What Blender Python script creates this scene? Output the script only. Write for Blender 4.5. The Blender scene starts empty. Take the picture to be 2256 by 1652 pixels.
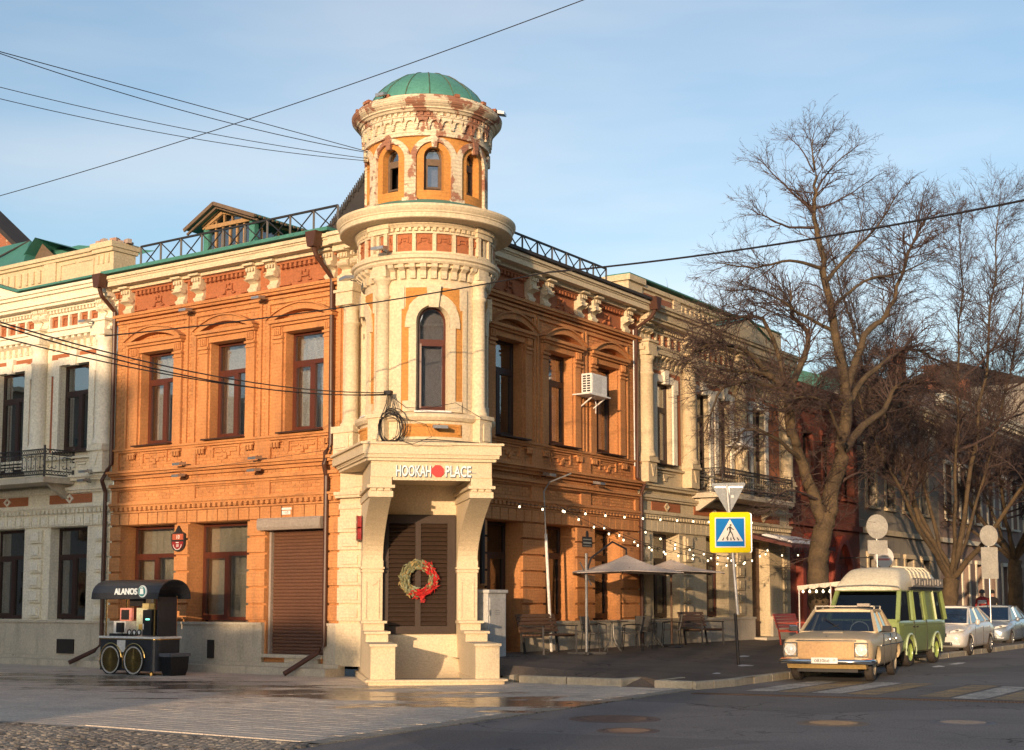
import bpy, math, random
from mathutils import Vector, Matrix
R = math.radians
rnd = random.Random(7)
scene = bpy.context.scene
col = scene.collection
# ---------------- camera, sky, sun, exposure ----------------
FOC = 3150.0 / 2255.0
PIT = math.atan(3150.0 / 31300.0)
EYE = 1.6
cd = bpy.data.cameras.new('camera'); cam = bpy.data.objects.new('camera', cd); col.objects.link(cam)
cd.sensor_width = 36; cd.lens = 36 * FOC; cd.shift_y = 182.0 / 2255.0; cd.clip_start = .1; cd.clip_end = 3000
cam.location = (0, 0, EYE); cam.rotation_euler = (R(90) + PIT, 0, 0)
scene.camera = cam
SUN_AZ = Vector((-.27, -.963, 0)).normalized(); SUN_EL = R(6.0)
world = bpy.data.worlds.new('World'); scene.world = world; world.use_nodes = True
wn = world.node_tree.nodes; wl = world.node_tree.links; wn.clear()
wo = wn.new('ShaderNodeOutputWorld'); bg = wn.new('ShaderNodeBackground'); sky = wn.new('ShaderNodeTexSky')
sky.sky_type = 'NISHITA'; sky.sun_disc = False; sky.sun_elevation = SUN_EL
sky.sun_rotation = math.atan2(SUN_AZ.x, SUN_AZ.y)
sky.air_density = 1.0; sky.dust_density = 1.2; sky.ozone_density = 2.2
tc = wn.new('ShaderNodeTexCoord'); mp = wn.new('ShaderNodeMapping'); mp.inputs['Scale'].default_value = (1.0, 1.6, 5.5)
mp.inputs['Rotation'].default_value = (.12, -.35, .4)
cl = wn.new('ShaderNodeTexNoise'); cl.inputs['Scale'].default_value = 1.7; cl.inputs['Detail'].default_value = 5; cl.inputs['Roughness'].default_value = .5
cr = wn.new('ShaderNodeMapRange'); cr.inputs[1].default_value = .40; cr.inputs[2].default_value = .70; cr.inputs[3].default_value = .10; cr.inputs[4].default_value = .60
hsv = wn.new('ShaderNodeHueSaturation'); hsv.inputs['Saturation'].default_value = .22; hsv.inputs['Value'].default_value = 1.12
mx = wn.new('ShaderNodeMixRGB')
wl.new(tc.outputs['Generated'], mp.inputs[0]); wl.new(mp.outputs[0], cl.inputs[0]); wl.new(cl.outputs[0], cr.inputs[0])
wl.new(sky.outputs[0], hsv.inputs['Color']); wl.new(sky.outputs[0], mx.inputs[1]); wl.new(hsv.outputs[0], mx.inputs[2]); wl.new(cr.outputs[0], mx.inputs[0])
wl.new(mx.outputs[0], bg.inputs[0]); bg.inputs[1].default_value = .14; wl.new(bg.outputs[0], wo.inputs[0])
sd = bpy.data.lights.new('sun', 'SUN'); sd.energy = 2.45; sd.angle = R(.53); sd.color = (1, .70, .43)
sun = bpy.data.objects.new('sun', sd); col.objects.link(sun)
sdir = Vector((SUN_AZ.x * math.cos(SUN_EL), SUN_AZ.y * math.cos(SUN_EL), math.sin(SUN_EL)))
sun.rotation_euler = sdir.to_track_quat('Z', 'Y').to_euler(); sun.location = (-10, -30, 20)
vs = scene.view_settings
vs.view_transform = 'Standard'; vs.look = 'None'; vs.gamma = 1; vs.exposure = 1.05; vs.use_curve_mapping = False

# ---------------- frames of reference ----------------
CW = Vector((-2.05, 30.05, 0))
def frame(c, u, n):                       # a along the wall, d outward, z up
    return lambda a, d, z: Vector((c.x + u.x * a + n.x * d, c.y + u.y * a + n.y * d, z))
TL, TR = R(55), R(33)
uL = Vector((-math.sin(TL), math.cos(TL), 0)); oL = Vector((-math.cos(TL), -math.sin(TL), 0))
uR = Vector((math.sin(TR), math.cos(TR), 0)); oR = Vector((math.cos(TR), -math.sin(TR), 0))
FL = frame(CW, uL, oL); FR = frame(CW, uR, oR)
TC = Vector((-1.82, 29.8, 0)); EP = Vector((.985, .173, 0)); NP = Vector((.173, -.985, 0))
PT = frame(TC, EP, NP)
def CY(r, th=0.0, c=TC, e=EP, n=NP):
    def f(a, d, z):
        t = th + a / r
        v = n * math.cos(t) + e * math.sin(t)
        return Vector((c.x + v.x * (r + d), c.y + v.y * (r + d), z))
    return f
def at(px, py, Y):                        # point at depth Y on the sight line through a position in the photograph (2255 wide)
    X = (px - 1127.5) / 3150.; Yc = -(py - 1008.) / 3150.
    r = Vector((X, math.cos(PIT) - Yc * math.sin(PIT), math.sin(PIT) + Yc * math.cos(PIT)))
    return Vector((0, 0, EYE)) + r * (Y / r.y)
SD = R(31); sR = Vector((math.sin(SD), math.cos(SD), 0)); sL = Vector((-math.cos(SD), math.sin(SD), 0))   # street axes
def walk_z(x, y):                         # pavement height: falls from the facade to the kerb
    D = (Vector((x, y, 0)) - CW).dot(oR)
    return max(.13, .44 - .052 * D)

# ---------------- materials ----------------
MATS = {}
class N:
    def __init__(s, m): s.t = m.node_tree; s.n = s.t.nodes; s.l = s.t.links
    def new(s, k, **kw):
        o = s.n.new(k)
        for a, b in kw.items(): setattr(o, a, b)
        return o
    def mix(s, f, a, b, mode='MIX'):
        o = s.new('ShaderNodeMixRGB', blend_type=mode)
        for i, v in enumerate((f, a, b)):
            if hasattr(v, 'is_linked') or isinstance(v, bpy.types.NodeSocket): s.l.new(v, o.inputs[i])
            else: o.inputs[i].default_value = v if i == 0 else (*v, 1) if len(v) == 3 else v
        return o.outputs[0]
    def rng(s, v, a, b, c=0., d=1.):
        o = s.new('ShaderNodeMapRange'); s.l.new(v, o.inputs[0])
        for i, x in enumerate((a, b, c, d)): o.inputs[i + 1].default_value = x
        return o.outputs[0]
    def noise(s, vec, sc, det=4, ro=.55):
        o = s.new('ShaderNodeTexNoise'); o.inputs['Scale'].default_value = sc; o.inputs['Detail'].default_value = det; o.inputs['Roughness'].default_value = ro
        s.l.new(vec, o.inputs[0]); return o.outputs[0]
    def math(s, op, a, b=0.):
        o = s.new('ShaderNodeMath', operation=op)
        for i, v in enumerate((a, b)):
            if isinstance(v, bpy.types.NodeSocket): s.l.new(v, o.inputs[i])
            else: o.inputs[i].default_value = v
        return o.outputs[0]
def mat(name, c, c2=None, rough=.8, var=.5, sc=1.2, fine=.1, bump=.3, bsc=40, metal=0, course=0, worn=None, wc=(.36, .13, .07), island=0, obj=False, spec=.4, dirt=0):
    if name in MATS: return MATS[name]
    m = bpy.data.materials.new(name); m.use_nodes = True; n = N(m); b = n.n['Principled BSDF']
    g = n.new('ShaderNodeTexCoord').outputs['Object'] if obj else n.new('ShaderNodeNewGeometry').outputs['Position']
    c2 = c2 or tuple(x * .72 for x in c)
    n1 = n.rng(n.noise(g, sc, 5), .35, .68)
    cc = n.mix(n.math('MULTIPLY', n1, var), c, c2)
    n2 = n.rng(n.noise(g, bsc * .5, 3), .3, .7, 1 - fine * 2, 1 + fine)
    cc = n.mix(1.0, cc, n2, 'MULTIPLY')
    if island:
        ri = n.new('ShaderNodeNewGeometry').outputs['Random Per Island']
        cc = n.mix(1.0, cc, n.rng(ri, 0, 1, 1 - island, 1 + island * .6), 'MULTIPLY')
    if dirt:
        mpn = n.new('ShaderNodeMapping'); mpn.inputs['Scale'].default_value = (2.2, 2.2, .35); n.l.new(g, mpn.inputs[0])
        f = n.rng(n.noise(mpn.outputs[0], 1.6, 6, .65), .52, .75, 0, dirt)
        cc = n.mix(f, cc, (.12, .09, .065))
    h = n.noise(g, bsc, 4, .6)
    if course:
        sp = n.new('ShaderNodeSeparateXYZ'); n.l.new(g, sp.inputs[0])
        fr = n.math('FRACT', n.math('DIVIDE', sp.outputs[2], .077))
        j = n.rng(n.math('ABSOLUTE', n.math('SUBTRACT', fr, .5)), .36, .47, 1, 0)
        h = n.math('ADD', n.math('MULTIPLY', h, .35), n.math('MULTIPLY', j, course))
        cc = n.mix(n.rng(j, 0, 1, .28 * course, 0), cc, tuple(x * .45 for x in c))
    if worn:
        w = n.rng(n.noise(g, worn[0], 7, .68), worn[1], worn[1] + .035)
        bn = n.noise(g, 9, 3)
        cc = n.mix(w, cc, n.mix(bn, wc, tuple(x * .6 + .06 for x in wc)))
        h = n.math('SUBTRACT', h, n.math('MULTIPLY', w, .6))
    n.l.new(cc, b.inputs['Base Color'])
    bp = n.new('ShaderNodeBump'); bp.inputs['Strength'].default_value = bump; bp.inputs['Distance'].default_value = .05 if 'bark' in name else .012
    n.l.new(h, bp.inputs['Height']); n.l.new(bp.outputs[0], b.inputs['Normal'])
    rr = n.rng(h, 0, 1, max(.02, rough - .08), min(1, rough + .08)); n.l.new(rr, b.inputs['Roughness'])
    b.inputs['Metallic'].default_value = metal; b.inputs['Specular IOR Level'].default_value = spec
    MATS[name] = m; return m
def emit(name, c, st):
    m = bpy.data.materials.new(name); m.use_nodes = True; b = m.node_tree.nodes['Principled BSDF']
    b.inputs['Base Color'].default_value = (*c, 1); b.inputs['Emission Color'].default_value = (*c, 1); b.inputs['Emission Strength'].default_value = st
    MATS[name] = m; return m
def glassy(name, tint, k, rough=.015):    # window pane: see-through with sky reflections
    m = bpy.data.materials.new(name); m.use_nodes = True; n = N(m); n.n.remove(n.n['Principled BSDF'])
    out = n.n['Material Output']; t = n.new('ShaderNodeBsdfTransparent'); t.inputs[0].default_value = (*tint, 1)
    g = n.new('ShaderNodeBsdfGlossy'); g.inputs['Roughness'].default_value = rough; g.inputs[0].default_value = (.95, .97, 1, 1)
    g0 = n.new('ShaderNodeNewGeometry').outputs['Position']
    bp = n.new('ShaderNodeBump'); bp.inputs['Strength'].default_value = .2; bp.inputs['Distance'].default_value = .006
    n.l.new(n.noise(g0, 1.6, 2), bp.inputs['Height']); n.l.new(bp.outputs[0], g.inputs['Normal'])
    lw = n.new('ShaderNodeLayerWeight'); lw.inputs[0].default_value = .5
    s = n.new('ShaderNodeMixShader'); n.l.new(n.rng(n.math('POWER', lw.outputs['Facing'], 3.6), 0, 1, k, .9), s.inputs[0]); n.l.new(t.outputs[0], s.inputs[1]); n.l.new(g.outputs[0], s.inputs[2])
    n.l.new(s.outputs[0], out.inputs[0]); MATS[name] = m; return m

ORANGE = mat('ochre_paint', (.60, .27, .10), (.47, .195, .07), rough=.82, var=.9, sc=.9, course=.8, bump=.35, dirt=.42)
OBRICK = mat('ochre_brick', (.62, .285, .105), (.48, .20, .073), rough=.82, var=.9, sc=.9, bump=.3, island=.13, dirt=.38)
TERRA = mat('terracotta_paint', (.42, .15, .065), (.33, .115, .05), rough=.85, course=.6, bump=.3)
TOCH = mat('tower_ochre', (.58, .27, .07), (.46, .19, .05), rough=.85, course=.8, worn=(1.5, .69), bump=.35)
CREAM = mat('cream_paint', (.72, .60, .41), (.60, .49, .33), rough=.8, var=.55, sc=.8, course=.45, bump=.3, dirt=.18)
CPLAIN = mat('cream_plaster', (.71, .58, .39), (.62, .50, .33), rough=.8, var=.6, sc=1.0, bump=.25, bsc=60, dirt=.1)
CWORN = mat('cream_worn', (.74, .63, .46), (.58, .48, .33), rough=.85, course=.8, worn=(1.9, .515), wc=(.36, .15, .08), bump=.8, dirt=.35)
CWORN2 = mat('cream_little_worn', (.73, .61, .42), (.61, .50, .33), rough=.85, course=.5, worn=(1.7, .66), wc=(.42, .18, .1), bump=.45, dirt=.3)
WHITE = mat('old_white_paint', (.88, .80, .62), (.78, .70, .54), rough=.8, course=.55, var=.5, bump=.3, dirt=.2)
WHITE2 = mat('white_block', (.90, .83, .67), (.82, .75, .60), rough=.8, bump=.25, dirt=.1)
YELLOWISH = mat('pale_yellow_paint', (.66, .54, .35), (.52, .42, .28), rough=.8, course=.5, bump=.3, dirt=.3)
BRICKRED = mat('bare_brick', (.36, .14, .08), (.26, .11, .07), rough=.9, course=1, bump=.5, worn=(1.6, .6), wc=(.55, .45, .3))
PLINTH = mat('plinth_render', (.62, .54, .41), (.48, .42, .33), rough=.88, var=.8, sc=1.6, bump=.35, bsc=50, dirt=.35, worn=(2.2, .72), wc=(.3, .26, .22))
GREEN = mat('green_roof_paint', (.07, .235, .19), (.05, .18, .15), rough=.5, var=.6, sc=1.2, bump=.1)
DOMEM = mat('green_dome_paint', (.10, .30, .24), (.075, .24, .19), rough=.42, var=.7, sc=1.3, bump=.1, worn=(2.6, .70), wc=(.16, .08, .05))
BROWN = mat('brown_downpipe', (.085, .035, .022), (.06, .028, .018), rough=.42, bump=.08)
FRAME = mat('brown_window_frame', (.10, .028, .016), (.075, .022, .013), rough=.38, bump=.06)
DFRAME = mat('dark_window_frame', (.045, .022, .016), rough=.45, bump=.06)
SHUT = mat('roller_shutter_brown', (.15, .07, .04), (.11, .055, .035), rough=.5, bump=.1)
SHUTBOX = mat('shutter_box_grey', (.36, .30, .25), rough=.5, bump=.1)
IRON = mat('black_iron', (.022, .022, .026), (.035, .024, .018), rough=.5, bump=.1)
STEEL = mat('galvanised_steel', (.5, .5, .5), (.35, .34, .33), rough=.35, metal=.8, bump=.08)
CHROME = mat('chrome', (.75, .75, .74), rough=.12, metal=1, bump=.0, fine=0)
WOODD = mat('dark_bench_wood', (.15, .08, .045), (.09, .05, .032), rough=.6, bsc=25, bump=.3)
WOODO = mat('raw_dormer_wood', (.40, .24, .11), (.28, .17, .09), rough=.75, bsc=25, bump=.3)
WOODG = mat('weathered_wood', (.16, .11, .075), (.10, .07, .05), rough=.85, bsc=25, bump=.4)
CORR = mat('old_dark_roofing', (.035, .033, .035), (.06, .05, .045), rough=.8, bump=.4)
LOUV = mat('brown_louvre_paint', (.052, .032, .022), (.042, .027, .019), rough=.45, bump=.08)
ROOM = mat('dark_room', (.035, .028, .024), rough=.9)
CURT = mat('white_curtain', (.78, .74, .66), (.66, .61, .54), rough=.9, sc=3, bump=.2)
CURT2 = mat('beige_panel', (.74, .62, .42), (.66, .55, .38), rough=.9, sc=.8, bump=.05)
WHT = mat('white_enamel', (.78, .77, .73), (.7, .69, .65), rough=.45, bump=.06)
CAB = mat('cabinet_grey_paint', (.56, .55, .52), (.46, .45, .42), rough=.55, var=.8, sc=3, bump=.1, dirt=.25)
BULB = emit('lit_bulb', (1, .86, .55), 1.8)
LETW = emit('lit_white_letter', (.62, .68, .68), .12)
PANE = glassy('window_glass', (.78, .80, .82), .15); PANEB = glassy('reflecting_window_glass', (.5, .52, .54), .30)
PANED = glassy('dark_window_glass', (.30, .32, .34), .10)

# ---------------- mesh helpers ----------------
class MB:
    def __init__(s): s.v = []; s.f = []
    def add(s, vs, fs):
        k = len(s.v); s.v += [Vector(p) for p in vs]; s.f += [tuple(i + k for i in f) for f in fs]; return s
    def box(s, P, a0, a1, d0, d1, z0, z1, na=1):
        if na == 1:
            c = [P(a, d, z) for z in (z0, z1) for d in (d0, d1) for a in (a0, a1)]
            return s.add(c, [(0, 1, 3, 2), (4, 6, 7, 5), (0, 4, 5, 1), (2, 3, 7, 6), (0, 2, 6, 4), (1, 5, 7, 3)])
        vs = []; fs = []
        for i in range(na + 1):
            a = a0 + (a1 - a0) * i / na
            vs += [P(a, d0, z0), P(a, d1, z0), P(a, d1, z1), P(a, d0, z1)]
        for i in range(na):
            k = 4 * i
            for j in range(4): fs.append((k + j, k + (j + 1) % 4, k + 4 + (j + 1) % 4, k + 4 + j))
        fs += [(0, 1, 2, 3), (4 * na, 4 * na + 3, 4 * na + 2, 4 * na + 1)]
        return s.add(vs, fs)
    def prism(s, P, poly, a0, a1):         # poly of (d,z), run along a
        n = len(poly); vs = [P(a0, d, z) for d, z in poly] + [P(a1, d, z) for d, z in poly]
        return s.add(vs, [tuple(range(n)), tuple(range(2 * n - 1, n - 1, -1))] + [(i, (i + 1) % n, n + (i + 1) % n, n + i) for i in range(n)])
    def plate(s, P, poly, d0, d1):         # poly of (a,z), thickness in d
        n = len(poly); vs = [P(a, d0, z) for a, z in poly] + [P(a, d1, z) for a, z in poly]
        return s.add(vs, [tuple(range(n)), tuple(range(2 * n - 1, n - 1, -1))] + [(i, (i + 1) % n, n + (i + 1) % n, n + i) for i in range(n)])
    def slab(s, pts, z0, z1):              # polygon in plan
        n = len(pts); vs = [Vector((p[0], p[1], z0)) for p in pts] + [Vector((p[0], p[1], z1)) for p in pts]
        return s.add(vs, [tuple(range(n)), tuple(range(2 * n - 1, n - 1, -1))] + [(i, (i + 1) % n, n + (i + 1) % n, n + i) for i in range(n)])
    def strip(s, P, inner, outer, d0, d1):  # band between two polylines in (a,z), thick in d
        m = len(inner); vs = []
        for (a, z), (b, w) in zip(inner, outer): vs += [P(a, d0, z), P(b, d0, w), P(b, d1, w), P(a, d1, z)]
        fs = []
        for i in range(m - 1):
            k = 4 * i
            for j in range(4): fs.append((k + j, k + (j + 1) % 4, k + 4 + (j + 1) % 4, k + 4 + j))
        fs += [(0, 1, 2, 3), (4 * m - 4, 4 * m - 1, 4 * m - 2, 4 * m - 3)]
        return s.add(vs, fs)
    def tube(s, pts, r, n=6, cap=True):
        pts = [Vector(p) for p in pts]; m = len(pts)
        rs = list(r) if hasattr(r, '__len__') else [r] * m
        vs = []; fs = []; up = Vector((0, 0, 1))
        for i in range(m):
            t = (pts[min(i + 1, m - 1)] - pts[max(i - 1, 0)])
            if t.length < 1e-9: t = Vector((0, 0, 1))
            t.normalize(); x = t.cross(up)
            if x.length < .05: x = t.cross(Vector((0, 1, 0)))
            x.normalize(); y = t.cross(x)
            for j in range(n):
                q = 2 * math.pi * j / n; vs.append(pts[i] + (x * math.cos(q) + y * math.sin(q)) * rs[i])
        for i in range(m - 1):
            for j in range(n): fs.append((i * n + j, i * n + (j + 1) % n, (i + 1) * n + (j + 1) % n, (i + 1) * n + j))
        if cap and n > 2: fs += [tuple(range(n - 1, -1, -1)), tuple(range((m - 1) * n, m * n))]
        return s.add(vs, fs)
    def bar(s, a, b, w, h=None):            # square bar between two points
        a, b = Vector(a), Vector(b); h = h or w; t = (b - a).normalized(); x = t.cross(Vector((0, 0, 1)))
        if x.length < .05: x = Vector((1, 0, 0))
        x.normalize(); y = t.cross(x); x *= w / 2; y *= h / 2
        vs = [p + q for p in (a, b) for q in (x + y, -x + y, -x - y, x - y)]
        return s.add(vs, [(3, 2, 1, 0), (4, 5, 6, 7)] + [(i, (i + 1) % 4, 4 + (i + 1) % 4, 4 + i) for i in range(4)])
    def lathe(s, c, prof, n=32, a0=0., a1=None, cap=False):
        full = a1 is None; a1 = a1 if a1 is not None else 2 * math.pi; k = n if full else n + 1
        vs = []; fs = []
        for r, z in prof:
            for j in range(k):
                q = a0 + (a1 - a0) * j / n; vs.append(Vector((c[0] + r * math.cos(q), c[1] + r * math.sin(q), (c[2] if len(c) > 2 else 0) + z)))
        for i in range(len(prof) - 1):
            for j in range(n if full else n):
                j2 = (j + 1) % k
                fs.append((i * k + j, i * k + j2, (i + 1) * k + j2, (i + 1) * k + j))
        if cap: fs += [tuple(range(k - 1, -1, -1)), tuple(range((len(prof) - 1) * k, len(prof) * k))]
        return s.add(vs, fs)
    def disc(s, P, a, z, r, d0, d1, n=16):
        return s.plate(P, [(a + r * math.cos(2 * math.pi * i / n), z + r * math.sin(2 * math.pi * i / n)) for i in range(n)], d0, d1)
def base_of(o):
    v = Vector((0, 0, 0))
    while o is not None: v = v + o.location; o = o.parent
    return v
def build(name, mb, m, parent=None, world=True, smooth=False, label=None, bevel=0):
    me = bpy.data.meshes.new(name); off = base_of(parent) if (parent is not None and world) else Vector((0, 0, 0))
    me.from_pydata([tuple(v - off) for v in mb.v], [], mb.f); me.update()
    if smooth: me.polygons.foreach_set('use_smooth', [True] * len(me.polygons))
    me.materials.append(m)
    o = bpy.data.objects.new(name, me); col.objects.link(o)
    if parent is not None: o.parent = parent
    if label: o['label'] = label
    if bevel:
        b = o.modifiers.new('bevel', 'BEVEL'); b.width = bevel; b.segments = 2; b.limit_method = 'ANGLE'; b.angle_limit = R(40)
    return o
def share(name, src, parent, loc, rz=None, rot=None):
    o = bpy.data.objects.new(name, src.data); col.objects.link(o); o.parent = parent; o.location = loc
    if rot is not None: o.rotation_euler = rot
    return o
def tag(o, label=None, cat=None, group=None, kind=None):
    if label: o['label'] = label
    if cat: o['category'] = cat
    if group: o['group'] = group
    if kind: o['kind'] = kind
    return o
def thing(name, label, cat, loc=(0, 0, 0), rz=0, group=None):
    o = bpy.data.objects.new(name, None); col.objects.link(o); o.location = loc; o.rotation_euler = (0, 0, rz)
    o.empty_display_size = .2
    return tag(o, label, cat, group)
def structure(name, mb, m, parent=None, **k):
    o = build(name, mb, m, parent, **k)
    if parent is None: o['kind'] = 'structure'
    return o
def copy_tree(o, parent=None):
    c = o.copy(); col.objects.link(c); c.parent = parent
    for ch in list(o.children): copy_tree(ch, c)
    return c
I3 = lambda x, y, z: Vector((x, y, z))
def mean_loc(o): return o.location
def text_mesh(name, body, size, M, m, parent, extrude=.01, align='CENTER', bold=0.0, world=True):
    c = bpy.data.curves.new(name, 'FONT'); c.body = body; c.size = size; c.extrude = extrude; c.align_x = align; c.offset = bold
    c.resolution_u = 3
    t = bpy.data.objects.new(name, c); dg = bpy.context.evaluated_depsgraph_get()
    me = bpy.data.meshes.new_from_object(t, depsgraph=dg); bpy.data.objects.remove(t); bpy.data.curves.remove(c)
    me.transform(M)
    if parent is not None and world: me.transform(Matrix.Translation(-base_of(parent)))
    me.materials.clear(); me.materials.append(m)
    o = bpy.data.objects.new(name, me); col.objects.link(o); o.parent = parent
    return o
def basis(x, y, z, p):
    M = Matrix.Identity(4)
    for i, v in enumerate((x, y, z, p)):
        for j in range(3): M[j][i] = v[j]
    return M
UP = Vector((0, 0, 1))
# ---------------- buildings ----------------
def cuts(lo, hi, vals): return sorted({lo, hi} | {v for v in vals if lo < v < hi})
def wall(P, a0, a1, z0, z1, holes, mb, room, na=1):
    """holes: (a0,a1,z0,z1,depth)"""
    A = cuts(a0, a1, [h[i] for h in holes for i in (0, 1)]); Z = cuts(z0, z1, [h[i] for h in holes for i in (2, 3)])
    for i in range(len(A) - 1):
        for j in range(len(Z) - 1):
            ca, cz = (A[i] + A[i + 1]) / 2, (Z[j] + Z[j + 1]) / 2
            if any(h[0] < ca < h[1] and h[2] < cz < h[3] for h in holes): continue
            mb.add([P(A[i], 0, Z[j]), P(A[i + 1], 0, Z[j]), P(A[i + 1], 0, Z[j + 1]), P(A[i], 0, Z[j + 1])], [(0, 1, 2, 3)])
    for b0, b1, w0, w1, d in holes:
        c = [P(a, dd, z) for dd in (0, -d - .12) for a, z in ((b0, w0), (b1, w0), (b1, w1), (b0, w1))]
        mb.add(c, [(0, 1, 5, 4), (1, 2, 6, 5), (2, 3, 7, 6), (3, 0, 4, 7)])
        e = .35
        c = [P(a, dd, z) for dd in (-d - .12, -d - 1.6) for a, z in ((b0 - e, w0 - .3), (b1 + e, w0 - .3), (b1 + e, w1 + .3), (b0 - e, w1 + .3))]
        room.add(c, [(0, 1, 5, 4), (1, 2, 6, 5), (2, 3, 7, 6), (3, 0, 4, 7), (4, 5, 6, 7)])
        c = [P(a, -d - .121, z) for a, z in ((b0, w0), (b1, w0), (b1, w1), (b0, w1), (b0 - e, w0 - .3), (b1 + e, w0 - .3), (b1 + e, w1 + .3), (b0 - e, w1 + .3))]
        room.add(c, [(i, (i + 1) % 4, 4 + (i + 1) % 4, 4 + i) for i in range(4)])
def window(P, parent, c, hw, z0, z1, rec, fm=None, zt=None, mull=.08, curt=0, pane=None, cm=None, blinds=False, single=False):
    fm = fm or FRAME; pane = pane or PANE; w = .065
    mb = MB(); d0, d1 = -rec - .07, -rec
    for x0, x1, y0, y1 in ((c - hw, c - hw + w, z0, z1), (c + hw - w, c + hw, z0, z1), (c - hw + w, c + hw - w, z0, z0 + w + .02), (c - hw + w, c + hw - w, z1 - w, z1)):
        mb.box(P, x0, x1, d0, d1, y0, y1)
    panes = []
    if zt is None: zt = z1 - (z1 - z0) * .29
    mb.box(P, c - hw + w, c + hw - w, d0, d1 + .015, zt - .05, zt + .05)
    panes.append((c - hw + w, c + hw - w, zt + .05, z1 - w))
    if single: lows = [(c - hw + w, c + hw - w)]
    else:
        m = c + mull; mb.box(P, m - .05, m + .05, d0, d1 + .012, z0 + w + .02, zt - .05)
        lows = [(c - hw + w, m - .05), (m + .05, c + hw - w)]
    for a, b in lows[-1:] if not single else lows:
        for x0, x1, y0, y1 in ((a, a + .045, z0 + .085, zt - .05), (b - .045, b, z0 + .085, zt - .05), (a + .045, b - .045, z0 + .085, z0 + .135), (a + .045, b - .045, zt - .1, zt - .05)):
            mb.box(P, x0, x1, d0 + .01, d1 + .01, y0, y1)
    panes += [(a, b, z0 + w + .02, zt - .05) for a, b in lows]
    wd = build('window', mb, fm, parent)
    for a, b, u, v in panes: build('pane', MB().box(P, a, b, d0 + .03, d0 + .036, u, v), pane, wd)
    if curt:
        mc = MB(); k = 26; a0, a1 = (c - hw - .1, c + hw + .1) if curt == 1 else (c - hw - .1, c - hw + 2 * hw * curt) if curt < 1 else (c - hw + (curt - 1) * 2 * hw, c + hw + .1)
        if blinds:
            for i in range(k // 2):
                x = a0 + (a1 - a0) * i / (k // 2); mc.add([P(x, -rec - .32, z0), P(x + .07, -rec - .26, z0), P(x + .07, -rec - .26, z1), P(x, -rec - .32, z1)], [(0, 1, 2, 3)])
        else:
            vs = []
            for i in range(k + 1):
                x = a0 + (a1 - a0) * i / k; dd = -rec - .28 + .03 * math.sin(i * 1.9) + .015 * math.sin(i * 4.1)
                vs += [P(x, dd, z0 - .1), P(x, dd, z1 + .1)]
            mc.add(vs, [(2 * i, 2 * i + 2, 2 * i + 3, 2 * i + 1) for i in range(k)])
        build('curtain', mc, cm or CURT, wd, smooth=not blinds)
    return wd
def arch_pts(c, h, zs, n=16, k=1.0): return [(c + h * math.cos(math.pi * i / n), zs + k * h * math.sin(math.pi * i / n)) for i in range(n + 1)]
def seg_pts(c, h, z, rise, n=14): return [(c + h * (2 * i / n - 1), z + rise * (1 - (2 * i / n - 1) ** 2)) for i in range(n + 1)]
BRICKS = {}
def brick_field(P, parent, u, a0, a1, z0, z1, holes, m, nparts, near, bl=.25, off=.010, zones=()):
    """courses of painted bricks standing a few millimetres proud; the nearest ones are objects of their own"""
    bh = .077; stuff = MB(); parts = []; row = 0; z = z0
    while z + bh < z1:
        a = a0 - (bl / 2 if row % 2 else 0)
        while a < a1:
            segs = [(max(a, a0) + .006, min(a + bl, a1) - .006)]
            for h in holes:
                if h[3] > z + .01 and h[2] < z + bh - .01:
                    ns = []
                    for s0, s1 in segs:
                        if h[1] <= s0 or h[0] >= s1: ns.append((s0, s1))
                        else:
                            if h[0] - s0 > .03: ns.append((s0, h[0]))
                            if s1 - h[1] > .03: ns.append((h[1], s1))
                    segs = ns
            for s0, s1 in segs:
                if s1 - s0 < .03: continue
                full = abs(s1 - s0 - bl + .012) < .002
                if full and len(parts) < nparts and near(a, z): parts.append((s0, z))
                else: stuff.box(P, s0, s1, -.004, off + rnd.uniform(-.002, .002), z + .007, z + bh - .007)
            a += bl
        z += bh; row += 1
    o = build('brick_courses', stuff, m, parent); o['kind'] = 'stuff'
    if parts:
        src = MB().box(P, 0, bl - .012, -.004, off, .007, bh - .007)
        ref = P(0, 0, 0); src.v = [v - ref for v in src.v]
        first = None
        for s0, z in parts:
            loc = P(s0, 0, z) - base_of(parent) - ref * 0
            if first is None:
                first = build('brick', src, m, parent, world=False); first.location = loc
            else: share('brick', first, parent, loc)
def corbel(P, parent, c, w=.27, z0=8.72, z1=9.40, m=None, s=1.0):
    h = z1 - z0
    prof = [(0, z0), (.05, z0), (.10, z0 + .06 * h), (.11, z0 + .16 * h), (.07, z0 + .26 * h), (.06, z0 + .34 * h), (.11, z0 + .40 * h), (.19, z0 + .46 * h), (.22, z0 + .54 * h), (.2, z0 + .61 * h), (.14, z0 + .66 * h), (.14, z0 + .7 * h), (.2, z0 + .72 * h), (.2, z0 + .9 * h), (.28, z0 + .93 * h), (.3, z1), (0, z1)]
    mb = MB().prism(P, [(d * s, z) for d, z in prof], c - w / 2, c + w / 2)
    for sg in (-1, 1):
        PP = lambda a, d, z, q=c + sg * w / 2: P(q + d, a, z)
        mb.disc(PP, .13 * s, z0 + .52 * h, .075 * s, -.005, .02 * sg if sg > 0 else -.02); mb.disc(PP, .07 * s, z0 + .14 * h, .045 * s, -.005, .018 if sg > 0 else -.018)
    mb.box(P, c - w / 2 - .03, c + w / 2 + .03, 0, .33 * s, z1 - .05, z1)
    for i in (-1, 0, 1): mb.box(P, c + i * .09 - .025, c + i * .09 + .025, .19 * s, .235 * s, z0 + .74 * h, z0 + .86 * h)
    return build('corbel', mb, m or CREAM, parent)
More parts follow.
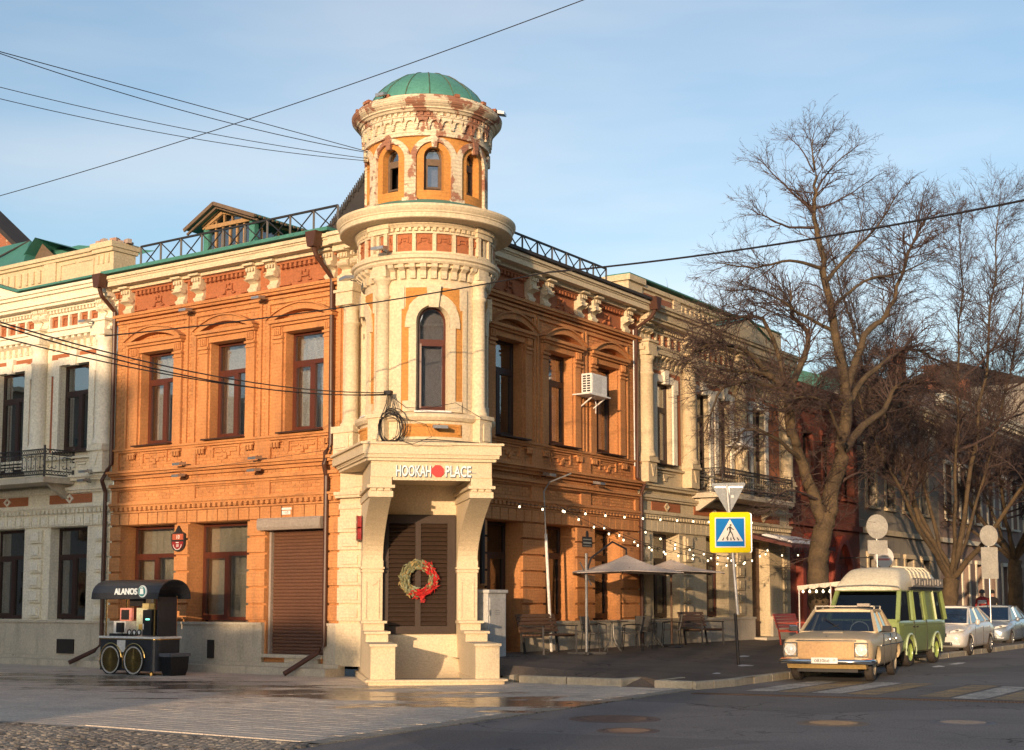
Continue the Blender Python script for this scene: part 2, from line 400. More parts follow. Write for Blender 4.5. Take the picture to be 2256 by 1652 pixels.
def dentils(mb, P, a0, a1, step, w, d0, d1, z0, z1, skip=()):
    n = max(1, int((a1 - a0) / step)); st = (a1 - a0) / n
    for i in range(n):
        x = a0 + st * (i + .5)
        if any(p < x < q for p, q in skip): continue
        mb.box(P, x - w / 2, x + w / 2, d0, d1, z0, z1)
def orange_facade(P, bld, u, s0, s1, cs, grounds, corb, pipe_side, kind):
    P0 = P; P = lambda a, d, z: P0(a, d * 1.4 if 0 < d < .2 else d, z)
    U = .59; holes = [(c - U, c + U, 5.42, 7.72, .24) for c in cs] + [(a, b, z, 3.46, .42) for a, b, z in grounds]
    w = MB(); room = MB(); wall(P, s0, s1, .0, 9.42, holes, w, room); build('wall', w, ORANGE, bld); build('interior', room, ROOM, bld)
    near = (lambda a, z: a < 4.6 and 5.0 < z < 8.4) if kind == 'L' else (lambda a, z: a < 0)
    brick_field(P, bld, u, s0, s1, 1.14, 8.74, holes, OBRICK, 290 if kind == 'L' else 0, near)
    # upper storey bays
    for i, c in enumerate(cs):
        pm = MB()
        for sg in (-1, 1):
            a, b = sorted((c + sg * .64, c + sg * .92)); pm.box(P, a, b, 0, .055, 5.36, 7.86); pm.box(P, a - .02, b + .02, .0, .09, 7.57, 7.62); pm.box(P, a - .01, b + .01, 0, .075, 7.47, 7.52); pm.box(P, a + .03, b - .03, .05, .085, 7.66, 7.84)
            for q in (-1, 0, 1): pm.box(P, (a + b) / 2 + q * .06 - .015, (a + b) / 2 + q * .06 + .015, .08, .1, 7.68, 7.82)
        build('pilaster', pm, ORANGE, bld)
        pd = MB(); pd.box(P, c - .96, c + .96, 0, .10, 7.86, 7.92); pd.box(P, c - .99, c + .99, 0, .15, 7.92, 7.99); pd.box(P, c - .62, c + .62, 0, .05, 7.72, 7.86)
        pd.strip(P, seg_pts(c, .80, 7.99, .17), seg_pts(c, 1.0, 8.0, .30), 0, .15)
        pd.strip(P, seg_pts(c, 1.0, 8.0, .30), seg_pts(c, 1.02, 8.0, .335), 0, .19)
        build('pediment', pd, ORANGE, bld)
        fr = MB(); fr.box(P, c - 1.12, c + 1.12, 0, .045, 8.40, 8.46)
        for sg in (-1, 1): fr.box(P, *sorted((c + sg * 1.06, c + sg * 1.12)), 0, .045, 5.36, 8.40)
        build('panel_frame', fr, ORANGE, bld)
        build('window_sill', MB().box(P, c - .66, c + .66, 0, .17, 5.375, 5.405), DFRAME, bld)
        window(P, bld, c, U, 5.42, 7.72, .24, FRAME if kind == 'L' else DFRAME, zt=7.02, mull=-.05 if kind == 'L' else -.1, curt=[1, 1, 1][i] if kind == 'L' else [0, 1.55, 1.6][i], blinds=(kind == 'L' and i == 1))
        ap = MB(); ap.box(P, c - .45, c + .45, 0, .04, 5.20, 5.235); 
        for sg in (-1, 1):
            ap.box(P, *sorted((c + sg * .41, c + sg * .45)), 0, .04, 4.98, 5.2); ap.box(P, *sorted((c + sg * .12, c + sg * .36)), 0, .035, 5.09, 5.13); ap.box(P, *sorted((c + sg * .06, c + sg * .15)), 0, .035, 5.0, 5.1)
            for q in range(3): ap.box(P, c + sg * .8 + (q - 1) * .09 - .025, c + sg * .8 + (q - 1) * .09 + .025, .05, .09, 5.08, 5.19)
            ap.box(P, c + sg * .8 - .15, c + sg * .8 + .15, 0, .08, 5.19, 5.235)
        ap.box(P, c - .05, c + .05, 0, .05, 4.94, 5.06)
        build('apron_ornament', ap, ORANGE, bld)
        # frieze cross and corner pieces
        cr = MB()
        for x, y, ww, hh in ((0, 9.08, .05, .05), (-.10, 9.02, .04, .12), (.10, 9.02, .04, .12), (-.05, 8.96, .12, .035), (.05, 8.96, .12, .035), (-.16, 8.86, .1, .035), (.16, 8.86, .1, .035), (-.12, 8.89, .035, .07), (.12, 8.89, .035, .07)): cr.box(P, c + x - ww / 2, c + x + ww / 2, 0, .05, y - hh / 2, y + hh / 2)
        for sg in (-1, 1): cr.box(P, *sorted((c + sg * .42, c + sg * .85)), 0, .05, 8.80, 8.83); cr.box(P, *sorted((c + sg * .82, c + sg * .85)), 0, .05, 8.83, 8.95)
        build('frieze_cross', cr, TERRA, bld)
    # entablature
    b = MB(); b.box(P, s0, s1, 0, .05, 8.52, 8.57); b.box(P, s0, s1, 0, .09, 8.61, 8.67); b.box(P, s0, s1, 0, .13, 8.67, 8.735); build('string_course', b, ORANGE, bld)
    f = MB(); f.box(P, s0, s1, -.01, .012, 8.735, 9.34); f.box(P, s0, s1, 0, .10, 9.28, 9.33)
    dentils(f, P, s0, s1, .145, .075, 0, .09, 9.19, 9.28, skip=[(x - .18, x + .18) for x in corb]); build('frieze', f, TERRA, bld)
    for x in corb: corbel(P, bld, x)
    k = MB(); k.box(P, s0, s1, 0, .16, 9.34, 9.39); k.box(P, s0, s1, -.2, .44, 9.43, 9.56); k.box(P, s0, s1, -.2, .47, 9.56, 9.60); k.box(P, s0, s1, -.2, .52, 9.60, 9.68); k.box(P, s0, s1, -.2, .22, 9.39, 9.43)
    build('cornice', k, CREAM, bld)
    if kind == 'L': build('roof_edge', MB().box(P, s0 - .02, s1, -.3, .60, 9.72, 9.80), GREEN, bld)
    else: build('roof_edge', MB().box(P, s0, s1 + .05, -.3, .60, 9.69, 9.76), CORR, bld)
    # middle belt
    b = MB()
    for z0, z1, d in ((5.26, 5.31, .06), (5.31, 5.36, .09), (4.74, 4.80, .19), (4.68, 4.74, .14), (4.60, 4.68, .07), (4.40, 4.47, .12), (4.34, 4.40, .07)): b.box(P, s0, s1, 0, d, z0, z1)
    b.box(P, s0, s1, 0, .12, 3.95, 4.0); b.box(P, s0, s1, 0, .09, 3.90, 3.95)
    b.box(P, s0, s1, 0, .05, 3.76, 3.80)
    dentils(b, P, s0, s1, .17, .10, 0, .085, 3.82, 3.90); build('belt_course', b, ORANGE, bld)
    mid = [(cs[i] + cs[i + 1]) / 2 for i in range(len(cs) - 1)]
    fp = MB(); edges = [s0] + mid + [s1]
    for i, e in enumerate(edges):
        a, b2 = (e, e + .22) if i == 0 else (e - .22, e) if i == len(edges) - 1 else (e - .24, e + .24)
        fp.box(P, a, b2, 0, .045, 4.0, 4.34); fp.box(P, a, b2, 0, .05, 4.80, 5.26)
    fp.box(P, s0, s1, 0, .03, 4.0, 4.04); fp.box(P, s0, s1, 0, .03, 4.30, 4.34); build('pier_panel', fp, ORANGE, bld)
    # voussoirs and rusticated piers, block by block
    n = int((s1 - s0) / .33); st = (s1 - s0) / n
    for i in range(n):
        x = s0 + st * (i + .5)
        build('voussoir', MB().plate(P, [(x - st / 2 + .012, 3.475), (x + st / 2 - .012, 3.475), (x + st / 2 - .02, 3.745), (x - st / 2 + .02, 3.745)], 0, .055), ORANGE, bld)
    piers = []; last = s0
    for a, b2, z in sorted(grounds): piers.append((last, a)); last = b2
    piers.append((last, s1))
    for a, b2 in piers:
        if b2 - a < .1: continue
        for k2 in range(6):
            z = 1.19 + k2 * .382
            if a == s0 and kind == 'L': aa, bb = a + .02, b2
            else: aa, bb = a, b2
            build('quoin', MB().box(P, aa, bb, 0, .055, z, z + .33), ORANGE, bld)
            build('quoin_joint', MB().box(P, aa, bb, 0, .02, z + .33, z + .382), ORANGE, bld) if False else None
def cream_facade(P, bld, u, s0, s1, cols, wins, grounds, doors=(), zt=9.75, wall_m=None, pan_m=None, seg=None):
    wm = wall_m or WHITE
    holes = [(c - h, c + h, z, 7.70, .17) for c, h, z in wins] + [(a, b, z, 3.5, .30 if wm is WHITE else .42) for a, b, z in grounds]
    w = MB(); room = MB(); wall(P, s0, s1, 0, 9.5, holes, w, room); build('wall', w, wm, bld); build('interior', room, ROOM, bld)
    bays = list(zip(cols[:-1], cols[1:]))
    for a, b in bays:
        a2, b2 = a + .28, b - .28
        hs = [h for h in holes if h[2] > 4 and a < (h[0] + h[1]) / 2 < b]
        tp = MB(); wall(lambda x, d, z: P(x, d + .012, z), a2 + .08, b2 - .08, 5.45, 8.02, [(h[0], h[1], h[2], h[3], -.1) for h in hs], tp, MB())
        build('recessed_panel', tp, TERRA, bld)
    for c, h, z in wins:
        sr = MB()
        for sg in (-1, 1):
            sr.box(P, *sorted((c + sg * h, c + sg * (h + .22))), 0, .07, z - .02, 7.70); sr.box(P, *sorted((c + sg * (h + .05), c + sg * (h + .30))), 0, .075, 7.45, 7.86)
        sr.box(P, c - h - .05, c + h + .05, 0, .07, 7.70, 7.90)
        build('window_surround', sr, WHITE2, bld)
        build('keystone', MB().plate(P, [(c - .10, 7.66), (c + .10, 7.66), (c + .15, 8.05), (c - .15, 8.05)], 0, .12), WHITE2, bld)
        build('window_sill', MB().box(P, c - h - .08, c + h + .08, 0, .16, z - .045, z - .015), DFRAME, bld)
        window(P, bld, c, h, z, 7.70, .15, DFRAME, zt=6.98, mull=-.06, curt=0, pane=PANEB if wm is WHITE else None)
        ap = MB(); ap.box(P, c - .6, c + .6, 0, .04, 5.16, 5.20); ap.box(P, c - .12, c + .12, 0, .05, 5.02, 5.12); ap.box(P, c - .06, c + .06, 0, .05, 4.94, 5.02)
        for sg in (-1, 1): ap.box(P, *sorted((c + sg * .2, c + sg * .5)), 0, .035, 5.08, 5.12)
        build('apron_ornament', ap, wm, bld)
    for x in cols:
        mb = MB(); cc = P(x, .12, 0); prof = [(.21, 5.78), (.21, 5.60)]
        mb.lathe(cc, [(.25, 5.52), (.25, 5.58), (.22, 5.64), (.205, 5.7), (.20, 7.75), (.225, 7.77), (.225, 7.82), (.195, 7.84), (.19, 8.15), (.24, 8.2), (.24, 8.28)], 18)
        build('column', mb, WHITE2 if wm is WHITE else wm, bld, smooth=True)
        pb = MB(); pb.box(P, x - .27, x + .27, 0, .36, 8.28, 8.42); pb.box(P, x - .24, x + .24, 0, .33, 8.42, 8.64); pb.box(P, x - .29, x + .29, 0, .38, 8.64, 8.70)
        build('column_capital', pb, wm, bld); pb = MB()
        pb.box(P, x - .25, x + .25, 0, .30, 4.82, 5.36); pb.box(P, x - .29, x + .29, 0, .36, 5.36, 5.42); pb.box(P, x - .26, x + .26, 0, .33, 5.42, 5.52); pb.plate(P, [(x - .12, 5.3), (x + .12, 5.3), (x, 4.98)], .3, .33)
        build('column_pedestal', pb, wm, bld)
        for sg in (-1, 1): corbel(P, bld, x + sg * .15, .23, 8.70, 9.30, wm, 1.05)
        for k2 in range(6):                # rusticated pier below
            z = 1.19 + k2 * .385
            q = MB(); q.box(P, x - .24, x + .24, 0, .07, z, z + .33); build('quoin', q, wm, bld)
            build('quoin_panel', MB().box(P, x - .15, x + .15, .07, .11, z + .06, z + .27), WHITE2 if wm is WHITE else wm, bld)
    f = MB(); f2 = MB(); kk = MB(); br = MB()
    for a, b in bays:
        a2, b2 = a + .30, b - .30
        n = max(3, int((b2 - a2) / .37)); st = (b2 - a2) / n
        f2.box(P, a2, b2, 0, .02, 8.70, 9.02)
        for i in range(n + 1): f.box(P, a2 + st * i - .035, a2 + st * i + .035, 0, .09, 8.70, 9.02)
        for i in range(n):
            x = a2 + st * (i + .5); f2.box(P, x - .09, x + .09, .02, .05, 8.93, 8.97)
            for sg in (-1, 1): f2.box(P, *sorted((x + sg * .07, x + sg * .09)), .02, .05, 8.78, 8.93)
        dentils(f, P, a2, b2, .13, .065, 0, .12, 9.10, 9.18)
        n = max(4, int((b2 - a2) / .24)); st = (b2 - a2) / n
        for i in range(n):
            x = a2 + st * (i + .5)
            br.prism(P, [(0, 8.12), (.05, 8.12), (.09, 8.2), (.10, 8.3), (.2, 8.36), (.2, 8.42), (0, 8.42)], x - .055, x + .055)
    tag(build('bracket_row', br, wm, bld), kind='stuff')
    for z0, z1, d in ((9.02, 9.08, .07), (9.18, 9.24, .14), (8.42, 8.50, .24), (8.50, 8.58, .17), (8.62, 8.70, .12)): f.box(P, s0, s1, 0, d, z0, z1)
    build('frieze', f, wm, bld); build('frieze_panel', f2, TERRA, bld)
    for z0, z1, d in ((9.24, 9.32, .34), (9.32, 9.52, .40), (9.52, 9.60, .48), (9.60, 9.68, .54)): kk.box(P, s0, s1, -.3, d, z0, z1)
    build('cornice', kk, wm, bld)
    b = MB()
    for z0, z1, d in ((4.74, 4.80, .2), (4.66, 4.74, .14), (4.42, 4.50, .13), (4.36, 4.42, .08), (3.98, 4.06, .13), (3.94, 3.98, .08), (5.24, 5.30, .09)): b.box(P, s0, s1, 0, d, z0, z1)
    dentils(b, P, s0, s1, .17, .10, 0, .09, 3.85, 3.94); build('belt_course', b, wm, bld)
    for a, b3 in bays:
        x = (a + b3) / 2; build('frieze_panel', MB().box(P, a + .45, b3 - .45, 0, .02, 4.10, 4.33), TERRA, bld)
        build('diamond_ornament', MB().strip(P, [(x - .08, 4.215), (x, 4.28), (x + .08, 4.215), (x, 4.15), (x - .08, 4.215)], [(x - .15, 4.215), (x, 4.33), (x + .15, 4.215), (x, 4.10), (x - .15, 4.215)], .0, .06), WHITE2 if wm is WHITE else wm, bld)
    n = int((s1 - s0) / .34); st = (s1 - s0) / n
    for i in range(n):
        x = s0 + st * (i + .5)
        build('voussoir', MB().plate(P, [(x - st / 2 + .012, 3.52), (x + st / 2 - .012, 3.52), (x + st / 2 - .02, 3.80), (x - st / 2 + .02, 3.80)], 0, .06), wm, bld)
        if wm is WHITE: build('voussoir_panel', MB().box(P, x - .09, x + .09, .06, .09, 3.57, 3.75), WHITE2, bld)
def plinth(P, bld, s0, s1, gaps, zb=.0, zt=1.13, d=.09):
    mb = MB(); x = s0
    for a, b in sorted(gaps) + [(s1, s1)]:
        if a - x > .02:
            mb.box(P, x, a, 0, d, zb, zt - .06); mb.box(P, x, a, 0, d + .035, zt - .06, zt)
        x = b
    return build('plinth', mb, PLINTH, bld)
def downpipe(P, bld, a, pts, hopper=True, r=.055, m=None):
    mb = MB(); mb.tube([P(a + x, d, z) for x, d, z in pts], r, 10)
    if hopper:
        x, d, z = pts[0]; mb.plate(P, [(a + x - .09, z), (a + x + .09, z), (a + x + .16, z + .34), (a + x - .16, z + .34)], d - .12, d + .12)
    return build('downpipe', mb, m or BROWN, bld, smooth=False)
def railing(P, bld, a0, a1, n, z0=9.86, z1=10.48, d=-.1, brk=()):
    st = (a1 - a0) / n
    mb = MB(); mb.bar(P(a0, d, z1), P(a1, d, z1), .045); mb.bar(P(a0, d, z1 - .02), P(a0 - .22 * (1 if a1 > a0 else -1), d, z0), .035) if False else None
    o = build('railing', mb, IRON, bld)
    for i in range(n + 1): build('post', MB().bar(P(a0 + st * i, d, z0), P(a0 + st * i, d, z1), .045), IRON, o)
    for i in range(n): build('cross_brace', MB().bar(P(a0 + st * i, d, z0 + .02), P(a0 + st * (i + 1), d, z1), .022).bar(P(a0 + st * i, d + .02, z1), P(a0 + st * (i + 1), d + .02, z0 + .02), .022), IRON, o)
    return o
# ---- corner building ----
CB = thing('corner_building', 'ochre brick corner house of two storeys with a round cream turret and green dome', 'building', CW)
gL = [(2.50, 4.28, .42), (4.84, 6.82, 1.13), (7.28, 9.24, 1.13)]
orange_facade(FL, CB, uL, 2.05, 9.62, [3.20, 5.64, 8.10], gL, [2.36, 4.12, 4.76, 6.58, 7.22, 9.12], 1, 'L')
gR = [(2.62, 4.12, .45), (5.12, 6.62, 1.13), (7.50, 8.98, 1.13)]
orange_facade(FR, CB, uR, 1.45, 9.95, [3.60, 5.93, 8.27], gR, [2.6, 4.42, 5.12, 6.75, 7.45, 9.2], 1, 'R')
plinth(FL, CB, 2.05, 9.62, [(2.45, 4.32)]); plinth(FR, CB, 1.8, 9.95, [(2.62, 4.12)], zb=-.1)
led = MB().box(FL, 1.9, 30, 0, .62, -.02, .17); led.box(FL, 1.9, 30, .0, .22, .17, .25); build('foundation_ledge', led, PLINTH, CB)
build('door_step', MB().box(FL, 2.46, 4.34, -.3, .16, .36, .43).box(FL, 2.6, 3.6, 0, .1, .2, .36), PLINTH, CB)
# ground floor windows and doors
for i, (c, hw) in enumerate(((5.93, .86), (8.38, .84))):
    window(FL, CB, c, hw, 1.16, 3.44, .40, FRAME, zt=2.72, mull=.02, curt=1, cm=CURT2)
for c, hw, cv in ((5.87, .72, 1.5), (8.24, .71, 1.62)):
    window(FR, CB, c, hw, 1.16, 3.44, .40, DFRAME, zt=2.75, mull=-.05, curt=cv, cm=mat('dark_curtain', (.16, .10, .06), rough=.9), pane=PANED)
window(FR, CB, 3.37, .72, .45, 3.44, .40, DFRAME, zt=2.70, mull=-.02, pane=PANED)
# roller shutter: every lath a piece
sh = build('roller_shutter', MB().box(FL, 2.55, 4.2, -.16, -.145, .43, 3.22), SHUT, CB)
src = None
for i in range(37):
    z = .44 + i * .075
    if src is None: src = build('slat', MB().prism(lambda a, d, z: FL(a, d, z) - FL(0, 0, 0), [(0, 0), (.018, .012), (.026, .037), (.018, .062), (0, .074)], 0, 1.63), SHUT, sh, world=False); src.location = FL(2.56, -.145, z) - CW
    else: share('slat', src, sh, FL(2.56, -.145, z) - CW)
build('shutter_box', MB().prism(FL, [(0, 3.20), (.24, 3.20), (.27, 3.26), (.27, 3.42), (.23, 3.47), (0, 3.47)], 2.44, 4.36), SHUTBOX, CB)
build('shutter_rail', MB().box(FL, 2.5, 2.56, -.16, -.05, .43, 3.2), SHUTBOX, CB); build('shutter_rail', MB().box(FL, 4.2, 4.26, -.16, -.05, .43, 3.2), SHUTBOX, CB)
vn = MB().box(FL, 5.83, 6.02, .0, .14, .30, .72); build('vent_opening', vn, ROOM, CB)
# pipes
downpipe(FL, CB, 9.62, [(0, .62, 9.38), (0, .55, 9.2), (0, .12, 8.85), (-.02, .12, 5.0), (.02, .20, 4.85), (.14, .26, 4.6), (.14, .14, 4.3), (.14, .14, .55), (.2, .3, .4), (.45, .85, .12)])
downpipe(FL, CB, 2.28, [(.12, .62, 9.38), (.10, .55, 9.2), (0, .14, 8.75), (0, .12, 5.05), (.04, .24, 4.85), (.08, .24, 4.6), (.10, .14, 4.35), (.10, .14, .65), (.14, .3, .5), (.5, .95, .06)])
downpipe(FR, CB, 9.85, [(.1, .6, 9.45), (.05, .5, 9.25), (-.12, .12, 8.95), (-.12, .12, 4.9), (.05, .24, 4.7), (.05, .14, 4.45), (.05, .14, .5)])
downpipe(FR, CB, 2.36, [(0, .2, 9.0), (0, .13, 8.8), (0, .13, 2.0)], hopper=False, m=IRON)
build('wall_conduit', MB().tube([FR(9.62, .1, 8.9), FR(9.64, .1, 5.2)], .018, 6), WHT, CB)
# roof
rf = MB(); p = [FL(9.62, .3, 9.78), FL(1.3, .3, 9.78), FR(1.3, .3, 9.78), FR(9.95, .3, 9.74)]
c0 = CW + (uL + uR) * 4.5; c1 = Vector((c0.x, c0.y, 11.0))
b1 = FL(9.62, -8, 9.78); b2 = FR(9.95, -8, 9.74)
rf.add(p + [c1, b1, b2], [(0, 1, 4), (1, 2, 4), (2, 3, 4), (5, 0, 4), (3, 6, 4), (6, 5, 4)]); build('roof', rf, GREEN, CB)
railing(FL, CB, 8.95, 2.35, 9); railing(FR, CB, 3.0, 8.5, 8, z0=9.8, z1=10.38)
pg = MB(); pg.prism(FL, [(-.5, 9.8), (-4.2, 9.8), (-2.4, 11.3)], 1.0, 2.0)
build('steep_roof_piece', MB().plate(FL, [(4.5, 9.9), (4.36, 10.7), (3.2, 11.85), (1.9, 12.25), (1.2, 9.9)], -4, -2), CORR, CB)
ic = MB()
for i in range(26):
    q = i / 25; pnt = FL(4.38, -1.97, 10.68).lerp(FL(3.1, -1.97, 11.95), q); ic.bar(pnt + UP * .05, pnt - UP * (.10 + .12 * rnd.random()), .03)
for i in range(9):
    q = i / 8; a_, b_ = FL(4.36, -2, 10.72).lerp(FL(3.1, -2, 11.95), q), FL(4.36, -4, 10.72).lerp(FL(3.1, -4, 11.95), q); ic.bar(a_, b_, .06)
tag(build('roofing_lap', ic, CORR, CB), kind='stuff')
# dormer
DM = build('dormer', MB(), WOODO, CB)
dm = MB()
a0, a1, zb, ze, za = 7.78, 6.16, 9.9, 11.02, 11.50; dd = -1.2; ac = (a0 + a1) / 2 + .2
for q in (a0, a1): build('dormer_post', MB().box(FL, q - .09, q + .09, dd - .12, dd + .02, zb, ze), GREEN, DM)
gb = MB(); gb.bar(FL(a0 + .12, dd + .02, ze + .02), FL(ac, dd + .02, za - .14), .06, .14); gb.bar(FL(a1 - .12, dd + .02, ze + .02), FL(ac, dd + .02, za - .14), .06, .14); gb.box(FL, a1, a0, dd, dd + .05, ze - .06, ze + .04)
gb.box(FL, a1 + .05, a0 - .05, dd - .05, dd, zb, zb + .08)
for q in (.3, .55, .8, 1.05, 1.3): gb.box(FL, a1 + q - .025, a1 + q + .025, dd - .04, dd, zb, ze)
gb.box(FL, a1 + .05, a0 - .05, dd - .04, dd - .005, 10.4, 10.45); gb.box(FL, ac - .02, ac + .02, dd - .03, dd, ze, za - .2); gb.box(FL, ac - .3, ac - .27, dd - .03, dd, ze, ze + .3); gb.box(FL, ac + .27, ac + .3, dd - .03, dd, ze, ze + .3)
for q in range(5): gb.box(FL, a1 - .02, a1 + .03, dd - .3 - q * .6 - .04, dd - .3 - q * .6, zb, ze)
gb.box(FL, a1 - .02, a1 + .03, dd - 3.2, dd, ze - .05, ze); gb.box(FL, a1 - .02, a1 + .03, dd - 3.2, dd, 10.42, 10.46)
build('dormer_framing', gb, WOODO, DM)
build('gable_boarding', MB().strip(FL, [(a1 + .12, ze + .02), (ac, za - .2), (a0 - .12, ze + .02)], [(a1 - .1, ze + .02), (ac, za - .1), (a0 + .1, ze + .02)], dd - .03, dd + .01), WOODO, DM)
build('dormer_pane', MB().box(FL, a1 + .05, a0 - .05, dd - .045, dd - .035, zb, ze).plate(FL, [(a1 + .15, ze), (a0 - .15, ze), (ac, za - .2)], dd - .045, dd - .035).box(FL, a1, a1 + .01, dd - 3.2, dd, zb, ze), PANE, DM)
build('dormer_back', MB().box(FL, a0 - .02, a0 + .02, dd - 3.2, dd - .1, zb, ze).box(FL, a1, a0, dd - 3.22, dd - 3.18, zb, ze), WOODG, DM)
dr = MB(); z9 = ze - .02
for sa, q in ((a0 + .42, 1), (a1 - .42, -1)):
    dr.add([FL(ac, dd + .35, za + .02), FL(sa, dd + .35, z9), FL(sa, dd - 3.3, z9), FL(ac, dd - 3.3, za + .02), FL(ac, dd + .35, za - .03), FL(sa, dd + .35, z9 - .05), FL(sa, dd - 3.3, z9 - .05), FL(ac, dd - 3.3, za - .03)], [(0, 1, 2, 3), (4, 5, 6, 7), (0, 1, 5, 4), (1, 2, 6, 5), (2, 3, 7, 6)])
build('dormer_roof', dr, GREEN, DM)
ed = MB()
for sa in (a0 + .44, a1 - .44): ed.bar(FL(ac, dd + .37, za - .02), FL(sa, dd + .37, z9 - .06), .04, .09); ed.bar(FL(ac, dd + .25, za - .1), FL(sa, dd + .25, z9 - .14), .05, .05)
for i in range(24): ed.bar(FL(a1 - .43, dd + .3 - i * .15, z9 - .05), FL(a1 - .43, dd + .36 - i * .15, z9 - .05), .05, .05)
build('verge_board', ed, WOODG, DM)
# ---- turret (upper part) ----
th0 = math.atan2(NP.y, NP.x)
def ring(name, prof, m, n=72, smooth=False, parent=CB): return build(name, MB().lathe(TC, prof, n), m, parent, smooth=smooth)
def drum(r, z0, z1, holes, mb, room, depth=.2, n=144):
    """holes: (theta, half width, sill, spring) with a round head"""
    def head(t, h):
        x = (t - h[0]) * r
        return h[3] + math.sqrt(max(0, h[1] ** 2 - x * x))
    T = [-math.pi + 2 * math.pi * i / n for i in range(n)]
    for h in holes: T += [h[0] + h[1] * k / r for k in (-1, -.97, -.9, -.8, -.6, -.4, -.2, 0, .2, .4, .6, .8, .9, .97, 1)]
    T = sorted(T); T.append(T[0] + 2 * math.pi)
    def p(t, z, rr=r):
        v = NP * math.cos(t) + EP * math.sin(t); return Vector((TC.x + v.x * rr, TC.y + v.y * rr, z))
    for t0, t1 in zip(T[:-1], T[1:]):
        if t1 - t0 < 1e-6: continue
        tm = (t0 + t1) / 2; hh = [h for h in holes if abs(tm - h[0]) * r < h[1]]
        if not hh: mb.add([p(t0, z0), p(t1, z0), p(t1, z1), p(t0, z1)], [(0, 1, 2, 3)]); continue
        h = hh[0]; a, b = head(t0, h), head(t1, h); q = r - depth
        mb.add([p(t0, z0), p(t1, z0), p(t1, h[2]), p(t0, h[2])], [(0, 1, 2, 3)])
        mb.add([p(t0, a), p(t1, b), p(t1, z1), p(t0, z1)], [(0, 1, 2, 3)])
        mb.add([p(t0, a), p(t1, b), p(t1, b, q), p(t0, a, q)], [(0, 1, 2, 3)]); mb.add([p(t0, h[2]), p(t1, h[2]), p(t1, h[2], q), p(t0, h[2], q)], [(0, 1, 2, 3)])
    for h in holes:
        for sg in (-1, 1):
            t = h[0] + sg * h[1] / r; mb.add([p(t, h[2]), p(t, h[3]), p(t, h[3], r - depth), p(t, h[2], r - depth)], [(0, 1, 2, 3)])
def arch_window(P, hw, z0, zs, d, zt, parent, fm, pane=None, open_low=False, curt=None, w=.05):
    out = [(-hw, z0), (-hw, zs)] + [(-hw * math.cos(math.pi * i / 16), zs + hw * math.sin(math.pi * i / 16)) for i in range(1, 16)] + [(hw, zs), (hw, z0)]
    inn = [(-hw + w, z0)] + [(-hw + w, zs)] + [(-(hw - w) * math.cos(math.pi * i / 16), zs + (hw - w) * math.sin(math.pi * i / 16)) for i in range(1, 16)] + [(hw - w, zs), (hw - w, z0)]
    mb = MB().strip(P, inn, out, d - .06, d); mb.box(P, -hw, hw, d - .06, d, z0, z0 + w + .02); mb.box(P, -hw + w, hw - w, d - .06, d + .01, zt - .045, zt + .045)
    for x0, x1, y0, y1 in ((-hw + w, -hw + w + .04, z0 + .07, zt - .045), (hw - w - .04, hw - w, z0 + .07, zt - .045), (-hw + w + .04, hw - w - .04, z0 + .07, z0 + .11), (-hw + w + .04, hw - w - .04, zt - .09, zt - .045)): mb.box(P, x0, x1, d - .05, d + .006, y0, y1)
    wd = build('window', mb, fm, parent)
    top = [(-hw + w, zt + .045)] + [q for q in inn[1:-1] if q[1] > zt + .045] + [(hw - w, zt + .045)]
    build('pane', MB().plate(P, top, d - .035, d - .03), pane or PANE, wd)
    if not open_low: build('pane', MB().box(P, -hw + w, hw - w, d - .035, d - .03, z0 + .07, zt - .045), pane or PANE, wd)
    if curt: build('curtain', MB().box(P, -hw - .05, hw + .05, d - .2, d - .19, z0 - .05, zs + hw), curt, wd)
    return wd
# base over the portal
g0 = MB().lathe(TC, [(1.44, 4.70), (1.44, 4.80), (1.36, 4.82), (1.36, 5.20), (1.42, 5.22), (1.47, 5.28), (1.47, 5.34), (1.38, 5.37), (1.30, 5.38)], 72); build('turret_base', g0, CREAM, CB)
P0 = CY(1.362)
for th in (0, R(-88), R(88)):
    Pq = CY(1.362, th)
    build('base_panel', MB().box(Pq, -.62, .62, 0, .01, 4.89, 5.15, 10), TOCH, CB)
    build('panel_moulding', MB().strip(Pq, [(-.52, 4.93), (-.52, 5.10), (-.2, 5.10), (.2, 5.10), (.52, 5.10), (.52, 4.93)], [(-.58, 4.93), (-.58, 5.14), (-.2, 5.14), (.2, 5.14), (.58, 5.14), (.58, 4.93)], 0, .04), TOCH, CB)
RB = 1.29; tw_th = [0, R(-88), R(88)]
body = MB(); drum(RB, 5.36, 8.45, [(t, .33, 5.42, 7.24) for t in tw_th], body, None, .22); build('turret_wall', body, CREAM, CB)
build('turret_room', MB().lathe(TC, [(.80, 5.3), (.80, 8.2)], 40), ROOM, CB)
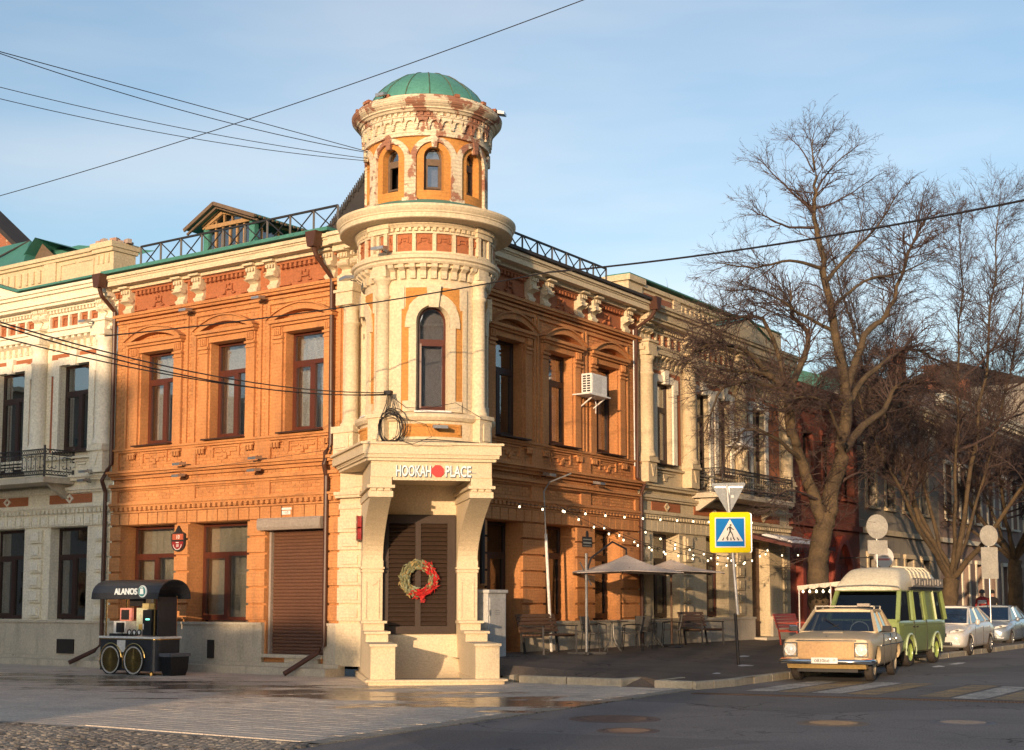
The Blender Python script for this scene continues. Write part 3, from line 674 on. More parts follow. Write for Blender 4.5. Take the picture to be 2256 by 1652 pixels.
for th in tw_th:
    Pq = CY(RB, th)
    pan = []                               # ochre field with stepped upper corners, pierced by the cream arch
    mbp = MB()
    for a0, a1, z0, z1 in ((-.64, -.50, 5.40, 7.55), (.50, .64, 5.40, 7.55), (-.56, -.0, 7.90, 7.94), (0, .56, 7.9, 7.94)): mbp.box(Pq, a0, a1, -.01, .014, z0, z1, 4)
    ot = [(x, max(7.24, 7.24) + math.sqrt(max(0, .36 - x * x)) if abs(x) < .6 else 7.24) for x in [-.56 + .08 * i for i in range(15)]]
    mbp.strip(Pq, [(x, min(z, 7.9)) for x, z in ot], [(x, 7.93) for x, z in ot], -.01, .014)
    build('ochre_panel', mbp, TOCH, CB)
    sr = MB()
    sr.strip(Pq, arch_pts(0, .335, 7.24, 20), arch_pts(0, .55, 7.24, 20), 0, .05)
    for sg in (-1, 1):
        sr.box(Pq, *sorted((sg * .335, sg * .46)), 0, .045, 5.42, 7.24, 2); sr.box(Pq, *sorted((sg * .335, sg * .56)), 0, .05, 7.12, 7.24, 3); sr.box(Pq, *sorted((sg * .34, sg * .60)), 0, .06, 5.40, 5.62, 3); sr.box(Pq, *sorted((sg * .64, sg * .74)), 0, .03, 5.4, 7.5, 2); sr.box(Pq, *sorted((sg * .58, sg * .74)), 0, .035, 7.5, 7.95, 2)
    build('arch_surround', sr, CREAM, CB)
    build('keystone', MB().plate(Pq, [(-.09, 7.52), (.09, 7.52), (.14, 7.98), (-.14, 7.98)], 0, .11), CREAM, CB)
    arch_window(Pq, .335, 5.42, 7.24, -.17, 6.86, CB, FRAME, curt=mat('grey_blind', (.42, .37, .36), rough=.9, bump=.05))
    build('window_sill', MB().box(Pq, -.36, .36, -.1, .09, 5.385, 5.42, 4), WHT, CB)
COLTH = R(47)
for th in (-COLTH, COLTH, R(128), R(-128)):
    Pq = CY(RB + .06, th); c = Pq(0, 0, 0)
    build('column', MB().lathe(c, [(.19, 5.36), (.19, 5.42), (.165, 5.46), (.16, 5.52), (.14, 5.56), (.135, 7.74), (.16, 7.76), (.16, 7.81), (.13, 7.83), (.128, 8.02), (.17, 8.08), (.2, 8.12), (.2, 8.16)], 20), CWORN2, CB, smooth=True)
    pb = MB(); pb.box(Pq, -.19, .19, -.15, .17, 8.16, 8.30, 2); pb.box(Pq, -.16, .16, -.15, .14, 8.30, 8.46, 2)
    build('column_capital', pb, CREAM, CB); pb = MB()
    pb.box(Pq, -.19, .19, -.2, .2, 4.72, 5.28, 2); pb.box(Pq, -.22, .22, -.2, .24, 5.28, 5.36, 2); pb.box(Pq, -.10, .10, .2, .225, 4.84, 5.18, 2)
    build('column_pedestal', pb, CREAM, CB)
# bracket row, ring, frieze
br = MB()
for i in range(40):
    th = 2 * math.pi * i / 40
    if min(abs((th - q + math.pi) % (2 * math.pi) - math.pi) for q in (COLTH, -COLTH)) < .13: continue
    br.prism(CY(RB, th), [(0, 8.12), (.07, 8.12), (.09, 8.2), (.09, 8.27), (.18, 8.33), (.2, 8.40), (0, 8.40)], -.055, .055)
    br.box(CY(RB, th + math.pi / 40), -.05, .05, 0, .13, 8.34, 8.40)
tag(build('bracket_row', br, CREAM, CB), kind='stuff')
ring('turret_ring', [(1.28, 8.40), (1.50, 8.40), (1.53, 8.44), (1.53, 8.48), (1.57, 8.50), (1.57, 8.57), (1.50, 8.60), (1.44, 8.62), (1.40, 8.62)], CREAM)
ring('turret_frieze_wall', [(1.41, 8.60), (1.41, 9.30)], CREAM)
NPAN = 22
fr = MB()
for i in range(NPAN):
    th = 2 * math.pi * (i + .5) / NPAN; q = MB(); Pq = CY(1.41, th)
    build('frieze_panel', MB().box(Pq, -.155, .155, 0, .012, 8.66, 9.02, 3), TERRA, CB)
    q.box(Pq, -.09, .09, .012, .04, 8.92, 8.96, 2); q.box(Pq, -.09, -.065, .012, .04, 8.84, 8.92); q.box(Pq, .065, .09, .012, .04, 8.84, 8.92); q.box(Pq, -.13, -.09, .012, .04, 8.82, 8.85); q.box(Pq, .09, .13, .012, .04, 8.82, 8.85); q.box(Pq, -.03, .03, .012, .035, 8.86, 8.89)
    build('panel_ornament', q, TERRA, CB)
    t2 = 2 * math.pi * i / NPAN; fr.box(CY(1.41, t2), -.035, .035, 0, .055, 8.62, 9.04)
fr.lathe(TC, [(1.41, 9.02), (1.47, 9.02), (1.47, 9.06), (1.41, 9.06)], 72); fr.lathe(TC, [(1.41, 8.61), (1.46, 8.61), (1.46, 8.655), (1.41, 8.655)], 72)
for i in range(72): fr.box(CY(1.41, 2 * math.pi * i / 72), -.033, .033, 0, .055, 9.08, 9.15)
for th in (COLTH, -COLTH):
    Pq = CY(1.41, th)
    for a in (-.21, .13): fr.box(Pq, a, a + .08, 0, .10, 8.60, 9.04)
    fr.box(Pq, -.25, .25, 0, .12, 9.04, 9.14, 3); fr.box(Pq, -.27, .27, 0, .15, 9.14, 9.24, 3); fr.box(Pq, -.21, .21, 0, .10, 8.6, 8.66, 3)
build('turret_frieze', fr, CREAM, CB)
ring('turret_cornice', [(1.41, 9.15), (1.47, 9.15), (1.50, 9.19), (1.53, 9.21), (1.53, 9.24), (1.62, 9.255), (1.80, 9.255), (1.83, 9.27), (1.83, 9.36), (1.85, 9.375), (1.85, 9.40), (1.88, 9.44), (1.90, 9.48), (1.90, 9.53), (1.85, 9.54), (1.40, 9.58)], CREAM, 96)
ring('turret_flashing', [(1.62, 9.57), (1.58, 9.60), (1.33, 9.76)], GREEN, 72)
# lantern storey
RL = 1.27; lth = [R(43 * k) for k in (-3, -2, -1, 0, 1, 2, 3)]
lan = MB(); drum(RL, 9.56, 11.2, [(t, .205, 9.97, 10.68) for t in lth], lan, None, .2); build('lantern_wall', lan, TOCH, CB)
build('lantern_room', MB().lathe(TC, [(.82, 9.7), (.82, 11.2)], 32), ROOM, CB)
for i, th in enumerate(lth):
    Pq = CY(RL, th); sr = MB()
    k = arch_pts(0, .365, 10.62, 18); o = [(x * 1.32, 10.62 + (z - 10.62) * 1.28) for x, z in k]
    sr.strip(Pq, k, o, 0, .06); sr.plate(Pq, [(-.045, 10.85), (.045, 10.85), (.075, 11.1), (-.075, 11.1)], 0, .085)
    build('lantern_arch', sr, CWORN, CB)
    arch_window(Pq, .205, 9.97, 10.68, -.15, 10.62, CB, WOODG, open_low=(i == 2), pane=PANE, curt=None if i == 2 else mat('dusty_board', (.30, .27, .27), rough=.9), w=.04)
    if i < len(lth) - 1:
        build('lantern_pier', MB().box(CY(RL, th + R(21.5)), -.115, .115, 0, .06, 9.7, 10.66, 3), CWORN, CB)
    else: build('lantern_pier', MB().box(CY(RL, th + R(51)), -.75, .75, 0, .06, 9.7, 11.1, 10), CWORN, CB)
    build('pier_foot', MB().box(CY(RL, th + R(21.5)), -.15, .15, 0, .1, 9.66, 9.8, 3), CWORN, CB)
ring('lantern_head', [(1.27, 11.10), (1.335, 11.10), (1.335, 11.48), (1.36, 11.50)], CWORN)
cb = MB()
for i in range(34):
    Pq = CY(1.335, 2 * math.pi * i / 34); h = .075
    cb.strip(Pq, arch_pts(0, h, 11.33, 8), [(x, 11.47) for x, z in arch_pts(0, .12, 11.33, 8)], 0, .06)
    Pk = CY(1.335, 2 * math.pi * (i + .5) / 34); cb.box(Pk, -.045, .045, 0, .06, 11.29, 11.35); cb.box(Pk, -.03, .03, 0, .055, 11.22, 11.29)
build('arcade_corbels', cb, CWORN, CB)
ring('lantern_cornice', [(1.335, 11.47), (1.41, 11.47), (1.41, 11.50), (1.36, 11.50), (1.36, 11.57), (1.43, 11.585), (1.46, 11.62), (1.50, 11.63), (1.50, 11.66), (1.56, 11.70), (1.60, 11.75), (1.61, 11.81), (1.57, 11.85), (1.53, 11.86), (1.53, 11.90), (1.47, 11.93), (1.28, 11.97)], CWORN, 72)
dn = MB()
for i in range(64): dn.box(CY(1.36, 2 * math.pi * i / 64), -.033, .033, 0, .05, 11.51, 11.57)
build('lantern_dentils', dn, CWORN, CB)
rb = MB()
for i in range(9): rb.box(CY(1.50, rnd.uniform(-1.7, 1.7)), -.05, .05, -.02, .045 + .03 * rnd.random(), 11.89, 11.95)
tag(build('loose_rim_brick', rb, BRICKRED, CB), kind='stuff')
dome = [(1.31, 11.95), (1.30, 12.0), (1.23, 12.13), (1.12, 12.29), (.99, 12.42), (.81, 12.57), (.62, 12.69), (.42, 12.77), (.2, 12.82), (0.001, 12.83)]
dm_ = build('dome', MB().lathe(TC, dome, 32), DOMEM, CB, smooth=True)
sm = MB()
for i in range(16):
    q = 2 * math.pi * i / 16 + .1; sm.tube([TC + Vector((math.cos(q) * r, math.sin(q) * r, z + .004)) for r, z in dome[1:-1]], .012, 4)
build('seam', sm, mat('dome_seam_paint', (.055, .17, .12), (.14, .09, .05), rough=.6, var=1, sc=4), dm_)
# ---- portal under the turret ----
for sg in (-1, 1):
    a, b = sorted((sg * .80, sg * 1.23))
    mb = MB(); mb.box(PT, a, b, -1.9, -.78, 0, 2.22); mb.box(PT, a - .02, b + .02, -1.9, -.75, 2.22, 2.27); mb.box(PT, a - .035, b + .035, -1.9, -.73, 2.29, 2.33); mb.box(PT, a, b, -1.9, -.77, 2.27, 2.29); mb.box(PT, a - .01, b + .01, -1.9, -.76, 2.33, 2.47)
    build('pier', mb, CPLAIN, CB)
    x = (a + b) / 2
    build('pier_panel', MB().strip(PT, [(x - .12, 1.25), (x - .12, 2.02), (x - .05, 1.97), (x, 1.93), (x + .05, 1.97), (x + .12, 2.02), (x + .12, 1.25)], [(x - .15, 1.25), (x - .15, 2.12), (x - .05, 2.12), (x, 2.12), (x + .05, 2.12), (x + .15, 2.12), (x + .15, 1.25)], -.79, -.755), CPLAIN, CB)
    prof = [(-1.9, 2.47), (-.78, 2.47)] + [(-.78 + 1.93 * (i / 12) ** 1.9, 2.47 + 1.21 * (i / 12)) for i in range(1, 13)] + [(-1.9, 3.68)]
    build('bracket', MB().prism(PT, prof, a, b), CPLAIN, CB)
    im = MB(); im.box(PT, a - .03, b + .03, -1.9, 1.18, 3.68, 3.80); im.box(PT, a - .06, b + .06, -1.9, 1.24, 3.86, 3.92); im.box(PT, a, b, -1.9, 1.16, 3.80, 3.86)
    for i in range(3): im.box(PT, a + .02 + i * .14, a + .12 + i * .14, 1.16, 1.21, 3.805, 3.855)
    im.box(PT, a, b, -1.9, 1.18, 3.92, 4.08); build('impost', im, CPLAIN, CB)
    # stepped cheek wall
    st = MB()
    for n0, n1, zt, w in ((-.78, -.30, 1.20, 0), (-.30, .55, 1.0, .01), (.55, 2.0, .79, .02)):
        st.box(PT, a - w, b + w, n0, n1, .05, zt - .05)
    build('cheek_wall', st, CPLAIN, CB)
    tr = MB()
    for n0, n1, zt in ((-.75, -.22, 1.20), (-.26, .62, 1.0), (.50, 2.06, .79)): tr.box(PT, a - .05, b + .05, n0, n1, zt - .05, zt)
    build('step_slab', tr, CPLAIN, CB)
ln = MB(); ln.box(PT, -1.22, 1.22, .96, 1.20, 4.08, 4.40); ln.box(PT, -1.22, -1.0, -1.9, .96, 4.08, 4.40); ln.box(PT, 1.0, 1.22, -1.9, .96, 4.08, 4.40)
ln.box(PT, -.78, .78, 1.14, 1.19, 4.02, 4.08); build('lintel', ln, CPLAIN, CB)
build('soffit', MB().box(PT, -1.0, 1.0, -1.9, .96, 4.10, 4.2), CPLAIN, CB)
build('portal_back_wall', MB().box(PT, -.8, .8, -1.15, -1.05, .0, 4.1), CPLAIN, CB)
def cor(d, z0, z1, s):
    A = PT(-1.30 - d, 1.28 + d, 0); B = PT(1.30 + d, 1.28 + d, 0); C = FR(s, .1 + d * .6, 0); D = FL(s, .1 + d * .6, 0)
    mbc.slab([A, B, C, CW, D], z0, z1)
mbc = MB(); cor(0, 4.40, 4.46, 2.05); cor(.05, 4.46, 4.50, 2.08); cor(.09, 4.53, 4.72, 2.2); cor(.06, 4.50, 4.53, 2.1); cor(.14, 4.72, 4.765, 2.26)
build('portal_cornice', mbc, CPLAIN, CB)
pf = MB(); pf.slab([PT(-1.30, 2.16, 0), PT(-.6, 2.22, 0), PT(.2, 2.24, 0), PT(1.0, 2.22, 0), PT(1.32, 2.16, 0), PT(1.32, 1.9, 0), PT(-1.30, 1.9, 0)], -.02, .075)
pf.slab([PT(-1.36, 2.22, 0), PT(-.6, 2.28, 0), PT(.2, 2.30, 0), PT(1.0, 2.28, 0), PT(1.38, 2.22, 0), PT(1.38, 1.82, 0), PT(-1.36, 1.82, 0)], .075, .115)
pf.box(PT, -1.3, -.76, -1.8, 1.9, -.02, .12); pf.box(PT, .76, 1.3, -1.8, 1.9, -.02, .12); build('portal_plinth', pf, CPLAIN, CB)
cv = MB()                                 # coved riser inside the portal
prof = [(-1.05, .90), (-.86, .90), (-.84, .84)] + [(-.84 + .9 * (1 - math.cos(q)) , .84 - .85 * math.sin(q)) for q in [R(90) * i / 10 for i in range(1, 11)]] + [(-1.05, -.3)]
cv.prism(PT, prof, -.8, .8); build('coved_riser', cv, CPLAIN, CB, smooth=False)
build('stair_well', MB().box(PT, -.78, .78, .06, 1.80, .012, .03), ROOM, CB)
# brown louvred shutter, slat by slat
LV = build('louvred_shutter', MB().box(PT, -.78, .78, -1.05, -1.0, .92, 3.46), ROOM, CB)
fm = MB()
for a0, a1, z0, z1 in ((-.78, -.66, .92, 3.46), (.60, .78, .92, 3.46), (-.66, .60, 3.27, 3.46), (-.66, .60, .92, 1.08), (-.09, .03, 1.08, 3.27)): fm.box(PT, a0, a1, -1.0, -.93, z0, z1)
build('shutter_frame', fm, LOUV, LV)
s1 = {}
for k, (a0, a1) in enumerate(((-.66, -.09), (.03, .60))):
    for i in range(23):
        z = 1.09 + i * .0948
        off = PT(a0, -.965, z) - CW
        if a1 - a0 not in s1:
            mb = MB().prism(lambda a, d, z: PT(a, d, z) - PT(0, 0, 0), [(-.035, .082), (.03, .004), (.036, .012), (-.029, .09)], 0, a1 - a0); s1[a1 - a0] = build('louvre_slat', mb, LOUV, LV, world=False); s1[a1 - a0].location = off
        else: share('louvre_slat', s1[a1 - a0], LV, off)
# corner pilasters beside the portal, cream quoins, columns at the ends of the turret
for P, nm in ((FL, 'L'), (FR, 'R')):
    pl = MB(); pl.box(P, 1.32, 2.05, -.2, .05, 1.13, 4.45); pl.box(P, 1.32, 2.05, -.2, .14, .22, 1.13); pl.box(P, 1.32, 2.07, -.2, .2, 3.84, 3.9); pl.box(P, 1.32, 2.07, -.2, .24, 3.90, 3.97); pl.box(P, 1.32, 2.05, -.2, .09, 3.6, 3.72)
    pl.box(P, 1.2, 2.05, -.3, .0, 4.7, 9.3); build('corner_pilaster', pl, CREAM, CB)
    for k in range(6):
        z = 1.19 + k * .382
        build('quoin', MB().box(P, 1.25, 2.05, .05, .11, z, z + .33), CREAM, CB); build('quoin_panel', MB().box(P, 1.45, 1.90, .11, .145, z + .07, z + .26), CREAM, CB)
    c = P(1.62, .22, 0)
    build('column', MB().lathe(c, [(.23, 5.36), (.23, 5.42), (.19, 5.46), (.185, 5.52), (.165, 5.56), (.155, 7.60), (.18, 7.62), (.18, 7.67), (.15, 7.69), (.148, 7.92), (.19, 7.98), (.22, 8.02)], 20), CREAM, CB, smooth=True)
    pb = MB(); pb.box(P, 1.34, 1.90, 0, .46, 4.74, 5.22); pb.box(P, 1.30, 1.94, 0, .5, 5.22, 5.36); pb.box(P, 1.45, 1.8, .46, .485, 4.84, 5.14); build('column_pedestal', pb, CREAM, CB)
    pb = MB(); pb.box(P, 1.38, 1.86, 0, .48, 8.02, 8.3); pb.box(P, 1.35, 1.9, 0, .52, 8.3, 8.36); pb.box(P, 1.4, 1.86, 0, .44, 8.36, 8.7)
    build('column_capital', pb, CREAM, CB)
    corbel(P, CB, 1.50, .27, 8.70, 9.34, CREAM, 1.3); corbel(P, CB, 1.92, .27, 8.70, 9.34, CREAM, 1.1)
    kk = MB(); kk.box(P, .9, 2.1, -.2, .50, 9.43, 9.60); kk.box(P, .9, 2.1, -.2, .56, 9.60, 9.68); kk.box(P, .9, 2.1, -.2, .35, 9.34, 9.43); build('corner_cornice', kk, CREAM, CB)
# ---- pale building on the left ----
LB = thing('pale_townhouse', 'white and terracotta two-storey townhouse with engaged columns at the left edge', 'building', FL(9.62, 0, 0))
cream_facade(FL, LB, uL, 9.64, 22.8, [9.98, 12.56, 15.14, 17.72, 20.3], [(11.22, .60, 5.45), (13.85, .60, 5.0), (16.4, .56, 5.0), (19.0, .56, 5.45)], [(10.58, 12.05, 1.14), (13.12, 14.55, 1.14), (15.7, 17.1, 1.14), (18.3, 19.7, 1.14)])
for c in (11.38, 13.9, 16.45, 19.05): window(FL, LB, c, .69, 1.16, 3.48, .28, DFRAME, zt=2.76, mull=-.0, curt=1, cm=mat('grey_beige_curtain', (.42, .37, .29), rough=.9), pane=PANEB)
plinth(FL, LB, 9.64, 22.8, [])
build('roof_edge', MB().box(FL, 9.66, 13.0, -.3, .60, 9.72, 9.77), GREEN, LB)
build('basement_niche', MB().box(FL, 10.85, 11.5, .0, .13, .30, .66), ROOM, LB)
pp = MB()
pp.box(FL, 10.25, 22, -.75, -.35, 9.7, 10.62); pp.box(FL, 10.2, 22, -.8, -.28, 10.62, 10.70); pp.box(FL, 10.2, 22, -.85, -.22, 10.70, 10.80)
pp.box(FL, 10.22, 10.95, -1.0, -.28, 9.7, 10.60); pp.box(FL, 10.18, 11.0, -1.05, -.20, 10.60, 10.70); pp.box(FL, 10.15, 11.02, -1.1, -.15, 10.70, 10.85)
pp.box(FL, 12.6, 13.1, -.8, -.30, 9.7, 10.62)
for x in (10.4, 10.6, 10.8): pp.box(FL, x - .03, x + .03, -.28, -.24, 10.32, 10.55)
for x in (11.7, 11.75): pass
pp.strip(FL, [(11.1, 10.12), (11.1, 10.5), (11.68, 10.5)], [(11.06, 10.08), (11.06, 10.54), (11.68, 10.54)], -.35, -.32)
pp.strip(FL, [(11.80, 10.5), (12.4, 10.5), (12.4, 10.12)], [(11.80, 10.54), (12.44, 10.54), (12.44, 10.08)], -.35, -.32)
for i in range(8): pp.box(FL, 13.25 + i * .28, 13.36 + i * .28, -.35, -.3, 10.15, 10.5)
build('parapet', pp, YELLOWISH, LB)
rb = MB()
for i in range(26):
    x = rnd.uniform(10.15, 11.2); Pq = lambda a, d, z, q=rnd.uniform(-.4, .4), x=x, y=rnd.uniform(-.8, -.3): FL(x + a * math.cos(q) - d * math.sin(q), y + a * math.sin(q) + d * math.cos(q), z)
    rb.box(Pq, -.11, .11, -.06, .06, 10.85, 10.85 + rnd.uniform(.05, .14))
build('broken_cap', rb, mat('broken_masonry', (.45, .38, .33), (.35, .17, .12), rough=.9, var=1, sc=3), LB)
gp = MB(); gp.plate(FL, [(13.0, 9.68), (15.2, 10.35), (17.4, 9.68)], .1, .5); build('gable', gp, WHITE, LB)
build('gable_flashing', MB().strip(FL, [(12.95, 9.69), (15.2, 10.37), (17.4, 9.69)], [(12.95, 9.75), (15.2, 10.43), (17.4, 9.75)], .05, .58), GREEN, LB)
build('gable_panel', MB().plate(FL, [(13.55, 9.62), (14.5, 9.62), (14.5, 9.92)], .5, .51), TERRA, LB)
mr = MB(); mr.add([FL(10.9, -1.0, 10.6), FL(26, -1.0, 10.6), FL(26, -3.2, 12.1), FL(15.4, -3.2, 12.1), FL(12.0, -3.2, 11.45)], [(0, 1, 2, 3, 4)]); build('roof', mr, GREEN, LB)
hr = MB(); hr.add([FL(15.9, -1.6, 11.1), FL(26, -1.6, 11.1), FL(26, -3, 12.55), FL(17.45, -3, 12.5), FL(15.9, -4.4, 11.1)], [(0, 1, 2, 3), (0, 3, 4)]); build('hip_roof', hr, GREEN, LB)
build('roof_seam', MB().tube([FL(17.45, -3, 12.5), FL(18.7, -1.6, 11.3)], .03, 5).tube([FL(17.3, -2.95, 12.35), FL(19.5, -2.95, 12.4)], .03, 5), CORR, LB)
build('small_dormer', MB().add([FL(15.7, -2.6, 11.7), FL(16.7, -2.6, 11.7), FL(16.3, -2.6, 12.15)], [(0, 1, 2)]), WOODG, LB)
build('small_dormer_roof', MB().add([FL(15.3, -2.3, 11.95), FL(16.25, -2.3, 12.27), FL(16.85, -2.3, 11.75), FL(15.3, -4.5, 11.9), FL(16.25, -4.5, 12.25), FL(16.9, -4.5, 11.7)], [(0, 1, 4, 3), (1, 2, 5, 4)]), GREEN, LB)
# balcony
def balcony(P, bld, a0, a1, z, depth, m=IRON):
    build('balcony_slab', MB().box(P, a0, a1, 0, depth, z - .14, z).prism(P, [(0, z - .5), (.1, z - .5), (depth * .7, z - .14), (0, z - .14)], a0 + .2, a0 + .34).prism(P, [(0, z - .5), (.1, z - .5), (depth * .7, z - .14), (0, z - .14)], a1 - .34, a1 - .2), PLINTH, bld)
    r = MB(); d = depth - .05
    runs = [(P(a0 + .04, 0, 0), P(a0 + .04, d, 0)), (P(a0 + .04, d, 0), P(a1 - .04, d, 0)), (P(a1 - .04, d, 0), P(a1 - .04, 0, 0))]
    def V(p, zz): return Vector((p.x, p.y, zz))
    for p, q in runs:
        for zz in (z + .06, z + .16, z + .58, z + .70): r.bar(V(p, zz), V(q, zz), .025)
        L = (q - p).length; n = max(2, int(L / .34)); u = (q - p).normalized()
        for i in range(n):
            c = p + u * (L * (i + .5) / n)
            for sg in (-1, 1):
                pts = []
                for k in range(15):
                    t = k / 14 * 4.2; rr = .10 * (1 - k / 19)
                    pts.append(V(c + u * sg * (.085 - rr * math.cos(t)), z + .37 + .10 + sg * 0 - .0 + rr * math.sin(t) - .02))
                r.tube(pts, .009, 4, False)
                pts = [V(c + u * sg * (.085 - .08 * (1 - k / 19) * math.cos(k / 14 * 4.2)), z + .28 - .08 * (1 - k / 19) * math.sin(k / 14 * 4.2)) for k in range(15)]
                r.tube(pts, .009, 4, False)
            r.bar(V(c, z + .16), V(c, z + .58), .014)
            r.bar(V(c - u * L / n / 2, z + .16), V(c - u * L / n / 2, z + .58), .014)
        m2 = max(4, int(L / .085)); s = L / m2
        for i in range(m2):
            for z0, z1 in ((z + .06, z + .16), (z + .58, z + .70)):
                r.bar(V(p + u * s * i, z0), V(p + u * s * (i + 1), z1), .01); r.bar(V(p + u * s * i, z1), V(p + u * s * (i + 1), z0), .01)
    for p in (P(a0 + .04, d, 0), P(a1 - .04, d, 0), P(a0 + .04, 0.02, 0)): r.bar(V(p, z), V(p, z + .80), .045)
    build('balcony_railing', r, m, bld)
balcony(FL, LB, 11.15, 17.3, 4.72, .95)
# ---- cream building on the right ----
RC = thing('cream_townhouse', 'worn cream two-storey townhouse with columns and parapet right of the ochre house', 'building', FR(10, 0, 0))
cream_facade(FR, RC, uR, 9.97, 20.6, [10.30, 12.95, 16.55, 20.2], [(11.55, .50, 5.42), (14.0, .45, 4.6), (15.5, .45, 5.42), (18.1, .5, 4.6)], [(10.85, 12.45, 1.14), (14.2, 15.75, 1.14), (17.5, 18.9, .5)], wall_m=YELLOWISH)
window(FR, RC, 11.65, .76, 1.16, 3.48, .40, DFRAME, zt=2.76, curt=1.5, cm=CURT2, pane=PANED)
window(FR, RC, 14.98, .74, 1.16, 3.48, .40, FRAME, zt=2.76, curt=1.5, cm=CURT2, pane=PANED)
plinth(FR, RC, 9.97, 20.6, [(17.5, 18.9)], zb=-.1)
build('door_step', MB().box(FR, 17.4, 19.0, -.3, .5, .2, .5), PLINTH, RC)
build('brick_door_panel', MB().box(FR, 17.5, 18.9, -.42, -.36, .5, 3.5), mat('dark_door_brick', (.20, .13, .09), rough=.9, course=1, bump=.5), RC)
pp = MB()
pp.box(FR, 9.97, 20.6, -.8, -.25, 9.66, 10.30); pp.box(FR, 9.97, 20.6, -.85, -.18, 10.30, 10.42); pp.box(FR, 9.9, 10.7, -2.2, -.18, 9.66, 10.36); pp.box(FR, 9.82, 10.78, -2.3, -.10, 10.36, 10.52); pp.box(FR, 12.7, 13.1, -.3, -.2, 9.66, 10.3); pp.box(FR, 18.2, 20.6, -1.2, -.16, 9.66, 10.5)
for i in range(16): pp.box(FR, 13.2 + i * .3, 13.3 + i * .3, -.25, -.2, 9.9, 10.2)
build('parapet', pp, YELLOWISH, RC)
build('parapet_panel', MB().box(FR, 10.9, 12.6, -.25, -.235, 9.82, 10.2), BRICKRED, RC)
build('parapet_flashing', MB().box(FR, 9.85, 20.6, -.9, -.12, 10.52, 10.56), GREEN, RC)
gp = MB(); gp.plate(FR, [(14.2, 9.68), (16.4, 10.25), (18.6, 9.68)], .05, .5); build('gable', gp, YELLOWISH, RC)
build('gable_roof', MB().add([FR(14.1, .55, 9.7), FR(16.4, .55, 10.33), FR(18.7, .55, 9.7), FR(14.1, -1, 9.75), FR(16.4, -1, 10.4), FR(18.7, -1, 9.75)], [(0, 1, 4, 3), (1, 2, 5, 4)]), GREEN, RC)
build('roof', MB().add([FR(9.97, -.8, 10.2), FR(20.6, -.8, 10.2), FR(20.6, -6, 11), FR(9.97, -6, 11)], [(0, 1, 2, 3)]), CORR, RC)
balcony(FR, RC, 13.3, 18.6, 4.72, 1.0)
cnp = MB(); cnp.prism(FR, [(0, 3.75), (0, 3.62), (1.7, 3.22), (1.7, 3.30)], 16.6, 20.3)
CNM = mat('dark_red_canopy', (.12, .035, .03), (.09, .03, .025), rough=.6, bump=.1)
cno = build('door_canopy', cnp, CNM, RC)
for i in range(9): build('canopy_scroll', MB().tube([FR(16.8 + i * .42, 1.72, 3.2) + uR * (.09 * math.cos(t)) + UP * (.09 * math.sin(t) - .05) for t in [k * .6 for k in range(9)]], .012, 4, False), IRON, cno)
build('canopy_snow', MB().prism(FR, [(.35, 3.68), (.5, 3.70), (1.2, 3.53), (1.35, 3.44), (1.35, 3.40), (.35, 3.64)], 17.5, 20.0), mat('old_snow', (.75, .76, .8), rough=.9, bsc=20, bump=.6), cno)
# ---- red building and the ones beyond ----
def plain_block(name, label, s0, s1, h, m, wins, trim, d=0., roofm=None, rows=((1.3, 3.3), (5.2, 7.4)), depthb=9, lights=True):
    b = thing(name, label, 'building', FR(s0, d, 0)); P = lambda a, dd, z: FR(a, dd + d, z)
    hs = [(c - w, c + w, z0, z1, .25) for c, w in wins for z0, z1 in rows]
    mb = MB(); room = MB(); wall(P, s0, s1, 0, h, hs, mb, room)
    mb.add([P(s0, 0, 0), P(s0, -depthb, 0), P(s0, -depthb, h), P(s0, 0, h), P(s1, 0, 0), P(s1, -depthb, 0), P(s1, -depthb, h), P(s1, 0, h)], [(0, 1, 2, 3), (4, 5, 6, 7), (1, 5, 6, 2)])
    build('wall', mb, m, b); build('interior', room, ROOM, b)
    for c, w in wins:
        for z0, z1 in rows:
            window(P, b, c, w, z0, z1, .22, DFRAME, curt=0, pane=PANED)
            sr = MB()
            for sg in (-1, 1): sr.box(P, *sorted((c + sg * w, c + sg * (w + .16))), 0, .06, z0, z1)
            sr.box(P, c - w - .22, c + w + .22, 0, .12, z1, z1 + .18); sr.box(P, c - w - .2, c + w + .2, 0, .14, z0 - .09, z0); build('window_surround', sr, trim, b)
    k = MB(); k.box(P, s0, s1, -.2, .35, h - .35, h - .15); k.box(P, s0, s1, -.2, .45, h - .15, h); k.box(P, s0, s1, 0, .14, 4.15, 4.35); k.box(P, s0, s1, 0, .1, h - .8, h - .7)
    n = int((s1 - s0) / .5)
    for i in range(n): k.box(P, s0 + i * .5 + .1, s0 + i * .5 + .3, 0, .25, h - .5, h - .34)
    build('cornice', k, trim, b)
    rr = MB(); rr.add([P(s0, .4, h), P(s1, .4, h), P(s1, -depthb / 2, h + 1.6), P(s0, -depthb / 2, h + 1.6), P(s0, -depthb, h), P(s1, -depthb, h)], [(0, 1, 2, 3), (3, 2, 5, 4), (0, 3, 4), (1, 5, 2)]); build('roof', rr, roofm or CORR, b)
    plinth(P, b, s0, s1, [], zb=-.1, zt=.95)
    return b, P
REDM = mat('red_ochre_paint', (.21, .062, .038), (.17, .05, .032), rough=.8, course=.6, bump=.3, dirt=.2)
PINK = mat('faded_pink_paint', (.31, .225, .185), (.25, .18, .155), rough=.85, course=.4, bump=.3, dirt=.4)
GREYB = mat('grey_beige_paint', (.32, .285, .23), (.26, .23, .19), rough=.85, bump=.3, dirt=.4)
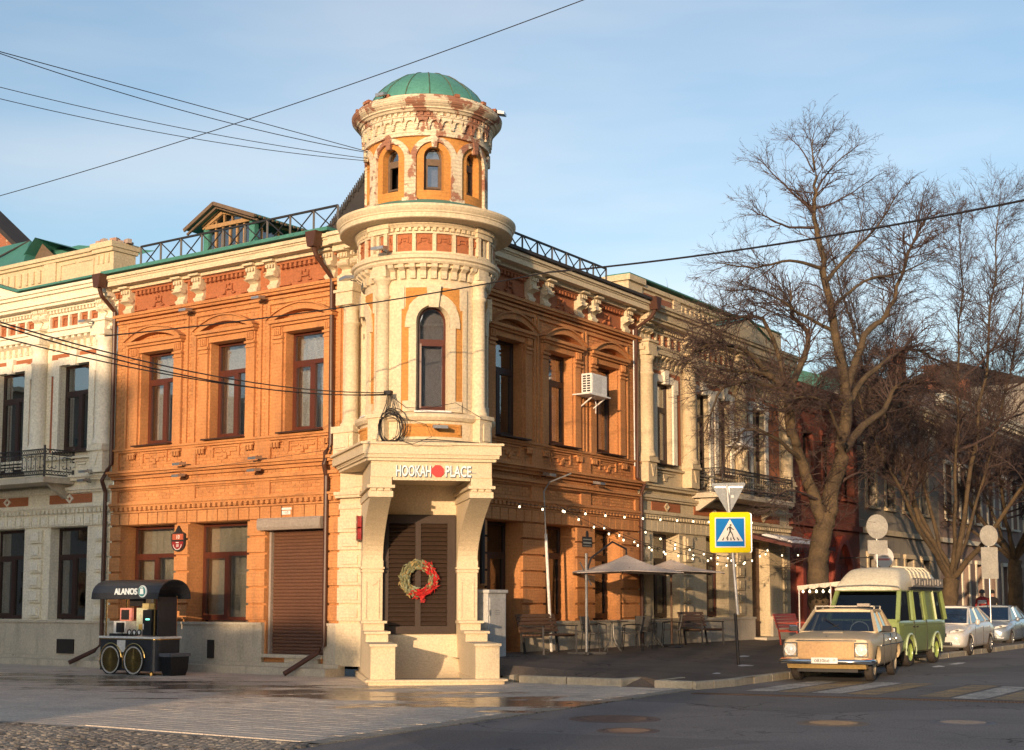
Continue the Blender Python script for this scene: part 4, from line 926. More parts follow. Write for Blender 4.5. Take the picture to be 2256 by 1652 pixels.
rb_, Pr = plain_block('red_house', 'dark red two-storey house behind the big bare tree', 20.62, 27.4, 8.9, REDM, [(22.3, .5), (24.3, .5), (26.3, .5)], REDM, rows=((5.3, 7.4),))
for a, b3 in ((21.4, 22.9), (24.4, 25.9)):
    build('door_arch', MB().strip(Pr, [(a, .4), (a, 2.9)] + [(a + (b3 - a) * i / 10, 2.9 + .75 * math.sin(math.pi * i / 10)) for i in range(1, 10)] + [(b3, 2.9), (b3, .4)], [(a - .25, .4), (a - .25, 2.9)] + [(a - .25 + (b3 - a + .5) * i / 10, 2.9 + 1.05 * math.sin(math.pi * i / 10)) for i in range(1, 10)] + [(b3 + .25, 2.9), (b3 + .25, .4)], 0, .25), mat('red_trim', (.26, .05, .03), rough=.6), rb_)
    dl = build('door', MB().box(Pr, a, b3, 0, .06, .4, 2.9), mat('dark_red_door', (.16, .03, .02), rough=.5), rb_)
    for i in range(2):
        for j in range(4): build('door_panel', MB().box(Pr, a + .1 + i * .72, a + .72 + i * .70, .06, .09, .5 + j * .6, 1.0 + j * .6), mat('dark_red_door', (.16, .03, .02)), dl)
plain_block('grey_beige_house', 'grey beige house with cream window trim between the two big trees', 27.42, 37.5, 9.6, GREYB, [(28.8, .5), (31, .5), (33.2, .5), (35.4, .5)], YELLOWISH, roofm=GREEN)
pk, Pk = plain_block('pink_house', 'tall faded pink house with pale window trim beyond the beige one', 37.52, 56, 10.6, PINK, [(39 + 2.3 * i, .5) for i in range(7)], WHITE, rows=((1.3, 3.3), (5.2, 7.6)))
for a in (41.0, 46.5, 52): build('chimney', MB().box(Pk, a, a + .8, -3.2, -2.6, 10.6, 13.2).box(Pk, a - .08, a + .88, -3.28, -2.52, 13.2, 13.35), BRICKRED, pk)
fb, Pf = plain_block('pale_tower_block', 'pale plastered taller house at the far right end of the street', 56.1, 70, 13.5, mat('pale_plaster', (.38, .335, .28), rough=.85), [(58 + 2.6 * i, .5) for i in range(5)], WHITE, rows=((1.3, 3.3), (5.2, 7.4), (9, 11)))
plain_block('distant_house', 'low brownish house closing the row in the distance', 70.2, 110, 10, PINK, [(72 + 3 * i, .5) for i in range(12)], GREYB)
# brick gable far left, behind the pale building
bgb = thing('brick_gable_house', 'bare red brick gable showing above green roof at far left', 'building', FL(36, -10, 0))
build('gable_wall', MB().plate(FL, [(33.3, 0), (52, 0), (52, 16), (43, 23.9), (33.3, 16.75)], -14.4, -14), BRICKRED, bgb)
build('roof_edge', MB().strip(FL, [(33.1, 16.62), (43, 23.95), (52, 16)], [(33.1, 16.85), (43, 24.2), (52, 16.3)], -15, -13.8), CORR, bgb)
# ---------------- ground ----------------
ASPH = mat('asphalt', (.175, .163, .156), (.225, .207, .196), rough=.78, var=1, sc=.5, fine=.25, bsc=90, bump=.5, island=0)
def crack(m, base):
    n = N(m); b = n.n['Principled BSDF']; g = n.new('ShaderNodeNewGeometry').outputs['Position']
    wv = n.new('ShaderNodeVectorMath', operation='ADD'); n.l.new(g, wv.inputs[0]); nz = n.new('ShaderNodeTexNoise'); nz.inputs['Scale'].default_value = 1.3; nz.inputs['Detail'].default_value = 6; n.l.new(g, nz.inputs[0])
    sc = n.new('ShaderNodeVectorMath', operation='SCALE'); n.l.new(nz.outputs['Color'], sc.inputs[0]); sc.inputs['Scale'].default_value = 1.6; n.l.new(sc.outputs[0], wv.inputs[1])
    v = n.new('ShaderNodeTexVoronoi', feature='DISTANCE_TO_EDGE'); v.inputs['Scale'].default_value = .33; n.l.new(wv.outputs[0], v.inputs['Vector'])
    msk = n.rng(n.noise(g, .25, 3), .47, .56); c = n.math('MULTIPLY', n.rng(v.outputs['Distance'], 0.0, .012, 1, 0), msk)
    v2 = n.new('ShaderNodeTexVoronoi'); v2.inputs['Scale'].default_value = .22; n.l.new(g, v2.inputs['Vector']); pt = n.rng(v2.outputs['Color'], .55, .57, 1.0, .80)
    src = b.inputs['Base Color'].links[0].from_socket; cc = n.mix(1.0, src, pt, 'MULTIPLY')
    sp = n.rng(n.noise(g, 160, 2, .8), .62, .72); cc = n.mix(n.math('MULTIPLY', sp, .35), cc, (.32, .30, .28)); st = n.rng(n.noise(g, 1.1, 5, .7), .55, .75); cc = n.mix(n.math('MULTIPLY', st, .45), cc, tuple(x * .5 for x in base))
    cc = n.mix(c, cc, (.018, .016, .015)); n.l.new(cc, b.inputs['Base Color'])
crack(ASPH, (.175, .163, .156))
ASPH2 = mat('pavement_asphalt', (.19, .152, .122), (.135, .108, .087), rough=.85, var=1, sc=.9, fine=.3, bsc=110, bump=.6)
crack(ASPH2, (.1, .08, .07))
KERB = mat('kerb_stone', (.46, .41, .31), (.34, .31, .25), rough=.85, var=.9, sc=2.5, bump=.4, bsc=40, dirt=.3)
def wet(name, c, c2, wetc, island):
    m = mat(name, c, c2, rough=.8, var=.8, sc=.8, fine=.2, bsc=70, bump=.35, island=island); n = N(m); b = n.n['Principled BSDF']
    g = n.new('ShaderNodeNewGeometry').outputs['Position']; sp = n.new('ShaderNodeSeparateXYZ'); n.l.new(g, sp.inputs[0])
    # damp band in front of the left facade
    a = n.new('ShaderNodeVectorMath', operation='DOT_PRODUCT'); n.l.new(g, a.inputs[0]); a.inputs[1].default_value = tuple(oL)
    dist = n.math('SUBTRACT', a.outputs['Value'], CW.dot(oL))
    mpn = n.new('ShaderNodeMapping'); mpn.inputs['Rotation'].default_value = (0, 0, -.6); mpn.inputs['Scale'].default_value = (.45, 1.1, 1); n.l.new(g, mpn.inputs[0])
    nz = n.noise(mpn.outputs[0], 1.1, 6, .7)
    band = n.math('SUBTRACT', n.rng(n.math('ABSOLUTE', n.math('SUBTRACT', dist, 4.6)), 0, 5.0, 1.0, 0), 0)
    w = n.rng(n.math('ADD', nz, n.math('MULTIPLY', band, .36)), .735, .80)
    src = b.inputs['Base Color'].links[0].from_socket; n.l.new(n.mix(n.math('MULTIPLY', w, .85), src, wetc), b.inputs['Base Color'])
    rs = b.inputs['Roughness'].links[0].from_socket; rr = n.new('ShaderNodeMapRange'); n.l.new(w, rr.inputs[0]); rr.inputs[3].default_value = .8; rr.inputs[4].default_value = .16; n.l.new(rr.outputs[0], b.inputs['Roughness'])
    bpn = b.inputs['Normal'].links[0].from_node; k = n.rng(w, 0, 1, .35, .1); n.l.new(k, bpn.inputs['Strength'])
    return m
PAVE = wet('paving_stone', (.66, .575, .47), (.51, .44, .365), (.085, .070, .056), .10)
PAVEB = wet('paving_border', (.36, .32, .26), (.30, .27, .22), (.09, .08, .065), 0)
g = MB().add([(-900, -900, -.30), (900, -900, -.30), (900, 900, -.30), (-900, 900, -.30)], [(0, 1, 2, 3)]); structure('ground', g, ASPH)
K0 = Vector((3.35, 26.4, 0)); K1 = Vector((.07, 28.6, 0)); Cn = Vector((-2.2, 16.2, 0)); Cd = (Vector((-6.9, 19.3, 0)) - Cn).normalized()
sRk = (K0 - Cn).normalized()              # edge between plaza and road
rd = MB().add([Cn - sRk * 60, Cn - sRk * 60 + Vector((160, 0, 0)), K0 + sR * 260 + Vector((90, 0, 0)), K0 + sR * 260, K0, Cn], [(0, 1, 2, 3, 4, 5)]); rd.v = [Vector((v.x, v.y, -.004)) for v in rd.v]
structure('road', rd, ASPH)
r2 = MB().add([Vector((v.x, v.y, -.004)) for v in (Cn, Cn + Cd * 60, Cn + Cd * 60 - sRk * 60, Cn - sRk * 60)], [(0, 1, 2, 3)]); structure('side_road', r2, ASPH)
# plaza: bedding plus stones
PL = structure('plaza', MB().add([Vector((v.x, v.y, .0)) for v in (Cn, K0, K1, FL(0, 0, 0), FL(30, 0, 0), Cn + Cd * 32)], [(0, 1, 2, 3, 4, 5)]), PAVE)
def inside(p, poly):
    c = False; n = len(poly)
    for i in range(n):
        a, b = poly[i], poly[i - 1]
        if (a.y > p.y) != (b.y > p.y) and p.x < (b.x - a.x) * (p.y - a.y) / (b.y - a.y) + a.x: c = not c
    return c
nrm = Vector((sRk.y, -sRk.x, 0)); nk = Vector((-Cd.y, Cd.x, 0))
poly = [Cn + (K0 - Cn) * .0 + sRk * .35 - nrm * .32, K0 - nrm * .32, K1 + (K1 - K0) * .0, FL(.0, .9, 0), FL(1.9, .64, 0), FL(13, .64, 0), Cn + Cd * 13]
st = MB(); parts = []; pe = (CW - FL(1, 0, 0)).normalized(); pf_ = -oL
fw, fh = .40, .20
o0 = Cn
def pavers(o0, e, f, ni, nj, poly, fw, fh, z, keep, mb, parts, npart):
    cand = []
    for j in range(nj):
        for i in range(-ni, ni):
            c = o0 + e * (fw * (i + (.5 if j % 2 else 0))) + f * (fh * (j + .5))
            if not inside(c, poly): continue
            if keep and not keep(c): continue
            cand.append(c)
    cand.sort(key=lambda c: c.y + abs(c.x + 1) * .1)
    for k, c in enumerate(cand):
        if k < npart: parts.append(c)
        else:
            h = z + rnd.uniform(-.001, .001); tx, ty = rnd.uniform(-.0008, .0008), rnd.uniform(-.0008, .0008); a, b = fw / 2 - .005, fh / 2 - .005
            q = [c - e * a - f * b, c + e * a - f * b, c + e * a + f * b, c - e * a + f * b]
            hs = [h + tx + ty, h - tx + ty, h - tx - ty, h + tx - ty]
            mb.add([Vector((p.x, p.y, hh)) for p, hh in zip(q, hs)] + [Vector((p.x, p.y, -.002)) for p in q], [(0, 1, 2, 3), (0, 4, 5, 1), (1, 5, 6, 2), (2, 6, 7, 3), (3, 7, 4, 0)])
pavers(o0, pe, pf_, 70, 95, poly, fw, fh, .012, None, st, parts, 280)
o = build('paving', st, PAVE, PL); o['kind'] = 'stuff'
src = None
for c in parts:
    if src is None:
        a, b = fw / 2 - .005, fh / 2 - .005; q = [-pe * a - pf_ * b, pe * a - pf_ * b, pe * a + pf_ * b, -pe * a + pf_ * b]
        src = build('paving_stone', MB().add([Vector((p.x, p.y, .012)) for p in q] + [Vector((p.x, p.y, -.002)) for p in q], [(0, 1, 2, 3), (0, 4, 5, 1), (1, 5, 6, 2), (2, 6, 7, 3), (3, 7, 4, 0)]), PAVE, PL, world=False); src.location = c
    else: share('paving_stone', src, PL, Vector((c.x, c.y, rnd.uniform(-.001, .001))))
bd = MB()                                  # border stones along road and cobbles
L = (K0 - Cn).length; n = int(L / .5)
for i in range(n):
    p = Cn + sRk * (L * i / n + .01); q = Cn + sRk * (L * (i + 1) / n - .01); build('border_stone', MB().slab([p, q, q - nrm * .3, p - nrm * .3], -.05, .0135), PAVEB, PL)
for i in range(40):
    p = Cn + Cd * (.4 * i + .01); q = Cn + Cd * (.4 * (i + 1) - .01); build('border_stone', MB().slab([p, q, q - nk * .12, p - nk * .12], -.05, .0135), PAVEB, PL)
# cobbles
COB = wet('cobble', (.30, .265, .22), (.19, .165, .14), (.07, .06, .05), .5)
CS = structure('cobbled_strip', MB().slab([Cn, Cn + Cd * 22, Cn + Cd * 22 + nk * 2.3, Cn + nk * 2.3], -.05, -.001), mat('cobble_joint', (.045, .04, .035), rough=.9), None)
def cobble(c, ax, ay, h):
    a, b = .052 * ax, .045 * ay; v = []
    for sc_, z in ((1, -.01), (.95, h * .6), (.62, h)):
        v += [c + Cd * (x * a * sc_) + nk * (y * b * sc_) + UP * z for x, y in ((-1, -1), (1, -1), (1, 1), (-1, 1))]
    return v, [(0, 1, 5, 4), (1, 2, 6, 5), (2, 3, 7, 6), (3, 0, 4, 7), (4, 5, 9, 8), (5, 6, 10, 9), (6, 7, 11, 10), (7, 4, 8, 11), (8, 9, 10, 11)]
cm_ = MB(); pc = []; k = 0
for j in range(23):
    for i in range(110):
        c = Cn + Cd * (.115 * (i + (.5 if j % 2 else 0)) + rnd.uniform(-.006, .006)) + nk * (.1 * (j + .5))
        sx = 1127.5 + 3150 * c.x / c.y
        if sx < -60 or sx > 760: continue
        if j >= 3 and j < 12 and k < 280: pc.append(c); k += 1; continue
        v, f = cobble(c, rnd.uniform(.85, 1.05), rnd.uniform(.85, 1.05), rnd.uniform(.012, .03)); cm_.add(v, f)
o = build('cobbles', cm_, COB, CS); o['kind'] = 'stuff'
src = None
for c in pc:
    if src is None: v, f = cobble(Vector((0, 0, 0)), 1, 1, .022); src = build('cobblestone', MB().add(v, f), COB, CS, world=False); src.location = c
    else: share('cobblestone', src, CS, c + UP * rnd.uniform(-.006, .006))
# pavement before the right facade, kerbs
def wpt(x, y): return Vector((x, y, walk_z(x, y)))
far = 200
KN = K0 + sR * 0.9 + Vector((.75, 0, 0))   # kerb swings out to the street line
SW0 = Vector((5.15, 29.3, 0))
front = lambda t: K1.lerp(K0, t)
inn = lambda t, d: front(t) + Vector((.56, .83, 0)) * d
SWL = [inn(1, .12), Vector((4.05, 27.25, 0)), Vector((4.75, 28.35, 0)), SW0, SW0 + sR * 10, SW0 + sR * 30, SW0 + sR * 90, SW0 + sR * far]
wl_ = [FR(x, -.02, 0) for x in (4.95, 5.3, 6, 7, 17, 36, 98, 210)]
wm_ = MB(); vs = []; NN = 6
for a, b in zip(SWL, wl_):
    for k in range(NN + 1):
        p = a.lerp(b, k / NN); vs.append(Vector((p.x, p.y, .135 + (walk_z(p.x, p.y) - .135) * (1 if k else 0))))
wm_.add(vs, [(i * (NN + 1) + k, i * (NN + 1) + k + 1, (i + 1) * (NN + 1) + k + 1, (i + 1) * (NN + 1) + k) for i in range(len(SWL) - 1) for k in range(NN)])
ts = [-.13, 0, .15, .3, .45, .60, .62, .70, .78, .80, .9, 1.0]; vv = [0, .14, .2, .35, .5, .7, .85, 1.0]; vs = []
for t in ts:
    a, b = inn(t, .12 if t > -.1 else -.1), FR(1.45 + 3.5 * max(t, -.1), -.02, 0)
    for v in vv:
        p = a.lerp(b, v); z = .135 if v == 0 else max(.14, walk_z(p.x, p.y))
        if .61 < t < .79: z = .012 if v == 0 else z
        vs.append(Vector((p.x, p.y, z)))
M_ = len(vv); wm_.add(vs, [(i * M_ + k, i * M_ + k + 1, (i + 1) * M_ + k + 1, (i + 1) * M_ + k) for i in range(len(ts) - 1) for k in range(M_ - 1)])
q = lambda p, z: Vector((p.x, p.y, z))
wm_.add([q(inn(.61, -.03), .004), q(inn(.79, -.03), .004), q(inn(.79, .13), .013), q(inn(.61, .13), .013)], [(0, 1, 2, 3)])
PV = structure('pavement', wm_, ASPH2)
KB = structure('kerb', MB().slab([q(K0, 0), q(K0 + Vector((.1, .1, 0)), 0), q(K0 + Vector((.0, .12, 0)), 0)], -.02, .01), KERB)
def kstone(a, b, wd, z1a, z1b, up):
    n = Vector((-(b - a).y, (b - a).x, 0)).normalized() * wd
    e = (b - a).normalized() * .012; a = a + e; b = b - e; c = .02
    j = Vector((rnd.uniform(-.008, .008), rnd.uniform(-.008, .008), 0)); a = a + j; b = b + j * .5
    mb = MB(); vs = []
    for p, z in ((a, z1a), (b, z1b)):
        vs += [q(p, -.03), q(p, z - c), q(p + n * (c / wd), z), q(p + n, z), q(p + n, -.03)]
    mb.add(vs, [(0, 1, 6, 5), (1, 2, 7, 6), (2, 3, 8, 7), (3, 4, 9, 8), (0, 1, 2, 3, 4), (5, 6, 7, 8, 9)])
    build('kerb_stone', mb, KERB, KB)
for t0, t1 in ((0.02, .3), (.3, .61)): kstone(front(t0), front(t1), .15, .15, .15, 1)
kstone(front(.61), inn(.66, 1.0), .15, .15, .165, 1)
kstone(inn(.79, 1.0), front(.785), .12, .165, .15, 1)
kstone(front(.785), front(.985), .15, .15, .15, 1)
kp = [K0, Vector((3.75, 26.85, 0)), Vector((4.25, 27.5, 0)), Vector((4.75, 28.4, 0))]
for a, b in zip(kp[:-1], kp[1:]): kstone(a, b, .15, .14, .14, 1)
p = kp[-1]
for i in range(60): b = p + sR * 1.0; kstone(p, b, .15, .14, .14, 1); p = b
kstone(K1 + Vector((-.28, .22, 0)), K1 + Vector((-.03, .03, 0)), .2, .13, .16, 1)
# zebra crossing, drain, manholes
ZW = mat('worn_white_marking', (.60, .57, .50), (.22, .21, .195), rough=.7, var=1.0, sc=2.2, fine=.3); ZY = mat('worn_yellow_marking', (.42, .29, .13), (.19, .16, .12), rough=.7, var=1.0, sc=2.2, fine=.3)
zc = Vector((4.0, 26.0, 0)); ze = Vector((.86, -.51, 0)).normalized()
for i in range(13):
    a = zc + ze * (.1 + i * .62); L = 3.9
    w = ze * .52; f = sR * L
    if i in (4, 8): continue
    a = a + sR * (.25 if i < 6 else .05)
    mk = structure('road_marking', MB().add([Vector((p.x, p.y, .0008)) for p in (a, a + w, a + w + f, a + f)], [(0, 1, 2, 3)]), ZW if i % 2 == 0 else ZY)
dg_ = thing('drain_channel', 'long slotted iron drain grating crossing the asphalt before the zebra crossing', 'drain', (3.2, 25.3, 0)); da = Vector((3.2, 25.35, 0)); db = Vector((10.6, 22.0, 0)); du = (db - da).normalized(); dn_ = Vector((-du.y, du.x, 0)); DL = (db - da).length
build('channel', MB().slab([da - dn_ * .14, db - dn_ * .14, db + dn_ * .14, da + dn_ * .14], -.03, -.001), mat('drain_black', (.015, .015, .015), rough=.9), dg_)
bsrc = None
for i in range(int(DL / .055)):
    if i > 145: break
    loc = da + du * (.055 * i + .02)
    if bsrc is None: bsrc = build('grate_bar', MB().bar(-dn_ * .13 - du * .03, dn_ * .13 + du * .03, .028, .012), mat('rusty_iron', (.10, .07, .055), (.07, .05, .045), rough=.7), dg_, world=False); bsrc.location = loc - Vector((3.2, 25.3, 0)) + UP * .004
    else: share('grate_bar', bsrc, dg_, loc - Vector((3.2, 25.3, 0)) + UP * .004)
MH = mat('manhole_iron', (.12, .085, .07), (.10, .075, .065), rough=.6, bump=.6, bsc=60)
for (x, y, r, lab, m) in ((1.41, 19.9, .62, 'larger rusty manhole cover in the asphalt nearer the kerb corner', MH), (1.45, 18.1, .38, 'small rusty round cover nearest to the camera of the pair in the asphalt', MH), (4.25, 19.2, .45, 'round yellowish manhole cover in the asphalt below the old sedan', mat('sandy_cover', (.19, .145, .10), (.13, .105, .08), rough=.7)), (6.0, 19.3, .42, 'wet grey round cover at the right edge of the asphalt', mat('grey_cover', (.13, .13, .14), rough=.5))):
    t = thing('manhole_cover', lab, 'manhole cover', (x, y, 0), group='manhole covers in the road'); P = lambda a, b, z, x=x, y=y: Vector((x + a, y + b, z))
    mb = MB(); mb.lathe((x, y, 0), [(.001, .004), (r * .8, .004), (r * .8, 0), (r * .84, 0), (r * .84, .004), (r, .003), (r + .02, -.003)], 28); build('cover_plate', mb, m, t)
    rb3 = MB()
    for i in range(-4, 5):
        w = math.sqrt(max(0, (r * .7) ** 2 - (i * r * .16) ** 2)); rb3.box(P, -w, w, i * r * .16 - .012, i * r * .16 + .012, .003, .007)
    build('raised_bars', rb3, m, t)
# ---------------- vehicles: x across (right in the picture), y backwards, z up ----------------
TYRE = mat('tyre_rubber', (.045, .038, .034), (.09, .07, .055), rough=.85, obj=True, sc=3, bump=.3)
DARKP = mat('black_trim', (.02, .02, .022), rough=.6, bump=.05)
CARGL = glassy('car_glass', (.28, .32, .34), .14)
CARDK = glassy('tinted_car_glass', (.04, .045, .06), .07)
LAMP = mat('headlamp_glass', (.80, .80, .76), (.6, .6, .58), rough=.12, spec=1, bump=.0, obj=True)
AMBER = mat('amber_lamp', (.6, .16, .02), rough=.25, bump=0)
SEATM = mat('dark_seat_cloth', (.05, .045, .05), rough=.9)
def paint(name, c, c2, rough=.28, dust=0, metal=0):
    m = mat(name, c, c2, rough=rough, var=.8, sc=1.5, fine=.06, bsc=30, bump=.04, obj=True, metal=metal)
    m.node_tree.nodes['Principled BSDF'].inputs['Coat Weight'].default_value = 0 if dust else .6
    return m
def hull(secs, k=1):
    """secs: (y, zb, zm, zt, wb, wm, wt, crown)"""
    mb = MB(); vs = []
    for y, zb, zm, zt, wb, wm, wt, cr in secs:
        h = [(0, zb), (wb * .55, zb), (wb, zb), (wm * .985, zb + .13 * (zm - zb) + .06), (wm, zm * .55 + zb * .45 + .05), (wm, zm), (wt + (wm - wt) * .45, zt - (zt - zm) * .28), (wt, zt), (wt * .5, zt + cr * .8), (0, zt + cr)]
        ring_ = [(x, z) for x, z in h] + [(-x, z) for x, z in h[-2:0:-1]]
        vs.append([Vector((x, y, z)) for x, z in ring_])
    n = len(vs[0]); fl = [v for r in vs for v in r]
    fs = [(i * n + j, i * n + (j + 1) % n, (i + 1) * n + (j + 1) % n, (i + 1) * n + j) for i in range(len(vs) - 1) for j in range(n)]
    m = n // 2
    for b in (0, (len(vs) - 1) * n):
        for j in range(m): 
            a0, a1, c0, c1 = b + j, b + j + 1, b + (n - j) % n, b + n - j - 1
            fs.append((a0, a1, c1, c0) if j else (b, b + 1, b + n - 1)) if j < m - 1 else fs.append((a0, a1, c0))
    return mb.add(fl, fs)
def carve(name, mb, m, parent, arches, sub=1, xw=2.4, rad=.37, bev=0):
    me = bpy.data.meshes.new(name); me.from_pydata([tuple(v) for v in mb.v], [], mb.f); me.update()
    o = bpy.data.objects.new(name, me); col.objects.link(o)
    import bmesh
    bm = bmesh.new(); bm.from_mesh(me); bmesh.ops.recalc_face_normals(bm, faces=bm.faces); bm.to_mesh(me); bm.free()
    if sub: s = o.modifiers.new('s', 'SUBSURF'); s.levels = sub; s.render_levels = sub
    cs = []
    for y, z, r in arches:
        for sg in (-1, 1):
            c = MB().lathe((0, 0, 0), [(r, .0), (r, .42)], 28, cap=True); c.v = [Vector((sg * (1.05 - v.z), y + v.x, z + v.y)) for v in c.v]
            cm = bpy.data.meshes.new('c'); cm.from_pydata([tuple(v) for v in c.v], [], c.f); cm.update()
            bm = bmesh.new(); bm.from_mesh(cm); bmesh.ops.recalc_face_normals(bm, faces=bm.faces); bm.to_mesh(cm); bm.free()
            co = bpy.data.objects.new('c', cm); col.objects.link(co); cs.append(co)
            b = o.modifiers.new('b', 'BOOLEAN'); b.object = co; b.operation = 'DIFFERENCE'; b.solver = 'EXACT'
    dg = bpy.context.evaluated_depsgraph_get(); dg.update(); nm = bpy.data.meshes.new_from_object(o.evaluated_get(dg), depsgraph=dg)
    o.modifiers.clear(); o.data = nm; o.name = name
    for c in cs: bpy.data.objects.remove(c)
    bpy.data.meshes.remove(me); nm.materials.clear(); nm.materials.append(m); nm.polygons.foreach_set('use_smooth', [True] * len(nm.polygons))
    nm.set_sharp_from_angle(angle=R(32)); o.parent = parent
    return o
def local(parent, name, mb, m, smooth=False, **k):
    return build(name, mb, m, parent, world=False, smooth=smooth, **k)
def wheel(parent, x, y, r, sg, rim, w=.17, spokes=0, cap=None):
    t = MB(); prof = [(r * .62, -w / 2), (r * .9, -w / 2 - .0), (r * .985, -w * .38), (r, -w * .2), (r, w * .2), (r * .985, w * .38), (r * .9, w / 2), (r * .62, w / 2)]
    t.lathe((0, 0, 0), prof, 30); t.v = [Vector((v.z * sg, v.x, v.y)) for v in t.v]
    o = local(parent, 'wheel', t, TYRE); o.location = (x, y, r)
    f = MB().lathe((0, 0, 0), [(r * .64, w * .5), (r * .62, w * .38), (r * .5, w * .2), (r * .3, w * .22), (r * .26, w * .34), (.001, w * .36)], 24)
    for q in range(spokes):
        a = 2 * math.pi * q / spokes; u = Vector((math.cos(a), math.sin(a), 0)); f.bar(u * r * .1 + UP * w * .42, u * r * .6 + UP * w * .44, .05, .03)
    f.v = [Vector((v.z * sg, v.x, v.y)) for v in f.v]; local(o, 'rim', f, rim)
    return o
def cabin(parent, base, top, wb, wt, splits, pm, gm, pil=.055, roof_cr=.04, rt=.035, mat_roof=None):
    """base=(y0,z0,y1,z1) bottom edge front/back, top=(y0,z0,y1,z1)"""
    yb0, zb0, yb1, zb1 = base; yt0, zt0, yt1, zt1 = top
    B = lambda s, y: Vector((s * wb, y, zb0 + (zb1 - zb0) * (y - yb0) / (yb1 - yb0))); T = lambda s, y: Vector((s * wt, y, zt0 + (zt1 - zt0) * (y - yt0) / (yt1 - yt0)))
    rf = MB(); vs = []; ns = 8; nl = 7
    for i in range(nl + 1):
        y = yt0 + (yt1 - yt0) * i / nl; e = math.sin(math.pi * min(1, max(0, .12 + .76 * i / nl)))
        for j in range(ns + 1):
            q = -1 + 2 * j / ns; vs.append(Vector((q * (wt + .012), y, zt0 + (zt1 - zt0) * i / nl + roof_cr * (1 - q ** 4) * (.55 + .45 * e) + .012 * e)))
    rf.add(vs, [(i * (ns + 1) + j, i * (ns + 1) + j + 1, (i + 1) * (ns + 1) + j + 1, (i + 1) * (ns + 1) + j) for i in range(nl) for j in range(ns)])
    ro = local(parent, 'roof', rf, mat_roof or pm, smooth=True); so = ro.modifiers.new('t', 'SOLIDIFY'); so.thickness = rt
    pl = MB()
    for s in (-1, 1):
        pl.bar(B(s, yb0), T(s, yt0), pil, pil * 1.1); pl.bar(B(s, yb1), T(s, yt1), pil * 1.05, pil * 1.05); pl.bar(T(s, yt0), T(s, yt1), pil * .9)
        for yb, yt in splits: pl.bar(B(s, yb), T(s, yt), pil * .6, pil)
    pl.bar(T(-1, yt0), T(1, yt0), pil * .8); pl.bar(T(-1, yt1), T(1, yt1), pil * .8); pl.bar(B(-1, yb0), B(1, yb0), pil * .8); pl.bar(B(-1, yb1), B(1, yb1), pil * .8)
    local(parent, 'pillars', pl, pm)
    i_ = .012
    local(parent, 'windscreen', MB().add([B(-1, yb0), B(1, yb0), T(1, yt0), T(-1, yt0)], [(0, 1, 2, 3)]), gm)
    local(parent, 'rear_window', MB().add([B(-1, yb1), B(1, yb1), T(1, yt1), T(-1, yt1)], [(0, 1, 2, 3)]), gm)
    ed = [(yb0, yt0)] + list(splits) + [(yb1, yt1)]
    for s in (-1, 1):
        for (a, b), (c, d) in zip(ed[:-1], ed[1:]): local(parent, 'side_window', MB().add([B(s, a), B(s, c), T(s, d), T(s, b)], [(0, 1, 2, 3)]), gm)
def seats(parent, y, z, w=.5, rows=1):
    for i in range(rows):
        for s in (-1, 1): local(parent, 'seat', MB().box(I3, s * .36 - w / 2, s * .36 + w / 2, y + i * .95, y + .5 + i * .95, z, z + .16).prism(lambda a, d, zz: Vector((a, d, zz)), [(y + .42 + i * .95, z + .1), (y + .58 + i * .95, z + .1), (y + .72 + i * .95, z + .62), (y + .62 + i * .95, z + .62)], s * .36 - w / 2, s * .36 + w / 2), SEATM, bevel=.03)
def mirror_x(f, *a):
    for s in (-1, 1): f(s, *a)
YP = Vector((0, 1, 0)); XP = Vector((1, 0, 0))
def front_text(parent, body, size, p, m, bold=.0):
    return text_mesh('lettering', body, size, basis(XP, UP, -YP, Vector(p)), m, parent, extrude=.002, bold=bold, world=False)
# ---- old beige sedan ----
VP = paint('dull_beige_paint', (.60, .47, .29), (.52, .40, .25), rough=.38, dust=1)
h = R(23); V = thing('beige_sedan', 'old boxy sand-beige sedan with chrome bumper and square headlamp housings standing on the zebra crossing', 'car', (6.27, 28.80, 0), -h)
sec = [(0.0, .40, .70, .84, .70, .84, .80, .0), (.03, .34, .72, .87, .80, .89, .82, .01), (.5, .30, .74, .92, .82, .905, .80, .022), (1.0, .27, .76, .955, .82, .91, .79, .03), (1.36, .26, .78, .98, .82, .91, .78, .03), (2.4, .26, .79, .97, .82, .91, .78, .0), (3.55, .28, .79, .96, .82, .905, .78, .02), (4.1, .32, .78, .945, .82, .90, .78, .03), (4.62, .38, .74, .90, .79, .88, .77, .02), (4.70, .44, .70, .84, .70, .84, .75, .0)]
body = hull(sec); carve('body', body, VP, V, [(.78, .33, .385), (3.62, .33, .385)], sub=1)
local(V, 'wheel_well', MB().box(I3, -.72, .72, .4, 4.1, .28, .66), DARKP)
cabin(V, (1.34, .965, 3.72, .955), (1.98, 1.40, 3.15, 1.40), .765, .60, [(1.62, 2.0), (2.46, 2.50), (3.28, 3.08)], VP, CARGL, roof_cr=.055)
for s in (-1, 1): local(V, 'roof_gutter', MB().tube([(s * .63, 2.0, 1.43), (s * .62, 3.1, 1.43)], .015, 5), CHROME)
seats(V, 2.0, .55, rows=2)
local(V, 'dashboard', MB().box(I3, -.70, .70, 1.38, 1.72, .72, .955), DARKP)
sw_ = MB(); sw_.tube([(.36 + .19 * math.cos(q), 1.86 + .05 * math.sin(q), 1.0 + .18 * math.sin(q)) for q in [2 * math.pi * i / 20 for i in range(21)]], .012, 5); local(V, 'steering_wheel', sw_, WHT)
local(V, 'face_panel', MB().box(I3, -.56, .56, -.035, .0, .47, .80), mat('grille_panel_ochre', (.56, .34, .15), (.50, .30, .14), rough=.5, obj=True, bump=.05), bevel=.01)
